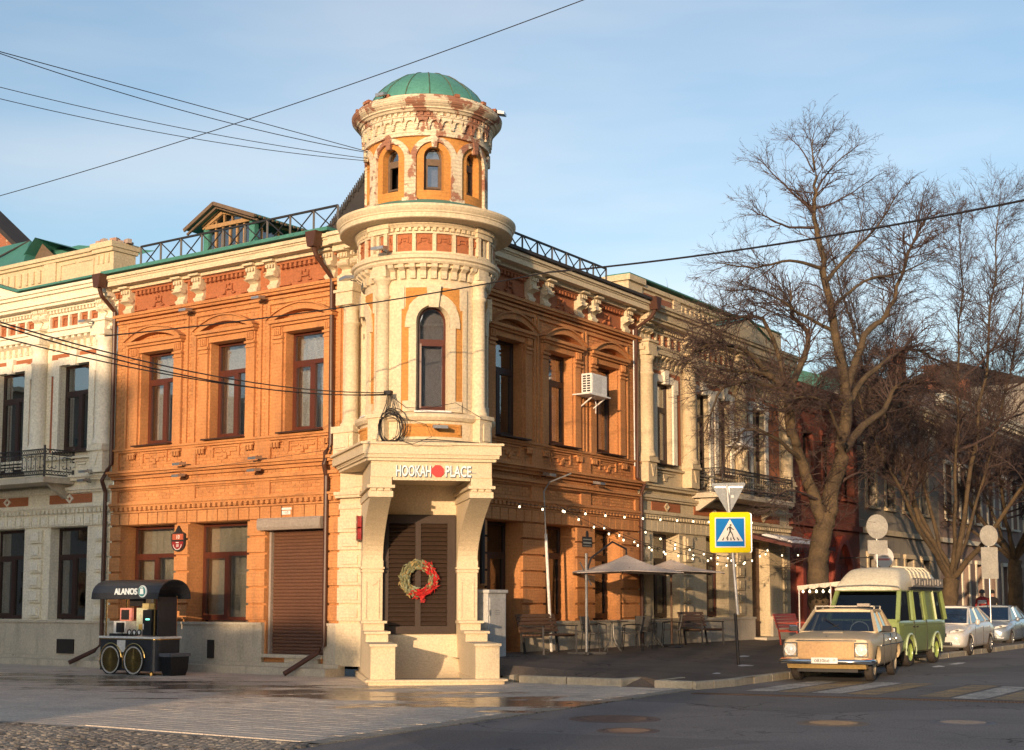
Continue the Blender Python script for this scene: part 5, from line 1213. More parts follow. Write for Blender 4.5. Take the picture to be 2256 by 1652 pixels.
for s in (-1, 1):
    hd = local(V, 'headlight', MB().box(I3, *sorted((s * .58, s * .83)), -.045, .02, .50, .79), VP, bevel=.02)
    a = s * .70; rr = MB().lathe((0, 0, 0), [(.112, 0), (.12, .03), (.105, .035), (.10, .02), (.085, .035), (.001, .045)], 20); rr.v = [Vector((a + v.x, -.045 - v.z, .645 + v.y)) for v in rr.v]; local(hd, 'lens', rr, LAMP, smooth=True)
    local(hd, 'chrome_surround', MB().strip(lambda x, d, z: Vector((x, -d, z)), [(a - .115, .525), (a - .115, .765), (a + .115, .765), (a + .115, .525), (a - .115, .525)], [(a - .135, .505), (a - .135, .785), (a + .135, .785), (a + .135, .505), (a - .135, .505)], .045, .055), CHROME)
    local(V, 'indicator', MB().box(I3, *sorted((s * .70, s * .90)), -.02, .05, .43, .475), AMBER)
    local(V, 'wing_mirror', MB().box(I3, *sorted((s * .88, s * 1.06)), 1.52, 1.60, .98, 1.10).bar((s * .80, 1.62, .97), (s * .92, 1.58, 1.0), .025), DARKP if s > 0 else CHROME, bevel=.015)
    for y in (1.74, 2.62): local(V, 'door_handle', MB().box(I3, *sorted((s * .91, s * .935)), y + .55, y + .70, .80, .825), CHROME)
    local(V, 'side_strip', MB().box(I3, *sorted((s * .905, s * .918)), 1.2, 4.4, .70, .715), CHROME)
    for y, z in ((1.5, .3), (2.46, .3), (3.3, .55)): local(V, 'door_seam', MB().box(I3, *sorted((s * .90, s * .916)), y, y + .008, z, .93), DARKP)
    for y in (.78, 3.62):
        wheel(V, s * .735, y, .33, s, mat('cream_rim', (.42, .36, .26), rough=.5, metal=.2))
local(V, 'hood_trim', MB().box(I3, -.60, .60, -.03, .03, .815, .835).box(I3, -.012, .012, .05, 1.2, .90, .925), CHROME)
local(V, 'hood_scoop', MB().prism(lambda a, d, z: Vector((a, d, z)), [(.75, .955), (.80, .985), (1.2, 1.0), (1.2, .97)], -.2, .2), VP)
bmp = MB(); bmp.tube([(-.90, .35, .415), (-.91, .02, .415), (-.86, -.10, .415), (-.4, -.14, .415), (.4, -.14, .415), (.86, -.10, .415), (.91, .02, .415), (.90, .35, .415)], .052, 10)
local(V, 'bumper', bmp, CHROME, smooth=True)
local(V, 'front_valance', MB().prism(lambda a, d, z: Vector((a, d, z)), [(-.06, .38), (.3, .38), (.25, .27), (.04, .27)], -.78, .78), mat('yellowish_valance', (.5, .34, .13), rough=.5, obj=True))
pl = local(V, 'number_plate', MB().box(I3, -.26, .26, -.205, -.19, .38, .495), WHT); front_text(pl, 'о830ве', .095, (-.05, -.207, .405), DARKP); front_text(pl, '15', .06, (.19, -.207, .425), DARKP)
local(V, 'underbody', MB().box(I3, -.6, .6, .1, 4.5, .2, .3), DARKP)
wp = MB(); wp.bar((-.35, 1.38, .98), (-.02, 1.56, 1.12), .012); wp.bar((.12, 1.38, .98), (-.35, 1.72, 1.26), .012); local(V, 'wiper', wp, DARKP)
rk = MB()
for s in (-1, 1): rk.bar((s * .6, 2.15, 1.50), (s * .6, 3.1, 1.50), .03)
for y in (2.2, 3.0): rk.bar((-.62, y, 1.50), (.62, y, 1.50), .025)
for s in (-1, 1):
    for y in (2.2, 3.0): rk.bar((s * .62, y, 1.41), (s * .62, y, 1.50), .03)
local(V, 'roof_rack', rk, mat('rack_metal', (.35, .32, .27), rough=.5, metal=.5)); local(V, 'roof_box', MB().box(I3, .28, .54, 2.1, 2.25, 1.50, 1.56), SHUTBOX)
# ---- green coffee van ----
GP = paint('light_green_paint', (.28, .35, .12), (.23, .30, .105), rough=.3)
CR = mat('cream_high_roof', (.72, .66, .50), (.66, .60, .46), rough=.45, obj=True, bump=.05)
h = R(31); VN = thing('green_van', 'lime green camper van with cream high roof, dark windscreen and white awning', 'van', (8.66, 35.6, 0), -h)
sec = [(.02, .46, .95, 1.08, .72, .83, .82, .0), (0.06, .36, 1.0, 1.14, .84, .90, .86, .0), (.35, .30, 1.02, 1.15, .86, .92, .875, .0), (2.2, .28, 1.02, 1.15, .86, .92, .875, .0), (4.2, .30, 1.02, 1.15, .86, .92, .875, .0), (4.50, .38, 1.0, 1.14, .82, .90, .86, .0), (4.54, .46, .95, 1.1, .75, .85, .83, .0)]
carve('body', hull(sec), GP, VN, [(.98, .36, .43), (3.46, .36, .43)], sub=1)
up = MB()                                  # upper body with window openings left as dark glass panels set just inside
cabin(VN, (.06, 1.13, 4.5, 1.13), (.58, 1.90, 4.36, 1.90), .865, .775, [(1.30, 1.42), (1.50, 1.58), (2.50, 2.52), (2.64, 2.66), (3.55, 3.52)], GP, CARDK, pil=.10, roof_cr=.03)
local(VN, 'blind_side_panel', MB().add([Vector((.872, 2.68, 1.13)), Vector((.872, 3.52, 1.13)), Vector((.783, 3.49, 1.90)), Vector((.783, 2.70, 1.90))], [(0, 1, 2, 3)]), GP)
local(VN, 'pale_window_strip', MB().add([Vector((.874, 2.54, 1.15)), Vector((.874, 2.66, 1.15)), Vector((.785, 2.68, 1.88)), Vector((.785, 2.58, 1.88))], [(0, 1, 2, 3)]), CR)  # cream strip over the narrow side pane
rs = [(.46, 1.90, .82, .80), (.62, 2.12, .80, .74), (1.02, 2.40, .72, .62), (1.3, 2.46, .70, .60)]
hv = MB(); P = []
for y, zt, wb, wt in [(.44, 1.95, .82, .80), (.60, 2.16, .82, .76), (.98, 2.40, .82, .68), (1.25, 2.455, .82, .66), (3.6, 2.455, .82, .66), (4.15, 2.40, .82, .66), (4.36, 2.15, .82, .72), (4.42, 1.95, .82, .78)]:
    P.append([Vector((x, y if not (z == 1.88) else (y if y > .5 and y < 4.3 else y), z)) for x, z in ((-wb, 1.88), (-wb - .01, 1.93), (-(wb * .65 + wt * .35), 1.9 + (zt - 1.9) * .45), (-wt, zt - .04 if zt > 2 else zt), (-wt * .8, zt + .02), (0, zt + .045), (wt * .8, zt + .02), (wt, zt - .04 if zt > 2 else zt), ((wb * .65 + wt * .35), 1.9 + (zt - 1.9) * .45), (wb + .01, 1.93), (wb, 1.88))])
n = 11; hv.add([v for r in P for v in r], [(i * n + j, i * n + j + 1, (i + 1) * n + j + 1, (i + 1) * n + j) for i in range(len(P) - 1) for j in range(n - 1)] + [tuple(range(n)), tuple(range((len(P) - 1) * n, len(P) * n))])
hr_ = local(VN, 'high_roof', hv, CR, smooth=True); sb = hr_.modifiers.new('s', 'SUBSURF'); sb.levels = 1; sb.render_levels = 2
for i in range(6): local(hr_, 'roof_rib', MB().tube([(.79, 1.75 + i * .36, 2.14), (.72, 1.72 + i * .36, 2.36), (.60, 1.70 + i * .36, 2.475), (.3, 1.70 + i * .36, 2.50)], .022, 6), CR)
bd = MB(); bd.box(I3, .90, .93, 1.25, 4.2, 1.98, 2.20)
for i in range(11): bd.box(I3, .93, .96, 1.3 + i * .26, 1.3 + i * .26 + .05 + .12 * rnd.random(), 2.0 + .06 * rnd.random(), 2.12 + .07 * rnd.random())
local(VN, 'roof_board', bd, mat('grey_board', (.36, .33, .29), (.25, .23, .2), rough=.7, var=1, sc=6, obj=True)); local(VN, 'board_shadow_strip', MB().box(I3, .86, .93, 1.1, 4.25, 1.92, 1.97), DARKP)  # black strip standing for the shade under the roof board
local(VN, 'interior_dark', MB().box(I3, -.74, .74, .7, 4.3, .5, 1.8), mat('van_inside', (.01, .01, .014), rough=.9))
for s in (-1, 1):
    hd = local(VN, 'headlight', MB().box(I3, *sorted((s * .54, s * .84)), .0, .05, .76, .98), DARKP, bevel=.02); local(hd, 'lens', MB().box(I3, *sorted((s * .57, s * .81)), -.02, .01, .785, .955), LAMP, bevel=.03)
    local(VN, 'indicator', MB().box(I3, *sorted((s * .70, s * .88)), .0, .06, .55, .68), AMBER)
    for y in (.98, 3.46):
        wheel(VN, s * .80, y, .35, s, paint('green_wheel_disc', (.36, .46, .12), (.3, .4, .1)), w=.20)
        fl = MB(); fl.tube([(s * .925, y + .44 * math.cos(q), .36 + .44 * math.sin(q)) for q in [R(-10) + R(200) * i / 18 for i in range(19)]], .026, 6, False); local(VN, 'wheel_arch_trim', fl, paint('pale_green_trim', (.55, .66, .4), (.5, .6, .36)))
    for y in (1.38, 2.52): local(VN, 'door_seam', MB().box(I3, *sorted((s * .905, s * .926)), y, y + .01, .34, 1.12), DARKP)
    for y in (1.2, 1.5): local(VN, 'door_handle', MB().box(I3, *sorted((s * .92, s * .95)), y, y + .12, .96, .99), DARKP)
    local(VN, 'body_crease', MB().box(I3, *sorted((s * .918, s * .930)), .3, 4.3, 1.02, 1.035), GP)
local(VN, 'grille', MB().box(I3, -.54, .54, -.01, .04, .77, .97), DARKP); local(VN, 'front_bumper', MB().box(I3, -.86, .86, -.06, .12, .34, .46), DARKP, bevel=.03)
local(VN, 'underbody', MB().box(I3, -.7, .7, .3, 4.3, .22, .4), DARKP)
local(VN, 'exhaust_pipe', MB().tube([(.7, 2.1, .2), (.9, 2.4, .2)], .03, 6), DARKP)
aw = MB(); aw.prism(lambda a, d, z: Vector((-d, a, z)), [(.80, 2.12), (.80, 2.09), (1.98, 1.98), (1.98, 2.01)], .9, 3.6)
for i in range(9):
    y0 = .9 + i * .3; aw.add([Vector((-1.985, y0, 2.0)), Vector((-1.985, y0 + .3, 2.0)), Vector((-1.985, y0 + .29, 1.90)), Vector((-1.985, y0 + .15, 1.865)), Vector((-1.985, y0 + .01, 1.90))], [(0, 1, 2, 3, 4)])
for i in range(4):
    x0, x1 = -.80 - i * .295, -.80 - (i + 1) * .295; z0, z1 = 2.10 - i * .028, 2.10 - (i + 1) * .028
    aw.add([Vector((x0, .895, z0 + .02)), Vector((x1, .895, z1 + .02)), Vector((x1 + .01, .895, z1 - .07)), Vector(((x0 + x1) / 2, .895, (z0 + z1) / 2 - .11)), Vector((x0 - .01, .895, z0 - .07))], [(0, 1, 2, 3, 4)])
AW = local(VN, 'awning', aw, mat('awning_canvas', (.76, .68, .55), rough=.8, obj=True, bump=.1))
for i in range(6): local(AW, 'bulb', MB().lathe((-.95 - i * .18, .97, 1.86), [(.001, -.04), (.03, -.02), (.034, .0), (.02, .03), (.012, .05)], 8), BULB)
for x in (-1.95, -1.1): local(AW, 'awning_post', MB().bar((x, .95, .1), (x, .95, 2.0), .025), WHT)
# ---- modern cars ----
def modern(name, label, loc, h, pm, dark, L=4.37):
    t = thing(name, label, 'car', loc, -h)
    sec = [(.0, .34, .52, .62, .52, .62, .50, .02), (.10, .24, .56, .68, .70, .80, .62, .03), (.45, .20, .62, .78, .78, .86, .70, .05), (1.0, .20, .68, .90, .80, .865, .72, .05), (1.35, .20, .72, .96, .80, .865, .72, .04), (2.2, .22, .76, .97, .80, .865, .73, .0), (3.3, .22, .80, 1.02, .80, .865, .70, .0), (3.9, .26, .82, 1.04, .78, .855, .66, .03), (4.28, .34, .78, 1.0, .70, .80, .60, .03), (4.37, .42, .66, .84, .60, .70, .52, .0)]
    carve('body', hull(sec), pm, t, [(.82, .31, .36), (3.40, .31, .36)], sub=2)
    cabin(t, (1.02, .93, 3.95, 1.03), (1.85, 1.415, 3.0, 1.42), .72, .55, [(1.45, 1.95), (2.42, 2.42), (3.35, 2.95)], pm, dark, pil=.05, roof_cr=.05)
    local(t, 'interior', MB().box(I3, -.66, .66, 1.5, 3.6, .4, .95), DARKP)
    local(t, 'underbody', MB().box(I3, -.62, .62, .3, 4.1, .16, .45), DARKP)
    for s in (-1, 1):
        hl = MB(); P = [(s * .40, .03, .66), (s * .78, .30, .76), (s * .80, .46, .80), (s * .66, .22, .80), (s * .42, .09, .74)]
        c = sum((Vector(p) for p in P), Vector()) / 5
        hl.add([Vector(p) + Vector((s * .03, -.05, -.01)) for p in P] + [Vector(p) + Vector((-s * .05, .12, 0)) for p in P], [(0, 1, 2, 3, 4)] + [(i, (i + 1) % 5, 5 + (i + 1) % 5, 5 + i) for i in range(5)])
        hd = local(t, 'headlight', hl, LAMP); local(hd, 'reflector', MB().lathe((s * .62, .11, .72), [(.001, .0), (.05, .01), (.055, .04)], 12), CHROME)
        fg = MB().add([Vector(p) for p in ((s * .44, .0, .34), (s * .70, .10, .32), (s * .74, .16, .42), (s * .46, .02, .44))], [(0, 1, 2, 3)]); fg.v = [v + Vector((s * .01, -.03, 0)) for v in fg.v]; local(t, 'fog_lamp', fg, LAMP)
        local(t, 'wing_mirror', MB().lathe((0, 0, 0), [(.001, -.09), (.06, -.07), (.075, 0), (.06, .07), (.001, .09)], 12), pm, smooth=True).location = (s * .93, 1.42, .98)
        for y in (.82, 3.40): wheel(t, s * .765, y, .31, s, STEEL, w=.19, spokes=6)
        for y in (2.2, 3.1): local(t, 'door_handle', MB().box(I3, *sorted((s * .865, s * .885)), y, y + .14, .82, .85), pm, bevel=.006)
        for y in (1.40, 2.42): local(t, 'door_seam', MB().box(I3, *sorted((s * .86, s * .869)), y, y + .008, .28, .85), DARKP)
    local(t, 'grille', MB().prism(lambda a, d, z: Vector((a, d, z)), [(-.03, .56), (.02, .56), (.04, .66), (.0, .66)], -.34, .34), DARKP)
    local(t, 'lower_intake', MB().box(I3, -.5, .5, -.02, .08, .30, .40), DARKP, bevel=.02)
    pl = local(t, 'number_plate', MB().box(I3, -.26, .26, -.03, -.02, .44, .54), WHT)
    return t
modern('white_sedan', 'white modern sedan parked directly behind the green van', (12.62, 43.0, 0), R(31), paint('white_paint', (.72, .70, .66), (.66, .63, .58), rough=.25), CARGL)
modern('silver_car', 'silver blue modern car parked behind the white sedan', (16.4, 50.3, 0), R(31), paint('silver_blue_paint', (.42, .48, .54), (.38, .42, .46), rough=.25, metal=.4), CARGL)
modern('grey_car', 'grey modern car half hidden at the right edge behind the silver one', (20.6, 56.5, 0), R(31), paint('grey_paint', (.25, .26, .28), (.2, .2, .22), rough=.25, metal=.4), CARGL)
modern('red_car', 'small red car roof far up the street at the right edge', (25.2, 64.0, 0), R(31), paint('red_paint', (.4, .04, .03), (.3, .03, .03), rough=.25), CARGL)
# ---- coffee cart ----
CC = Vector((-7.68, 31.0, 0)); CT = thing('coffee_cart', 'dark grey coffee vending cart with arched canopy, spoked wheels and gold posts', 'coffee cart', CC); PC = frame(CC, uL, oL)
CG = mat('cart_dark_grey', (.035, .038, .045), (.03, .032, .038), rough=.35, bump=.03); GOLD = mat('gold_tube', (.75, .50, .18), rough=.25, metal=1, bump=0, fine=0)
rc = lambda r: [(a, d) for a, d in [(0 + r - r * math.cos(R(90) * i / 6), 0 - r + r * math.sin(R(90) * i / 6)) for i in range(7)]]
fp_ = rc(.16) + [(1.78, 0), (1.78, -.70), (0, -.70)]
build('cart_body', MB().slab([PC(a, d, 0) for a, d in fp_], .10, .80), CG, CT)
fp2 = [((a - .03) if a < .9 else a + .03, d + .03 if d > -.4 else d - .03) for a, d in fp_]
build('counter_top', MB().slab([PC(a, d, 0) for a, d in fp2], .80, .845), WHT, CT); build('gold_edge', MB().slab([PC(a, d, 0) for a, d in [((a - .015) if a < .9 else a + .015, d + .015 if d > -.4 else d - .015) for a, d in fp_]], .775, .80), GOLD, CT)
for a in (.62, 1.38):
    PW = lambda x, d, z, a=a: PC(a + x, .05 + d, .33 + z); w = MB()
    def ring_tube(r, t, n=32): return [PW(r * math.cos(2 * math.pi * i / n), 0, r * math.sin(2 * math.pi * i / n)) for i in range(n + 1)]
    wo_ = build('wheel', MB().tube(ring_tube(.315, 0), .018, 6, False), DARKP, CT); build('white_tyre', MB().tube(ring_tube(.285, 0), .016, 6, False), mat('white_tyre', (.6, .58, .52), rough=.6), wo_)
    sp = MB()
    for i in range(32): q = 2 * math.pi * i / 32; sp.bar(PW(.03 * math.cos(q + .3), 0, .03 * math.sin(q + .3)), PW(.28 * math.cos(q), 0, .28 * math.sin(q)), .007)
    build('spoke_set', sp, mat('brass_spoke', (.30, .22, .08), rough=.45, metal=.6), wo_); build('hub', MB().plate(PW, [(.04 * math.cos(i), .04 * math.sin(i)) for i in range(6)], -.05, .03), MATS['brass_spoke'], wo_)
    build('wheel_disc', MB().plate(PW, [(.27 * math.cos(i * .4), .27 * math.sin(i * .4)) for i in range(15)], -.03, -.02), mat('dark_bronze', (.10, .075, .03), rough=.4, metal=.5), wo_)
    build('mudguard', MB().tube([PW(.36 * math.cos(q), -.01, .36 * math.sin(q)) for q in [R(-30) + R(200) * i / 16 for i in range(17)]], .014, 5, False), GOLD, CT)
for a, d in ((.12, -.08), (1.68, -.06), (.06, -.64), (1.70, -.64)): build('post', MB().tube([PC(a, d, .84), PC(a, d, 1.72)], .018, 8), GOLD, CT)
cn = MB(); nA = 14
arc = [(-.35 + .46 * math.cos(math.pi * i / nA), 1.68 + .40 * math.sin(math.pi * i / nA) ** .85) for i in range(nA + 1)]
cn.strip(lambda d, a, z: PC(a, d, z), [(d, z - .025) for d, z in arc], arc, -.20, 2.0); build('canopy', cn, CG, CT, smooth=False)
build('canopy_lining', MB().plate(lambda d, a, z: PC(a, d, z), [(d * .97 - .01, z - .03) for d, z in arc], 1.94, 1.96), CG, CT)
Mt = basis(-uL, UP, oL, PC(1.14, .165, 1.745)); build('sign_board', MB().box(PC, .35, 1.2, .08, .10, 1.72, 1.90), CG, CT)
lt = text_mesh('lettering', 'ALANOS', .19, basis(-uL, UP, oL, PC(.84, .115, 1.755)), LETW, CT, extrude=.012, bold=.003)
cup = build('cup_emblem', MB().disc(lambda a, d, z: PC(a, d, z), .30, 1.82, .13, .10, .125, 20), LETW, CT); build('emblem_disc', MB().disc(PC, .31, 1.82, .11, .126, .13, 20), mat('teal_print', (.05, .25, .28), rough=.5), cup); build('cup_shape', MB().plate(PC, [(.25, 1.76), (.37, 1.76), (.36, 1.88), (.26, 1.88)], .131, .134).box(PC, .27, .35, .131, .134, 1.895, 1.91), LETW, cup)
build('back_screen', MB().box(PC, .02, .06, -.62, -.1, .85, 1.70), CG, CT)
build('caster', MB().lathe(PC(.2, -.1, .0), [(.001, .0), (.045, .01), (.045, .07), (.02, .10)], 10).lathe(PC(.0, -.3, 0) + Vector((0, 0, 0)), [(.001, 0), (.045, .01), (.045, .07), (.02, .1)], 10), GOLD, CT)
build('paper_notice', MB().box(PC, .95, 1.22, .002, .006, .50, .76), WHT, CT)
build('foot_bar', MB().tube([PC(1.0, .02, .18), PC(.35, .02, .18)], .012, 6), GOLD, CT)
cm2 = thing('coffee_machine', 'white coffee machine with orange framed screen standing on the cart counter', 'coffee machine', PC(1.4, -.25, .845))
PM = PC; build('machine_body', MB().box(PM, 1.10, 1.50, -.45, -.12, .90, 1.17), WHT, cm2); build('machine_base', MB().box(PM, 1.08, 1.52, -.45, -.02, .845, .90), DARKP, cm2); build('brew_unit', MB().box(PM, 1.14, 1.32, -.12, -.04, .93, 1.14), DARKP, cm2)
sc_ = build('screen_frame', MB().box(PM, 1.08, 1.46, -.32, -.26, 1.17, 1.46), mat('orange_pink_print', (.75, .32, .18), (.7, .25, .3), rough=.5, var=1, sc=4), cm2); build('screen', MB().box(PM, 1.16, 1.42, -.26, -.255, 1.20, 1.42), DARKP, sc_)
ps = thing('poster_panel', 'colourful printed panel with pink shape behind the cart counter', 'poster', PC(.85, -.4, .845)); build('panel', MB().box(PM, .55, 1.08, -.42, -.40, .95, 1.46), mat('poster_print', (.62, .58, .42), (.5, .6, .45), rough=.5, var=1, sc=6), ps); build('pink_print', MB().disc(PM, .74, 1.26, .13, -.40, -.397, 16), mat('pink_print', (.6, .12, .16), (.7, .3, .2), rough=.5, var=1, sc=12), ps); build('yellow_print', MB().box(PM, .72, 1.0, -.40, -.397, .98, 1.10), mat('yellow_print', (.6, .42, .12), rough=.5), ps)
m3 = thing('drink_dispenser', 'black drink dispenser with small green display at right end of the cart', 'dispenser', PC(.35, -.25, .845)); build('dispenser_body', MB().box(PM, .22, .50, -.45, -.08, .86, 1.42), DARKP, m3); build('display', MB().box(PM, .28, .40, -.08, -.075, 1.20, 1.235), emit('green_display', (.2, .9, .6), 1.2), m3); build('label_panel', MB().box(PM, .46, .49, -.08, -.075, 1.0, 1.12), WHT, m3)
for i in range(3):
    c = thing('cup_stack', ['first', 'middle', 'last'][i] + ' white paper cup ring in the holder on the cart counter, counted from the machine', 'cup holder', PC(.95 - i * .16, -.1, .845), group='cup rings on the coffee cart'); PQ = lambda x, d, z, i=i: PC(.95 - i * .16 + x, -.1 + d, .93 + z)
    build('cup_ring', MB().tube([PQ(.055 * math.cos(q), 0, .055 * math.sin(q)) for q in [2 * math.pi * k / 14 for k in range(15)]], .014, 5, False), DARKP, c); build('cup', MB().disc(PQ, 0, 0, .048, -.06, .0, 14), WHT, c)
yb = thing('paper_box', 'pale yellow carton on top of the panel in the cart', 'box', PC(.55, -.35, 1.46)); build('carton', MB().box(PM, .45, .66, -.38, -.2, 1.44, 1.56), mat('yellow_carton', (.62, .52, .25), rough=.8), yb); 
tvm = thing('hanging_screen', 'dark screen hung under the cart canopy', 'screen', PC(.9, -.3, 1.7)); build('screen_body', MB().box(PM, .70, 1.15, -.33, -.26, 1.50, 1.72), DARKP, tvm)
tb = thing('trash_bin', 'black bag-lined bin with grey rim beside the coffee cart', 'bin', PC(-.2, -.3, 0)); bt = MB()
for (w0, z0), (w1, z1) in zip([(.13, .0), (.16, .15), (.17, .40)], [(.16, .15), (.17, .40), (.18, .46)]): bt.add([PC(-.21 + a * w, -.38 + d * w * 1.5, z) for w, z in ((w0, z0), (w1, z1)) for a, d in ((-1, -1), (1, -1), (1, 1), (-1, 1))], [(0, 1, 5, 4), (1, 2, 6, 5), (2, 3, 7, 6), (3, 0, 4, 7)])
build('bag', bt, mat('bin_bag', (.012, .013, .016), rough=.3, bump=.8, bsc=14), tb); build('rim', MB().box(PC, -.40, -.02, -.67, -.10, .42, .49), mat('bin_rim_grey', (.12, .13, .15), rough=.5), tb)
# ---------------- signs, lamps, street furniture ----------------
sg_ = thing('shop_sign', 'illuminated letters HOOKAH PLACE with a red octagon on the portal lintel', 'sign', PT(.1, 1.25, 4.2))
LM = basis(EP, UP, NP, PT(-.33, 1.235, 4.115))
def sign_text(body, a, w):
    o = text_mesh('lettering', body, .31, basis(EP, UP, NP, PT(a, 1.235, 4.10)), LETW, sg_, extrude=.018, bold=.004)
    xs = [v.co for v in o.data.vertices]; c = PT(a, 1.235, 4.10) - base_of(sg_)
    u = [(v - c).dot(EP) for v in xs]; wd = max(u) - min(u); k = w / wd
    for v in o.data.vertices: t = (v.co - c).dot(EP); v.co += EP * (t * (k - 1))
    e = text_mesh('letter_shadow_edge', body, .31, basis(EP, UP, NP, PT(a + .012, 1.212, 4.092)), mat('letter_shadow_grey', (.20, .24, .25), rough=.6), sg_, extrude=.004, bold=.012)  # grey offset copy: letter sides plus their shadow outline painted in
    c = PT(a + .012, 1.212, 4.092) - base_of(sg_)
    for v in e.data.vertices: t = (v.co - c).dot(EP); v.co += EP * (t * (k - 1))
    return o
sign_text('HOOKAH', -.37, .70); sign_text('PLACE', .53, .52)
build('red_octagon', MB().plate(PT, [(.115 + .125 * math.cos(R(22.5 + 45 * i)) * (1 if i % 1 == 0 else 1), 4.21 + .125 * math.sin(R(22.5 + 45 * i))) for i in range(8)], 1.22, 1.26), emit('red_lit', (.85, .02, .015), .8), sg_)
build('mounting_rail', MB().box(PT, -.75, .9, 1.203, 1.213, 4.17, 4.185), STEEL, sg_)
# wreath
WC = PT(-.02, -.90, 2.08); wr = thing('wreath', 'dried leaf wreath with red feathery section hanging on the brown louvres', 'wreath', WC); PWR0 = frame(WC, EP, NP); PWR = lambda a, d, z: PWR0(a, d + .01, z + 2.08)
lf = {0: MB(), 1: MB(), 2: MB(), 3: MB()}
for i in range(1050):
    q = rnd.uniform(0, 2 * math.pi); rr = .31 + rnd.uniform(-.09, .08); red = (R(-115) < ((q + math.pi) % (2 * math.pi) - math.pi) < R(62)) and rnd.random() < .93 and not (R(-40) < ((q + math.pi) % (2 * math.pi) - math.pi) < R(15) and rr < .30)
    c = Vector((rr * math.cos(q), rnd.uniform(.0, .09), rr * math.sin(q))); L = rnd.uniform(.06, .16); w = rnd.uniform(.012, .028) * (.6 if red else 1)
    a = q + rnd.choice((-1, 1)) * rnd.uniform(.9, 2.2); u = Vector((math.cos(a), rnd.uniform(-.3, .7), math.sin(a))).normalized(); v = Vector((-math.sin(a), rnd.uniform(-.4, .4), math.cos(a))) * w
    pts = [c, c + u * L * .5 + v, c + u * L, c + u * L * .5 - v]; k = 3 if red else rnd.choice((0, 0, 1, 2))
    mid = c + u * L * .5 + Vector((0, .012, 0))
    lf[k].add([PWR(p.x, p.y, p.z) for p in pts + [mid]], [(0, 1, 4), (1, 2, 4), (2, 3, 4), (3, 0, 4)])
for i in range(70):
    q = rnd.uniform(R(-95), R(-70)); c = Vector((.08 + rnd.uniform(-.04, .04), rnd.uniform(0, .08), -.34 - rnd.uniform(0, .16))); lf[3].add([PWR(c.x + rnd.uniform(-.03, .03), c.y, c.z + rnd.uniform(-.03, .03)) for _ in range(3)], [(0, 1, 2)])
for k, (nm, m) in enumerate((('olive_leaves', mat('olive_leaf', (.20, .19, .09), (.14, .16, .09), rough=.7, obj=True)), ('straw_leaves', mat('straw_leaf', (.42, .30, .12), (.34, .24, .1), rough=.7, obj=True)), ('sage_leaves', mat('sage_leaf', (.25, .27, .17), (.2, .23, .15), rough=.7, obj=True)), ('red_feathers', mat('red_feather', (.62, .03, .03), (.5, .02, .02), rough=.6, obj=True)))):
    o = build(nm, lf[k], m, wr); o['kind'] = 'stuff'
build('wire_ring', MB().tube([PWR(.31 * math.cos(q), .03, .31 * math.sin(q)) for q in [2 * math.pi * i / 24 for i in range(25)]], .02, 5, False), WOODG, wr)
# wall plaques
PQL = frame(FL(7.10, 0, 0), -uL, oL)
hp = thing('house_number_plaque', 'dark red shield plaque with white 10 on the ochre pier between two windows', 'plaque', FL(7.10, .1, 3.1)); RED = mat('plaque_red', (.30, .03, .03), rough=.4)
build('shield_back', MB().plate(PQL, [(-.23, 3.2), (-.23, 3.0)] + [(-.23 * math.cos(math.pi * i / 10), 2.98 - .20 * math.sin(math.pi * i / 10)) for i in range(1, 10)] + [(.23, 3.0), (.23, 3.2), (.1, 3.26), (.0, 3.40), (-.1, 3.26)], .06, .13), IRON, hp)
build('number_box', MB().box(PQL, -.17, .19, .13, .15, 3.06, 3.2), mat('plaque_orange', (.5, .12, .06), rough=.4), hp); build('lower_shield', MB().plate(PQL, [(-.19, 3.02)] + [(-.19 * math.cos(math.pi * i / 10), 2.99 - .17 * math.sin(math.pi * i / 10)) for i in range(0, 11)] + [(.19, 3.02)], .13, .145), RED, hp)
text_mesh('lettering', '10', .13, basis(-uL, UP, oL, PQL(.02, .153, 3.085)), WHT, hp, extrude=.002, bold=.002); text_mesh('lettering', '10', .10, basis(-uL, UP, oL, PQL(0, .148, 2.89)), WHT, hp, extrude=.002, bold=.002)
build('white_print', MB().strip(PQL, [(-.13 * math.cos(math.pi * i / 10), 2.95 - .115 * math.sin(math.pi * i / 10)) for i in range(11)], [(-.145 * math.cos(math.pi * i / 10), 2.95 - .13 * math.sin(math.pi * i / 10)) for i in range(11)], .145, .148).box(PQL, -.05, .05, .145, .148, 2.985, 3.005), WHT, hp)
op = thing('old_number_plate', 'small old grey plate with 117 above the roller shutter', 'plaque', FL(3.62, .06, 3.6)); PO = frame(FL(3.62, 0, 0), -uL, oL)
build('plate', MB().box(PO, -.17, .17, .056, .075, 3.52, 3.72), mat('old_plate', (.05, .03, .025), (.09, .05, .04), rough=.6), op); build('white_field', MB().box(PO, -.14, .12, .075, .08, 3.545, 3.63).box(PO, -.15, .15, .075, .08, 3.65, 3.70), WHT, op); text_mesh('lettering', '117', .075, basis(-uL, UP, oL, PO(0, .083, 3.56)), DARKP, op, extrude=.001)
bs = thing('street_name_sign', 'black street name plate with crest on the pier between the two dark windows', 'plaque', FR(7.18, .08, 3.1)); PB = frame(FR(7.10, .06, 0), uR, oR)
build('plate', MB().box(PB, -.24, .24, 0, .03, 2.96, 3.22).plate(PB, [(-.06, 3.22), (.06, 3.22), (.05, 3.34), (0, 3.38), (-.05, 3.34)], 0, .03), IRON, bs); build('white_lines', MB().box(PB, -.2, .2, .03, .033, 3.14, 3.165).box(PB, -.2, .2, .03, .033, 3.05, 3.085).box(PB, -.2, .2, .03, .033, 2.985, 3.0), mat('plaque_grey', (.3, .32, .3), rough=.5), bs)
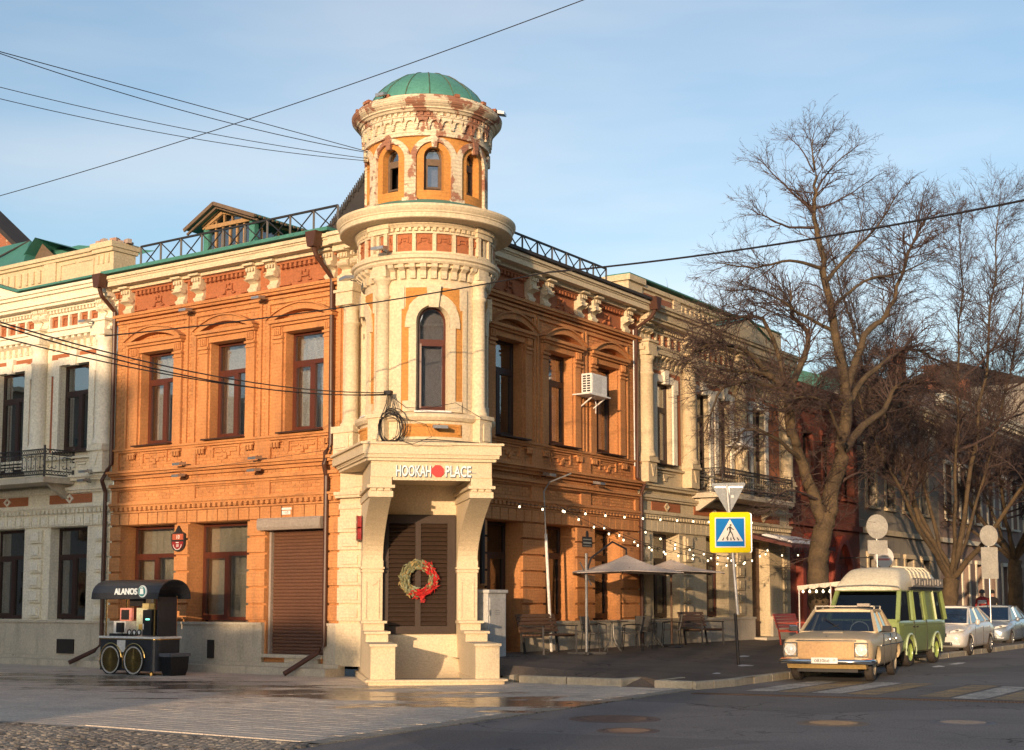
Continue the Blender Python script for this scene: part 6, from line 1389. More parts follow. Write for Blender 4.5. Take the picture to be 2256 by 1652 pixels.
pq = PT(-1.22, -.55, 0)
for k, z in enumerate((3.03, 3.29)):
    l = thing('red_sign_box', ['lower', 'upper'][k] + ' rounded red sign box on the left flank of the portal', 'sign', PT(-1.3, -.9, z), group='red sign boxes on the portal flank'); PS = frame(PT(-1.26, -.95, 0), NP, -EP)
    build('box', MB().plate(PS, [(-.17, z - .12), (.17, z - .12), (.20, z), (.17, z + .12), (-.17, z + .12), (-.20, z)], 0, .09), RED, l, bevel=.02); build('white_print', MB().box(PS, -.10, .10, .09, .093, z - .03, z + .03), mat('pinkish_print', (.6, .4, .38), rough=.5), l)
# wall floodlights
def flood(P, a, z, d, lab, small=False, tilt=.0):
    t = thing('floodlight', lab, 'floodlight', P(a, d, z), group='small floodlights on the facades'); s = .8 if small else 1
    build('lamp_head', MB().prism(P, [(d + .12, z), (d + .34 * s, z - .03), (d + .34 * s, z + .03), (d + .12, z + .07)], a - .12 * s, a + .12 * s), STEEL, t); build('bracket', MB().tube([P(a, d, z - .02), P(a, d + .12, z - .02), P(a, d + .16, z + .08)], .012, 5), IRON, t)
for a, z, d, lab in ((4.38, 8.53, .1, 'floodlight under the cornice right of the middle upper window of the ochre facade'), (6.8, 8.53, .1, 'floodlight under the cornice left of the middle upper window of the ochre facade'), (4.3, 4.82, .19, 'floodlight on top of the belt course above the roller shutter'), (6.8, 4.82, .19, 'floodlight on top of the belt course above the number plaque'), (4.45, 4.56, .07, 'floodlight hanging under the belt course above the roller shutter'), (6.95, 4.56, .07, 'floodlight hanging under the belt course above the number plaque'), (10.2, 8.60, .35, 'floodlight by the column capital of the pale townhouse'), (10.2, 4.82, .2, 'floodlight on the belt course of the pale townhouse'), (10.25, 4.60, .2, 'floodlight hanging under the belt course of the pale townhouse')): flood(FL, a, z, d, lab)
for a, z, d, lab in ((4.9, 4.60, .1, 'white floodlight on the shaded facade above the first cafe window'), (7.3, 4.56, .1, 'white floodlight on the shaded facade above the street name plate')): flood(FR, a, z, d, lab)
flood(CY(1.57, R(-38)), 0, 8.66, 0, 'floodlight on the turret ring left of the middle column'); flood(CY(1.5, R(-70)), 0, 8.2, .1, 'floodlight on the turret near the left column capital'); flood(CY(1.36, R(4)), 0, 5.05, 0, 'floodlight on the ochre panel below the turret window')
flood(CY(1.56, R(-42)), 0, 11.93, -.14, 'floodlight on the lantern cornice left of the dome', True); flood(CY(1.6, R(66)), 0, 11.86, -.14, 'floodlight on the lantern cornice right of the dome', True)
# air conditioners
def aircon(a, z, lab, sc=1.0):
    t = thing('air_conditioner', lab, 'air conditioner', FR(a, .1, z), group='air conditioners on the right facades'); P = FR
    b = build('case', MB().box(P, a, a + .80, .12, .42, z, z + .52), WHT, t, bevel=.015)
    gr = MB()
    for i in range(7):
        for j in range(2): gr.box(lambda x, d, zz: P(d, x, zz), .17 + j * .12, .26 + j * .12, a - .003, a + .002, z + .05 + i * .063, z + .09 + i * .063)
    build('side_vent', gr, DARKP, t); build('front_panel', MB().box(P, a + .05, a + .5, .42, .428, z + .05, z + .47), mat('ac_panel', (.7, .69, .65), rough=.5), t)
    build('wall_bracket', MB().box(P, a - .25, a + .85, .0, .5, z - .05, z - .02).bar(P(a + .1, .05, z - .3), P(a + .1, .42, z - .05), .03).bar(P(a + .7, .05, z - .3), P(a + .7, .42, z - .05), .03), WHT, t)
    build('drain_hose', MB().tube([P(a + .5, .2, z), P(a + .52, .25, z - .2), P(a + .5, .25, z - .45)], .012, 5), WHT, t)
aircon(6.78, 6.80, 'white air conditioner beside the third upper window of the ochre house'); aircon(15.9, 6.35, 'air conditioner on the cream townhouse behind the bare branches')
# cables on the turret
cbl = thing('cable_coil', 'tangled coil of black cables hanging at the foot of the turret column', 'cables', CY(1.5, R(-36))(0, 0, 5.5)); cc = MB()
PX = CY(1.52, R(-34))
for i in range(11):
    ca, cz, ra, rz = rnd.uniform(-.04, .1), 5.06 + rnd.uniform(-.05, .05), .24 + rnd.uniform(-.07, .06), .33 + rnd.uniform(-.09, .05)
    cc.tube([PX(ca + ra * math.cos(q) * (1 + .06 * math.sin(3 * q + i)), .05 + .04 * math.sin(q * 2 + i), cz + rz * math.sin(q)) for q in [2 * math.pi * k / 26 + i for k in range(27)]], .007, 4, False)
for i in range(6): cc.tube([PX(-.05 + .02 * i, .03, 5.75), PX(-.03 + .03 * i, .1, 5.55), PX(-.15 + .07 * i, .08, 5.3)], .009, 4, False)
cc.tube([PX(-.05, .05, 5.76), PX(.35, .05, 5.45), PX(.75, .1, 5.42), PX(1.3, .12, 5.55), PX(1.9, .1, 5.3)], .006, 4, False)
cc.tube([PX(-.3, .05, 4.80), PX(.2, .1, 4.79), PX(.9, .1, 4.80), PX(1.9, .05, 4.79)], .01, 4, False)
cc.tube([PX(.1, .05, 5.3), PX(.75, .1, 5.1), PX(.85, .1, 4.85), PX(.5, .15, 4.7), PX(.1, .1, 4.85)], .006, 4, False)
build('coil', cc, IRON, cbl); build('cable_clamp', MB().box(PX, -.08, .06, .0, .12, 5.72, 5.80), IRON, cbl)
# overhead wires
def wire(name, lab, a, b, sag, r, grp='overhead wires'):
    pts = [Vector(a).lerp(Vector(b), t / 20) - UP * (sag * 4 * (t / 20) * (1 - t / 20)) for t in range(21)]
    tag(build(name, MB().tube(pts, r, 4, False), IRON), lab, 'wire', grp)
TW = CY(1.34, R(-75))(0, 0, 11.0)
wire('wire', 'upper of two close wires running from the lantern to the upper left', TW, at(-40, 103, 22), .0, .008); wire('wire', 'lower of two close wires running from the lantern to the upper left', TW - UP * .02, at(-40, 104, 22), .16, .008)
wire('wire', 'third wire from the lantern to the left edge', TW - UP * .15, at(-40, 182, 24), .12, .007); wire('wire', 'lowest wire from the lantern to the left edge', TW - UP * .2, at(-40, 208, 24), .15, .007)
wire('wire', 'long wire rising from the left edge to the top behind the dome', at(-60, 448, 60), at(1290, -2, 44), .3, .018)
CL = PX(-.05, .1, 5.76)
wire('wire', 'thick upper cable from the turret to the left edge', CL, at(-40, 697, 17), .25, .010); wire('wire', 'thin cable just under the thick one from the turret to the left edge', CL - UP * .03, at(-40, 703, 17), .30, .010); wire('wire', 'lowest cable from the turret to the left edge', CL - UP * .05, at(-40, 732, 17), .22, .009)
wire('wire', 'thick cable rising to the right edge across the trees', at(1205, 600, 26), at(2320, 428, 19), .12, .017); wire('wire', 'thin cable crossing the facades in front of the turret', at(1205, 600, 26), at(230, 740, 24), .1, .012)
wire('wire', 'very thin wire across the ochre facade below the windows', at(255, 905 + 150, 30), at(760, 985, 27), .02, .004)
# street cabinet
SC = Vector((-.52, 31.15, .37)); cab = thing('street_cabinet', 'pale grey metal utility cabinet standing between portal and shaded facade', 'cabinet', SC); PK = frame(SC, uR, oR)
build('body', MB().box(PK, 0, .72, -.34, 0, -.05, 1.78), CAB, cab, bevel=.012); build('lid', MB().box(PK, -.03, .75, -.38, .04, 1.78, 1.86), CAB, cab, bevel=.02); dr_ = build('door', MB().box(PK, .05, .67, 0, .018, .06, 1.68), CAB, cab, bevel=.006)
build('lettering', MB().box(PK, .26, .44, .018, .021, 1.40, 1.415).box(PK, .26, .44, .018, .021, 1.36, 1.375).box(PK, .26, .44, .018, .021, 1.32, 1.335), mat('grey_print', (.3, .3, .3), rough=.7), dr_)
build('hinge', MB().box(PK, .03, .06, 0, .03, .3, .42).box(PK, .03, .06, 0, .03, 1.3, 1.42), STEEL, cab); build('footing', MB().box(PK, -.02, .74, -.36, .02, -.4, -.05), PLINTH, cab)
# crosswalk sign
SP = Vector((5.07, 32.3, .19)); cs_ = thing('pedestrian_crossing_sign', 'yellow bordered blue pedestrian crossing sign with inverted triangle above on a leaning pole', 'road sign', SP)
tip = Vector((4.87, 32.3, 4.22)); build('pole', MB().tube([SP + Vector((0, 0, 1.12)), tip], .034, 10), mat('sign_pole_grey', (.5, .5, .5), rough=.5, metal=.3), cs_); build('pole_base', MB().tube([SP - UP * .1, SP + (tip - SP) * .285], .036, 10), IRON, cs_)
build('snow_ring', MB().lathe(SP, [(.20, .0), (.12, .02), (.04, .035)], 10), mat('old_snow_patch', (.6, .6, .62), rough=.9), cs_) if False else None
sc0 = SP + (tip - SP) * .735; fr_ = Vector((-.15, -.99, 0)).normalized(); fe = Vector((.99, -.15, 0)).normalized(); fe = (fe + UP * -.01).normalized()
PSN = frame(Vector((sc0.x, sc0.y, 0)) - fe * .0, fe, fr_); zc_ = sc0.z - .0
YEL = mat('sign_yellow', (.74, .60, .01), rough=.75, spec=.08, bump=.0, fine=.02, var=.1); BLU = mat('sign_blue', (.012, .17, .50), rough=.75, spec=.08, bump=0, fine=.02, var=.1); WHS = mat('sign_white', (.70, .67, .63), rough=.75, spec=.08, bump=0, fine=.02, var=.1)
def rr_(cx, cz, w, h, r, n=5):
    o = []
    for sx, sz, a0 in ((1, -1, -90), (1, 1, 0), (-1, 1, 90), (-1, -1, 180)):
        for i in range(n + 1): a = R(a0 + 90 * i / n); o.append((cx + sx * (w - r) + r * math.cos(a), cz + sz * (h - r) + r * math.sin(a)))
    return o
build('sign_board', MB().plate(PSN, rr_(0, zc_, .455, .455, .06), .05, .065), YEL, cs_); build('sign_back_board', MB().plate(PSN, rr_(.03, zc_ - .01, .455, .455, .06), -.08, -.06), STEEL, cs_)
build('white_field', MB().plate(PSN, rr_(0, zc_ + .0, .34, .34, .015), .065, .067), WHS, cs_); build('blue_field', MB().plate(PSN, rr_(0, zc_, .315, .315, .01), .067, .069), BLU, cs_)
build('white_triangle', MB().plate(PSN, [(-.29, zc_ - .20), (.29, zc_ - .20), (0, zc_ + .30)], .069, .071), WHS, cs_)
pg = MB()
def seg(a, b, w0, w1=None):
    a, b = Vector(a), Vector(b); w1 = w1 or w0; n = Vector((-(b - a).y, (b - a).x)).normalized()
    pg.plate(PSN, [tuple(p) for p in (a + n * w0, b + n * w1, b - n * w1, a - n * w0)], .071, .073)
z = zc_
pg.disc(PSN, .015, z + .165, .022, .071, .073, 12); seg((.0, z + .135), (.005, z + .02), .024, .018); seg((-.005, z + .125), (-.055, z + .09), .010); seg((-.055, z + .095), (-.06, z + .045), .010); seg((.02, z + .12), (.05, z + .075), .010); seg((.045, z + .08), (.085, z + .06), .010)
seg((.0, z + .03), (-.03, z - .05), .014, .012); seg((-.025, z - .045), (-.085, z - .14), .012, .010); seg((.005, z + .03), (.055, z - .05), .014, .012); seg((.052, z - .04), (.075, z - .15), .012, .010)
for a in (-.17, -.06, .02, .10, .19): seg((a * .8, z - .115), (a, z - .18), .009, .014)
build('pictogram', pg, DARKP, cs_)
tz = tip.z - .02; PTI = frame(Vector((tip.x + .03, tip.y, 0)), fe, fr_)
build('triangle_back', MB().plate(PTI, [(-.38, tz + .04), (-.35, tz + .075), (.35, tz + .085), (.385, tz + .05), (.03, tz - .60), (-.03, tz - .60)], -.05, -.04), mat('sign_back_grey', (.32, .34, .35), rough=.8, metal=0, spec=.1), cs_)
build('triangle_rail', MB().box(PTI, -.30, .32, -.04, -.02, tz - .03, tz - .0).box(PTI, -.02, .02, -.04, .0, tz - .3, tz - .02), STEEL, cs_)
build('small_label', MB().box(PTI, .06, .12, -.04, -.036, tz - .26, tz - .20), WHS, cs_)
# other traffic signs seen from behind
def back_sign(x, y, label, rad, zc, plate, pole_top):
    t = thing('road_sign_back', label, 'road sign', (x, y, walk_z(x, y))); P = frame(Vector((x, y, 0)), Vector((.95, .3, 0)).normalized(), Vector((.3, -.95, 0)).normalized())
    build('pole', MB().tube([(x, y, 0), (x, y, pole_top)], .03, 8), STEEL, t); build('round_plate', MB().disc(P, 0, zc, rad, .03, .045, 28), mat('dull_sign_back', (.48, .46, .40), (.38, .36, .32), rough=.6, var=1, sc=3), t); build('lower_plate', MB().plate(P, rr_(0, plate[0], plate[1], plate[2], .03), .03, .045), MATS['dull_sign_back'], t)
p1 = at(1930, 1160, 42); back_sign(p1.x, p1.y, 'back of a round road sign with rectangular plate below, seen above the van roof', .36, p1.z, (p1.z - .60, .33, .20), p1.z + .2)
p2 = at(2176, 1180, 50); back_sign(p2.x, p2.y, 'back of a farther round road sign with tall plate below near the right edge', .37, p2.z, (p2.z - .95, .34, .55), p2.z + .2)
p3 = FR(25.3, 1.6, 3.15); rs_ = thing('round_shop_sign', 'round white projecting sign with grey and red lines on the dark red house', 'sign', p3); PRS = frame(Vector((p3.x, p3.y, 0)), Vector((.97, .22, 0)), Vector((.22, -.97, 0)))
build('disc', MB().disc(PRS, 0, 3.15, .36, -.05, .05, 32), WHS, rs_); build('grey_line', MB().box(PRS, -.26, .16, .05, .053, 3.17, 3.185).box(PRS, -.26, .16, .05, .053, 3.22, 3.235), DARKP, rs_); build('red_line', MB().box(PRS, -.24, .2, .05, .053, 3.04, 3.11), mat('faded_red_print', (.7, .25, .22), rough=.5), rs_); build('arm', MB().bar(p3, FR(25.3, 0, 3.15), .04), IRON, rs_)
# benches
def slat_bench(a0, a1, lab, fm, sm, d0=.4, grp='slatted benches by the facade', back=True, arm=True):
    a, b = FR(a0, d0, 0), FR(a1, d0, 0); z = walk_z(*(FR((a0 + a1) / 2, d0 + .3, 0).xy)); t = thing('bench', lab, 'bench', FR((a0 + a1) / 2, d0 + .3, z), group=grp); P = lambda x, d, zz: FR(x, d0 + d, z + zz)
    for x in (a0 + .12, a1 - .12):
        build('leg', MB().bar(P(x, .08, 0), P(x, .02, .42), .045).bar(P(x, .02, .42), P(x, -.12, .88), .04), fm, t); build('leg', MB().bar(P(x, .58, 0), P(x, .56, .64), .045), fm, t); build('arm_rest', MB().bar(P(x, -.02, .64), P(x, .60, .64), .05, .03).bar(P(x, .05, .40), P(x, .56, .40), .04), fm, t)
    for i in range(5): build('slat', MB().box(P, a0, a1, .08 + i * .10, .16 + i * .10, .42 + .0, .45), sm, t)
    for i in range(5):
        zz = .50 + i * .085; dd = .02 - (zz - .42) * .3; build('slat', MB().prism(P, [(dd, zz), (dd + .025, zz - .002), (dd + .0, zz + .068), (dd - .025, zz + .07)], a0, a1), sm, t)
    return t
slat_bench(3.45, 5.15, 'brown slatted bench beside the street cabinet', IRON, WOODD); slat_bench(11.7, 13.3, 'brown slatted bench farther along, beyond the parasols', IRON, WOODD)
REDB = mat('red_bench_paint', (.50, .09, .06), (.4, .07, .05), rough=.55); slat_bench(15.3, 17.0, 'bright red wooden bench beside the cream entrance', REDB, REDB, d0=1.7, grp=None)
# tables and chairs
WIC = mat('grey_wicker', (.13, .12, .11), (.09, .085, .08), rough=.7, bsc=30, bump=.5); ALU = mat('table_metal', (.25, .24, .22), rough=.4, metal=.6)
def table(x, y, lab):
    z = walk_z(x, y); t = thing('cafe_table', lab, 'table', (x, y, z), group='round cafe tables'); c = Vector((x, y, z))
    build('table_top', MB().lathe(c, [(.001, .74), (.40, .74), (.41, .73), (.40, .715), (.001, .715)], 26), ALU, t); build('stem', MB().tube([c + UP * .12, c + UP * .72], .022, 8), ALU, t)
    for i in range(4): q = math.pi / 4 + i * math.pi / 2; u = Vector((math.cos(q), math.sin(q), 0)); build('leg', MB().tube([c + u * .04 + UP * .66, c + u * .06 + UP * .35, c + u * .14 + UP * .16, c + u * .30 + UP * .01], .014, 6), ALU, t)
def chair(x, y, rz, lab):
    z = walk_z(x, y); t = thing('cafe_chair', lab, 'chair', (x, y, z), rz, 'cafe chairs')
    local(t, 'seat', MB().box(I3, -.22, .22, -.22, .22, .43, .455), WIC, bevel=.01); local(t, 'backrest', MB().prism(lambda a, d, zz: Vector((a, d, zz)), [(.20, .46), (.225, .46), (.30, .84), (.275, .84)], -.21, .21), WIC, bevel=.01)
    for sx in (-1, 1):
        local(t, 'leg', MB().tube([(sx * .22, -.24, 0), (sx * .22, -.21, .44), (sx * .23, -.20, .64)], .013, 6), IRON); local(t, 'leg', MB().tube([(sx * .21, .26, 0), (sx * .21, .22, .44), (sx * .21, .30, .84)], .013, 6), IRON)
        local(t, 'arm_rest', MB().tube([(sx * .23, -.20, .64), (sx * .24, 0, .66), (sx * .22, .26, .64)], .015, 6), IRON)
table(2.45, 35.3, 'round metal cafe table nearest to the street cabinet'); table(3.75, 37.9, 'round metal cafe table farther back between the parasols')
chair(2.98, 35.75, R(-100), 'grey cafe chair right of the nearest round table'); chair(2.0, 34.9, R(60), 'grey cafe chair between the bench and the nearest round table'); chair(3.45, 37.0, R(160), 'dark cafe chair in front of the farther round table'); chair(4.25, 38.5, R(-90), 'brown cafe chair right of the farther round table'); chair(3.2, 38.3, R(60), 'cafe chair against the wall by the farther round table')
# parasols
CANV = mat('parasol_canvas', (.68, .58, .50), (.60, .51, .44), rough=.85, bump=.2, sc=2)
def parasol(cx, cy, zt, ze, half, mast, lab, cant=True):
    z0 = walk_z(cx, cy); t = thing('parasol', lab, 'parasol', (mast[0], mast[1], walk_z(*mast)), group='beige parasols over the cafe tables'); c = Vector((cx, cy, 0)); rot = R(33 + 12)
    rim = [c + Vector((math.cos(rot + math.pi / 4 * i) * half * (1.0 if i % 2 == 0 else .74), math.sin(rot + math.pi / 4 * i) * half * (1.0 if i % 2 == 0 else .74), ze + (0 if i % 2 == 0 else .05))) for i in range(8)]
    mb = MB(); top = c + UP * zt
    vs = [top]; 
    for k in (.35, .7, 1.0):
        for r in rim: v = top.lerp(r, k); v.z -= .06 * math.sin(math.pi * k) * 1.0; vs.append(v)
    fs = [(0, 1 + i, 1 + (i + 1) % 8) for i in range(8)]
    for L in range(2): fs += [(1 + L * 8 + i, 9 + L * 8 + i, 9 + L * 8 + (i + 1) % 8, 1 + L * 8 + (i + 1) % 8) for i in range(8)]
    cnv = build('canopy', mb.add(vs, fs), CANV, t); s = cnv.modifiers.new('t', 'SOLIDIFY'); s.thickness = .012
    for r in rim[::1]: build('rib', MB().bar(top - UP * .12, r - UP * .03, .02), IRON, cnv)
    m = Vector((mast[0], mast[1], walk_z(*mast)))
    if cant:
        build('mast', MB().tube([m, m + UP * 2.35], .032, 8), STEEL, t); e = m + UP * 2.0
        build('arm', MB().tube([e - UP * .1, e + UP * .25 + (c - m).xy.to_3d() * .12, top.lerp(e, .35) + UP * .42, top + UP * .14, top], .025, 8), IRON, t); build('crank_strut', MB().bar(e + Vector((-.15, 0, .15)), m + UP * 1.6 + Vector((.12, 0, 0)), .03), IRON, t)
        build('base', MB().bar(m + Vector((-.45, 0, .03)), m + Vector((.45, 0, .03)), .06).bar(m + Vector((0, -.45, .03)), m + Vector((0, .45, .03)), .06), IRON, t)
    else: build('mast', MB().tube([m, top], .028, 8), WOODD, t); build('base', MB().lathe(m, [(.001, .08), (.04, .08), (.25, .05), (.27, 0)], 16), IRON, t)
parasol(2.75, 34.5, 2.72, 2.27, 1.75, (1.74, 33.6), 'large beige cantilever parasol nearest to the portal'); parasol(4.24, 38.24, 2.72, 2.35, 1.75, (4.24, 38.24), 'beige parasol on a centre pole behind the cantilever one', False)
build_ = None
wp_ = thing('white_pole', 'slim pale pole leaning by the shaded facade beside the first cafe window', 'pole', FR(4.9, .25, .4)); build('lower_tube', MB().tube([FR(5.05, .28, .4), FR(4.80, .28, 3.2)], .035, 8), WHT, wp_); build('upper_tube', MB().tube([FR(4.80, .28, 3.2), FR(4.72, .28, 4.2), FR(4.78, .4, 4.42), FR(4.95, .9, 4.62)], .02, 8), STEEL, wp_)
# string lights
def string(lab, A, B, n, sag):
    t = thing('string_lights', lab, 'string lights', A, group='festoon light strings above the cafe'); f = lambda u: Vector(A).lerp(Vector(B), u) - UP * (sag * 4 * u * (1 - u))
    build('cable', MB().tube([f(i / 24) for i in range(25)], .007, 4, False), IRON, t); first = None
    for i in range(n):
        p = f((i + .5) / n) - base_of(t)
        if first is None:
            first = build('bulb', MB().lathe((0, 0, 0), [(.001, -.10), (.017, -.095), (.024, -.075), (.019, -.055), (.012, -.04)], 10), BULB, t, world=False, smooth=True); first.location = p; sk = build('socket', MB().lathe((0, 0, 0), [(.015, -.045), (.018, -.02), (.012, 0)], 8), IRON, first, world=False)
        else: b = first.copy(); col.objects.link(b); b.parent = t; b.location = p; k2 = sk.copy(); col.objects.link(k2); k2.parent = b
string('long straight light string running level above the cafe windows', FR(2.2, .9, 3.78), FR(15.5, 1.1, 4.0), 14, .1)
string('light string sloping down from the pale pole to the first parasol', FR(4.7, .6, 3.9), FR(9.2, 1.4, 2.85), 8, .12); string('light string from the cafe wall down behind the first parasol', FR(7.2, .3, 3.6), FR(10.0, 1.8, 2.75), 7, .12)
string('light string across the cream pier beyond the downpipe', FR(9.6, .2, 3.6), FR(13.8, 1.6, 2.75), 8, .15); string('light string running from the second parasol toward the road sign', FR(10.2, 1.8, 2.8), FR(16.2, 1.2, 3.3), 8, .35)
string('light string behind the road sign toward the canopy', FR(14.0, .6, 3.3), FR(20.3, 1.7, 3.35), 7, .25); string('short light string close to the facade over the farther bench', FR(11, .3, 3.25), FR(15.2, .5, 3.0), 4, .2)
# flower pot style bits: snow remnants on the pavement
sn = mat('dirty_snow', (.58, .57, .58), (.42, .40, .38), rough=.9, bump=.6, bsc=20)
for i, (x, y, a, b, lab) in enumerate(((5.15, 32.15, .30, .10, 'thin snow remnant round the foot of the sign pole'), (4.15, 29.3, .25, .05, 'thin snow streak near the kerb corner'), (7.35, 38.3, .5, .12, 'snow remnant at the foot of the red bench'), (5.7, 35.6, .4, .08, 'small snow patch on the dark pavement right of the sign pole'), (11.6, 37.6, .7, .06, 'white frozen streak beside the van rear wheel'), (10.6, 35.9, .4, .07, 'snow patch at the van front wheel'), (17.2, 46.6, .8, .1, 'snow remnant on the road beside the white sedan'))):
    q = MB(); z = walk_z(x, y) if i < 4 else .0; n = 14; vs = [Vector((x, y, z + .02))]
    for k in range(n): r = rnd.uniform(.7, 1.2); w = sR * (a * r * math.cos(2 * math.pi * k / n)) + Vector((.86, -.5, 0)) * (b * r * math.sin(2 * math.pi * k / n) * 2); vs.append(Vector((x, y, z - .004)) + w)
    tag(build('snow_patch', q.add(vs, [(0, 1 + k, 1 + (k + 1) % n) for k in range(n)]), sn), lab, 'snow', 'snow remnants')
# ---------------- bare trees ----------------
BARK = mat('lime_bark', (.135, .092, .05), (.07, .05, .032), rough=.9, var=1, sc=2.5, bsc=18, bump=.9); TWIG = mat('twig_bark', (.085, .052, .042), (.06, .042, .04), rough=.85, var=.8, sc=.6)
class Tree:
    def __init__(s, seed): s.r = random.Random(seed); s.t = MB(); s.w = MB(); s.n = 0
    def limb(s, pts, r0, r1, twigs=1.0, depth=0, dens=1.0, sub=True, up=.10, cap=1.5):
        pts = [Vector(p) for p in pts]; m = len(pts)
        # Catmull-Rom smoothing with slight wobble
        sm = []
        for i in range(m - 1):
            p0, p1, p2, p3 = pts[max(i - 1, 0)], pts[i], pts[i + 1], pts[min(i + 2, m - 1)]
            for k in range(5):
                t = k / 5; sm.append(.5 * ((2 * p1) + (p2 - p0) * t + (2 * p0 - 5 * p1 + 4 * p2 - p3) * t * t + (3 * p1 - p0 - 3 * p2 + p3) * t ** 3))
        sm.append(pts[-1]); L = sum((b - a).length for a, b in zip(sm, sm[1:])); n = len(sm)
        for i in range(1, n - 1): sm[i] = sm[i] + Vector((s.r.uniform(-1, 1), s.r.uniform(-1, 1), s.r.uniform(-1, 1))) * L * .006
        rs = [r0 + (r1 - r0) * (i / (n - 1)) ** .8 for i in range(n)]
        (s.t if r0 > .05 else s.w).tube(sm, rs, 10 if r0 > .12 else 7 if r0 > .05 else 5, False)
        if not sub: return
        nb = int(L * 7.0 * dens * twigs)
        for i in range(nb):
            f = s.r.uniform(.12 if depth else .30, 1.0) ** .8; k = min(n - 2, int(f * (n - 1))); p = sm[k].lerp(sm[k + 1], s.r.random()); d = (sm[k + 1] - sm[k]).normalized()
            s.branch(p, d, min(cap, L * s.r.uniform(.22, .42) * (1.25 - f) + .45), max(.006, rs[k] * .45 if rs[k] < .06 else .022), 0, up)
        s.branch(sm[-1], (sm[-1] - sm[-2]).normalized(), .6, r1 * .9, 0, up, spread=.3)
    def branch(s, p, d, L, r, lev, up, spread=.9):
        q = Vector((s.r.gauss(0, 1), s.r.gauss(0, 1), s.r.gauss(0, .8))).normalized(); dd = (d * (1 - spread * .35) + q * spread * .75 + UP * up * .6).normalized()
        r = min(r, .03); n = 4; pts = [p]; cur = dd
        for i in range(n):
            cur = (cur + Vector((s.r.gauss(0, .16), s.r.gauss(0, .16), s.r.gauss(0, .12) + up * .12))).normalized(); pts.append(pts[-1] + cur * (L / n))
        s.w.tube(pts, [r * (1 - .75 * i / n) for i in range(n + 1)], 3, False); s.n += 1
        if lev < 2:
            k = int(L * (6.5 if lev == 0 else 7)) + 1
            for j in range(min(k, 11)):
                f = s.r.uniform(.2, 1); i = min(n - 1, int(f * n)); pp = pts[i].lerp(pts[i + 1], f * n - i); s.branch(pp, (pts[i + 1] - pts[i]).normalized(), L * s.r.uniform(.28, .5), max(.0045, r * .5), lev + 1, up * .6, .8)
    def done(s, name, label, base, group='bare street trees'):
        o = thing(name, label, 'tree', base, group=group); build('trunk', s.t, BARK, o, smooth=True); tw = build('crown', s.w, TWIG, o); return o
D1 = 40.0
def px(x, y, dz=0.0): return at(x, y, D1 + dz)
T1 = Tree(3); b = Vector((8.62, 40, .2))
T1.limb([b - UP * .3, px(1803, 1300), px(1806, 1200), px(1822, 1130)], .33, .27, 0, sub=False)
T1.limb([b - UP * .3 + Vector((-.1, -.05, 0)), b + Vector((-.02, 0, .1)), b + Vector((0, 0, .5))], .55, .35, 0, sub=False)
T1.limb([px(1820, 1140), px(1850, 1010, .2), px(1862, 880, .3), px(1845, 760, .2), px(1815, 600, 0), px(1797, 480), px(1794, 390), px(1791, 300)], .25, .012, 1, dens=.75, cap=1.1)
T1.limb([px(1815, 1160), px(1775, 1040, -.4), px(1745, 960, -.8), px(1740, 900, -1.0), px(1700, 830, -1.6), px(1600, 815, -2.5)], .20, .04, 1, dens=.9)
T1.limb([px(1745, 960, -.8), px(1735, 870, -.6), px(1765, 800, 0), px(1780, 740, .4), px(1745, 690, .8), px(1740, 640, 1.0)], .15, .03, 1)
T1.limb([px(1700, 830, -1.6), px(1640, 770, -2.2), px(1560, 760, -3.0), px(1500, 800, -3.6)], .10, .02, 1); T1.limb([px(1735, 870, -.8), px(1660, 840, -2.0), px(1590, 860, -3.0), px(1560, 930, -3.4)], .08, .015, 1)
T1.limb([px(1740, 900, -.8), px(1690, 720, -1.0), px(1620, 700, -2), px(1540, 720, -2.5)], .08, .015, 1)
T1.limb([px(1862, 900, .3), px(1900, 840, 1.0), px(1960, 790, 1.8), px(2010, 770, 2.4), px(2080, 800, 3)], .12, .02, 1); T1.limb([px(1855, 880, .3), px(1905, 740, .8), px(1960, 680, 1.4), px(2000, 560, 2.0), px(2040, 480, 2.4)], .13, .02, 1)
T1.limb([px(1850, 1000, .3), px(1900, 940, 1.2), px(1950, 900, 2.0), px(1975, 850, 2.5), px(2060, 845, 3.2)], .15, .03, 1)
T1.limb([px(1820, 620), px(1870, 560, .6), px(1930, 500, 1.0), px(1985, 415, 1.4)], .07, .012, 1); T1.limb([px(1808, 590), px(1740, 575, -.8), px(1660, 590, -1.4), px(1580, 580, -2)], .06, .01, 1)
T1.limb([px(1798, 500), px(1740, 500, -.5), px(1690, 480, -1), px(1650, 460, -1.4)], .05, .01, 1); T1.limb([px(1795, 470), px(1730, 410, -.6), px(1670, 350, -.9)], .045, .01, 1); T1.limb([px(1793, 430), px(1830, 370, .5), px(1890, 320, .8)], .04, .01, 1)
T1.limb([px(1792, 380), px(1765, 330, -.3), px(1735, 300, -.5)], .03, .008, 1); T1.limb([px(1795, 460), px(1850, 440, .6), px(1920, 395, 1.0)], .04, .01, 1); T1.limb([px(1830, 680), px(1900, 620, 1), px(1990, 600, 2), px(2060, 560, 2.6)], .06, .01, 1)
T1.limb([px(1838, 730, .2), px(1760, 690, -.6), px(1680, 640, -1.5), px(1600, 640, -2.4)], .06, .012, 1); T1.limb([px(1760, 1010, -.6), px(1700, 960, -1.8), px(1640, 950, -2.8), px(1600, 1010, -3.4)], .07, .012, 1)
T1.limb([px(1800, 1100, -.3), px(1740, 1080, -1.4), px(1690, 1110, -2.2)], .05, .01, 1); T1.limb([px(1830, 1080, .2), px(1890, 1040, .2), px(1930, 1060, .6)], .05, .01, 1)
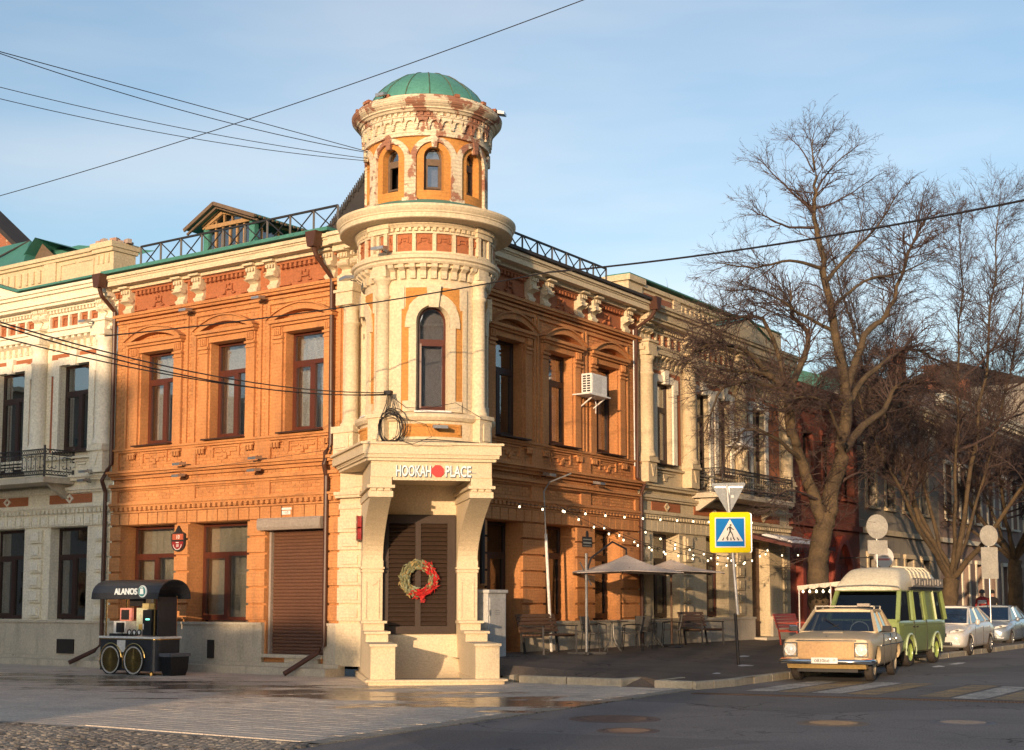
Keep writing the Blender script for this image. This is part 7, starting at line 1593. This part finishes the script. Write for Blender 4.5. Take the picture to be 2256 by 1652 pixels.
T1.limb([px(1850, 960, -.3), px(1810, 880, -1.4), px(1720, 880, -2.6)], .06, .012, 1.2); T1.limb([px(1740, 900, -.8), px(1700, 900, 1.0), px(1650, 840, 2.4)], .06, .012, 1.0)
for i in range(46):                        # epicormic shoots round the old pollard heads
    y = rnd.uniform(900, 1240); x = 1812 + (1240 - y) * rnd.uniform(-.12, .14); T1.branch(px(x, y, rnd.uniform(-.5, .5)), Vector((rnd.uniform(-1, 1), rnd.uniform(-1, 1), .1)), rnd.uniform(.7, 1.7), .012, 0, .1)
T1.done('bare_lime_tree', 'tall bare lime tree with thick forked trunk behind the beige sedan', b)
def street_tree(seed, base, H, lean, lab, dens=1.0, r=.34, fork=2.4, arms=7):
    t = Tree(seed); R_ = t.r; B = Vector(base); f = B + Vector((lean * .3, 0, fork)); t.limb([B - UP * .3, B + UP * (fork * .5) + Vector((lean * .1, 0, 0)), f], r, r * .8, 0, sub=False)
    for i in range(arms):
        a = 2 * math.pi * i / arms + R_.uniform(-.3, .3); sp = R_.uniform(.22, .5) * H * (.4 if i == 0 else 1); hh = H * (R_.uniform(.62, .95) if i else 1.0)
        u = Vector((math.cos(a), math.sin(a), 0)); e = f + u * sp + UP * (hh - fork); m1 = f + u * sp * .30 + UP * (hh - fork) * .22; m2 = f + u * sp * .72 + UP * (hh - fork) * .62
        t.limb([f, m1, m2, e], r * R_.uniform(.26, .42), .010, 1, dens=dens * 1.1)
        for k in range(2):
            q = m1.lerp(m2, R_.random()); v = Vector((R_.gauss(0, 1), R_.gauss(0, 1), .5)).normalized(); t.limb([q, q + v * H * .1, q + v * H * .2 + UP * H * .06], .05, .01, 1, dens=dens)
    o = t.done('bare_tree', lab, B); o.children[0].data.materials[0] = mat('dark_bark', (.10, .072, .048), (.065, .05, .038), rough=.9, var=1, sc=2.5, bsc=18, bump=.9) if o.children[0].name.startswith('trunk') else o.children[0].data.materials[0]; return o
q2 = at(2085, 1300, 52); street_tree(11, (q2.x, q2.y, .2), 16.3, .6, 'bare tree with low V-shaped fork behind the white sedan', 1.0, .36, 2.2, 8)
q3 = at(2235, 1300, 62); street_tree(12, (q3.x, q3.y, .2), 14.2, .2, 'dark bare tree at the right edge of the photo', .85, .36, 3.2, 8)
q4 = at(2150, 1300, 76); street_tree(13, (q4.x, q4.y, .2), 15.0, .3, 'bare tree far up the street between the larger ones', .75, .32, 3.0, 7)
street_tree(14, (30.5, 80, 0), 14.0, .3, 'bare tree beyond the parked cars at the far right', .9, .3, 3, 7)
# people far up the pavement
def person(loc, rz, lab, coat, legs, hat, scarf=None):
    t = thing('person', lab, 'person', loc, rz)
    vs = [(0, 0, .92), (0, .01, 1.15), (0, .01, 1.38), (0, .0, 1.50), (0, -.01, 1.60), (0, -.015, 1.70), (-.10, 0, .88), (-.11, -.03, .48), (-.11, .02, .08), (-.11, -.10, .04), (.10, 0, .88), (.12, .06, .48), (.12, .12, .08), (.12, 0, .04), (-.19, .0, 1.40), (-.25, .03, 1.12), (-.22, -.10, .92), (-.21, -.14, .84), (.19, .0, 1.40), (.25, .05, 1.12), (.23, -.08, .92), (.22, -.12, .84)]
    es = [(0, 1), (1, 2), (2, 3), (3, 4), (4, 5), (0, 6), (6, 7), (7, 8), (8, 9), (0, 10), (10, 11), (11, 12), (12, 13), (2, 14), (14, 15), (15, 16), (16, 17), (2, 18), (18, 19), (19, 20), (20, 21)]
    rad = [.15, .14, .15, .06, .085, .08, .10, .075, .05, .045, .10, .075, .05, .045, .075, .055, .04, .035, .075, .055, .04, .035]
    me = bpy.data.meshes.new('body'); me.from_pydata(vs, es, []); o = bpy.data.objects.new('body', me); col.objects.link(o)
    o.modifiers.new('k', 'SKIN'); 
    for i, r_ in enumerate(rad): me.skin_vertices[0].data[i].radius = (r_, r_ * .85)
    me.skin_vertices[0].data[0].use_root = True
    s = o.modifiers.new('s', 'SUBSURF'); s.levels = 1; s.render_levels = 1
    dg = bpy.context.evaluated_depsgraph_get(); nm = bpy.data.meshes.new_from_object(o.evaluated_get(dg), depsgraph=dg); o.modifiers.clear(); o.data = nm
    skin = mat('skin', (.5, .3, .22), rough=.6); nm.materials.clear()
    for m in (coat, legs, skin): nm.materials.append(m)
    for p in nm.polygons: z = p.center.z; x = abs(p.center.x); p.material_index = 2 if z > 1.50 or (z < .90 and x > .185) else 0 if z > .80 or x > .2 else 1; p.use_smooth = True
    o.parent = t
    local(t, 'jacket_hem', MB().lathe((0, 0, 0), [(.21, .74), (.205, .95), (.20, 1.1)], 16), coat, smooth=True)
    local(t, 'hat', MB().lathe((0, -.005, 1.62), [(.11, .02), (.115, .06), (.10, .13), (.05, .17), (.001, .18)], 14), hat, smooth=True)
    if scarf: local(t, 'coat_panel', MB().box(I3, -.17, .17, -.17, -.12, 1.22, 1.36), scarf, bevel=.03)
    local(t, 'nose', MB().lathe((0, -.10, 1.64), [(.001, -.02), (.014, 0), (.001, .025)], 6), skin)
    return t
pa = at(2163, 1320, 58); pb = at(2185, 1320, 60)
person((pa.x, pa.y, .3), R(-20), 'person in red and blue jacket with grey hood walking far up the pavement', mat('red_jacket', (.32, .03, .03), rough=.8), mat('dark_trousers', (.03, .03, .05), rough=.9), mat('grey_hood', (.10, .10, .11), rough=.9), mat('pale_jacket_panel', (.5, .5, .55), rough=.8))
person((pb.x, pb.y, .3), R(-10), 'person in dark clothes beside the one in the red jacket', mat('black_coat', (.02, .02, .025), rough=.9), MATS['dark_trousers'], mat('black_hat', (.02, .02, .02), rough=.9))
# ---------------- unseen surroundings behind the camera: trees, houses, and blocks added for shade and reflections ----------------
def across(name, label, c, u, n, w, h, m, d=10):
    b = thing(name, label, 'building', c); P = frame(c, u, n); mb = MB(); mb.box(P, 0, w, -d, 0, 0, h); build('wall', mb, m, b); f = MB(); f.box(P, -.2, w + .2, -d, .35, h, h + .25); build('cornice', f, CREAM, b)
    for i in range(int(w / 3)):
        for z in [1.2 + 4 * k for k in range(int(h / 4))]: build('window', MB().box(P, .9 + i * 3, 2.1 + i * 3, 0, .03, z, z + 2.1), PANED, b)
    return b

YW = -15.0
across('left_shade_block', 'long unseen plastered block left of the camera, added to shade the pale townhouse', Vector((-26.3, YW, 0)), Vector((-1, 0, 0)), Vector((0, 1, 0)), 40, 13.2, CPLAIN)  # unseen mass, height set by the shadow line on the pale townhouse
across('low_shade_block', 'low unseen block across the crossroads, added to shade the plinth', Vector((-17.8, YW, 0)), Vector((-1, 0, 0)), Vector((0, 1, 0)), 6.5, 6.0, PLINTH, 6)  # unseen low mass added to keep the left plinth in shade
across('right_shade_block', 'tall unseen grey block behind the camera, added to shade the far right', Vector((50, YW, 0)), Vector((-1, 0, 0)), Vector((0, 1, 0)), 50.3, 16.0, GREYB)  # unseen mass added to shade the far right of the street
src_tree = next(o for o in bpy.data.objects if o.get('label', '').startswith('bare tree with low V'))
for (x, y, rz, sc, lab) in ((-20.6, -12.5, .4, .48, 'small bare tree across the crossroads to the left of the camera'), (-23.4, -12, 2.0, .46, 'second small bare tree across the crossroads to the left'), (-9.2, -12, 1.2, .52, 'bare tree across the crossroads behind the camera'), (-36, 24, 4.0, 1.0, 'bare tree down the side street to the left'), (-41, 13, 5.0, 1.1, 'second bare tree down the side street to the left')):
    c = copy_tree(src_tree); c.location = (x, y, 0); c.rotation_euler = (0, 0, rz); c.scale = (sc, sc, sc); c['label'] = lab
across('reflection_block', 'unseen plastered block far to the left, added to dim the window reflections', Vector((-62, 62, 0)), Vector((0, -1, 0)), Vector((1, 0, 0)), 78, 14, GREYB)  # unseen mass added to hide bright sky from the left facade's panes
across('opposite_row', 'row of houses on the opposite side of the street to the right', Vector((20.5, 22, 0)), sR, sL, 110, 11, PINK)
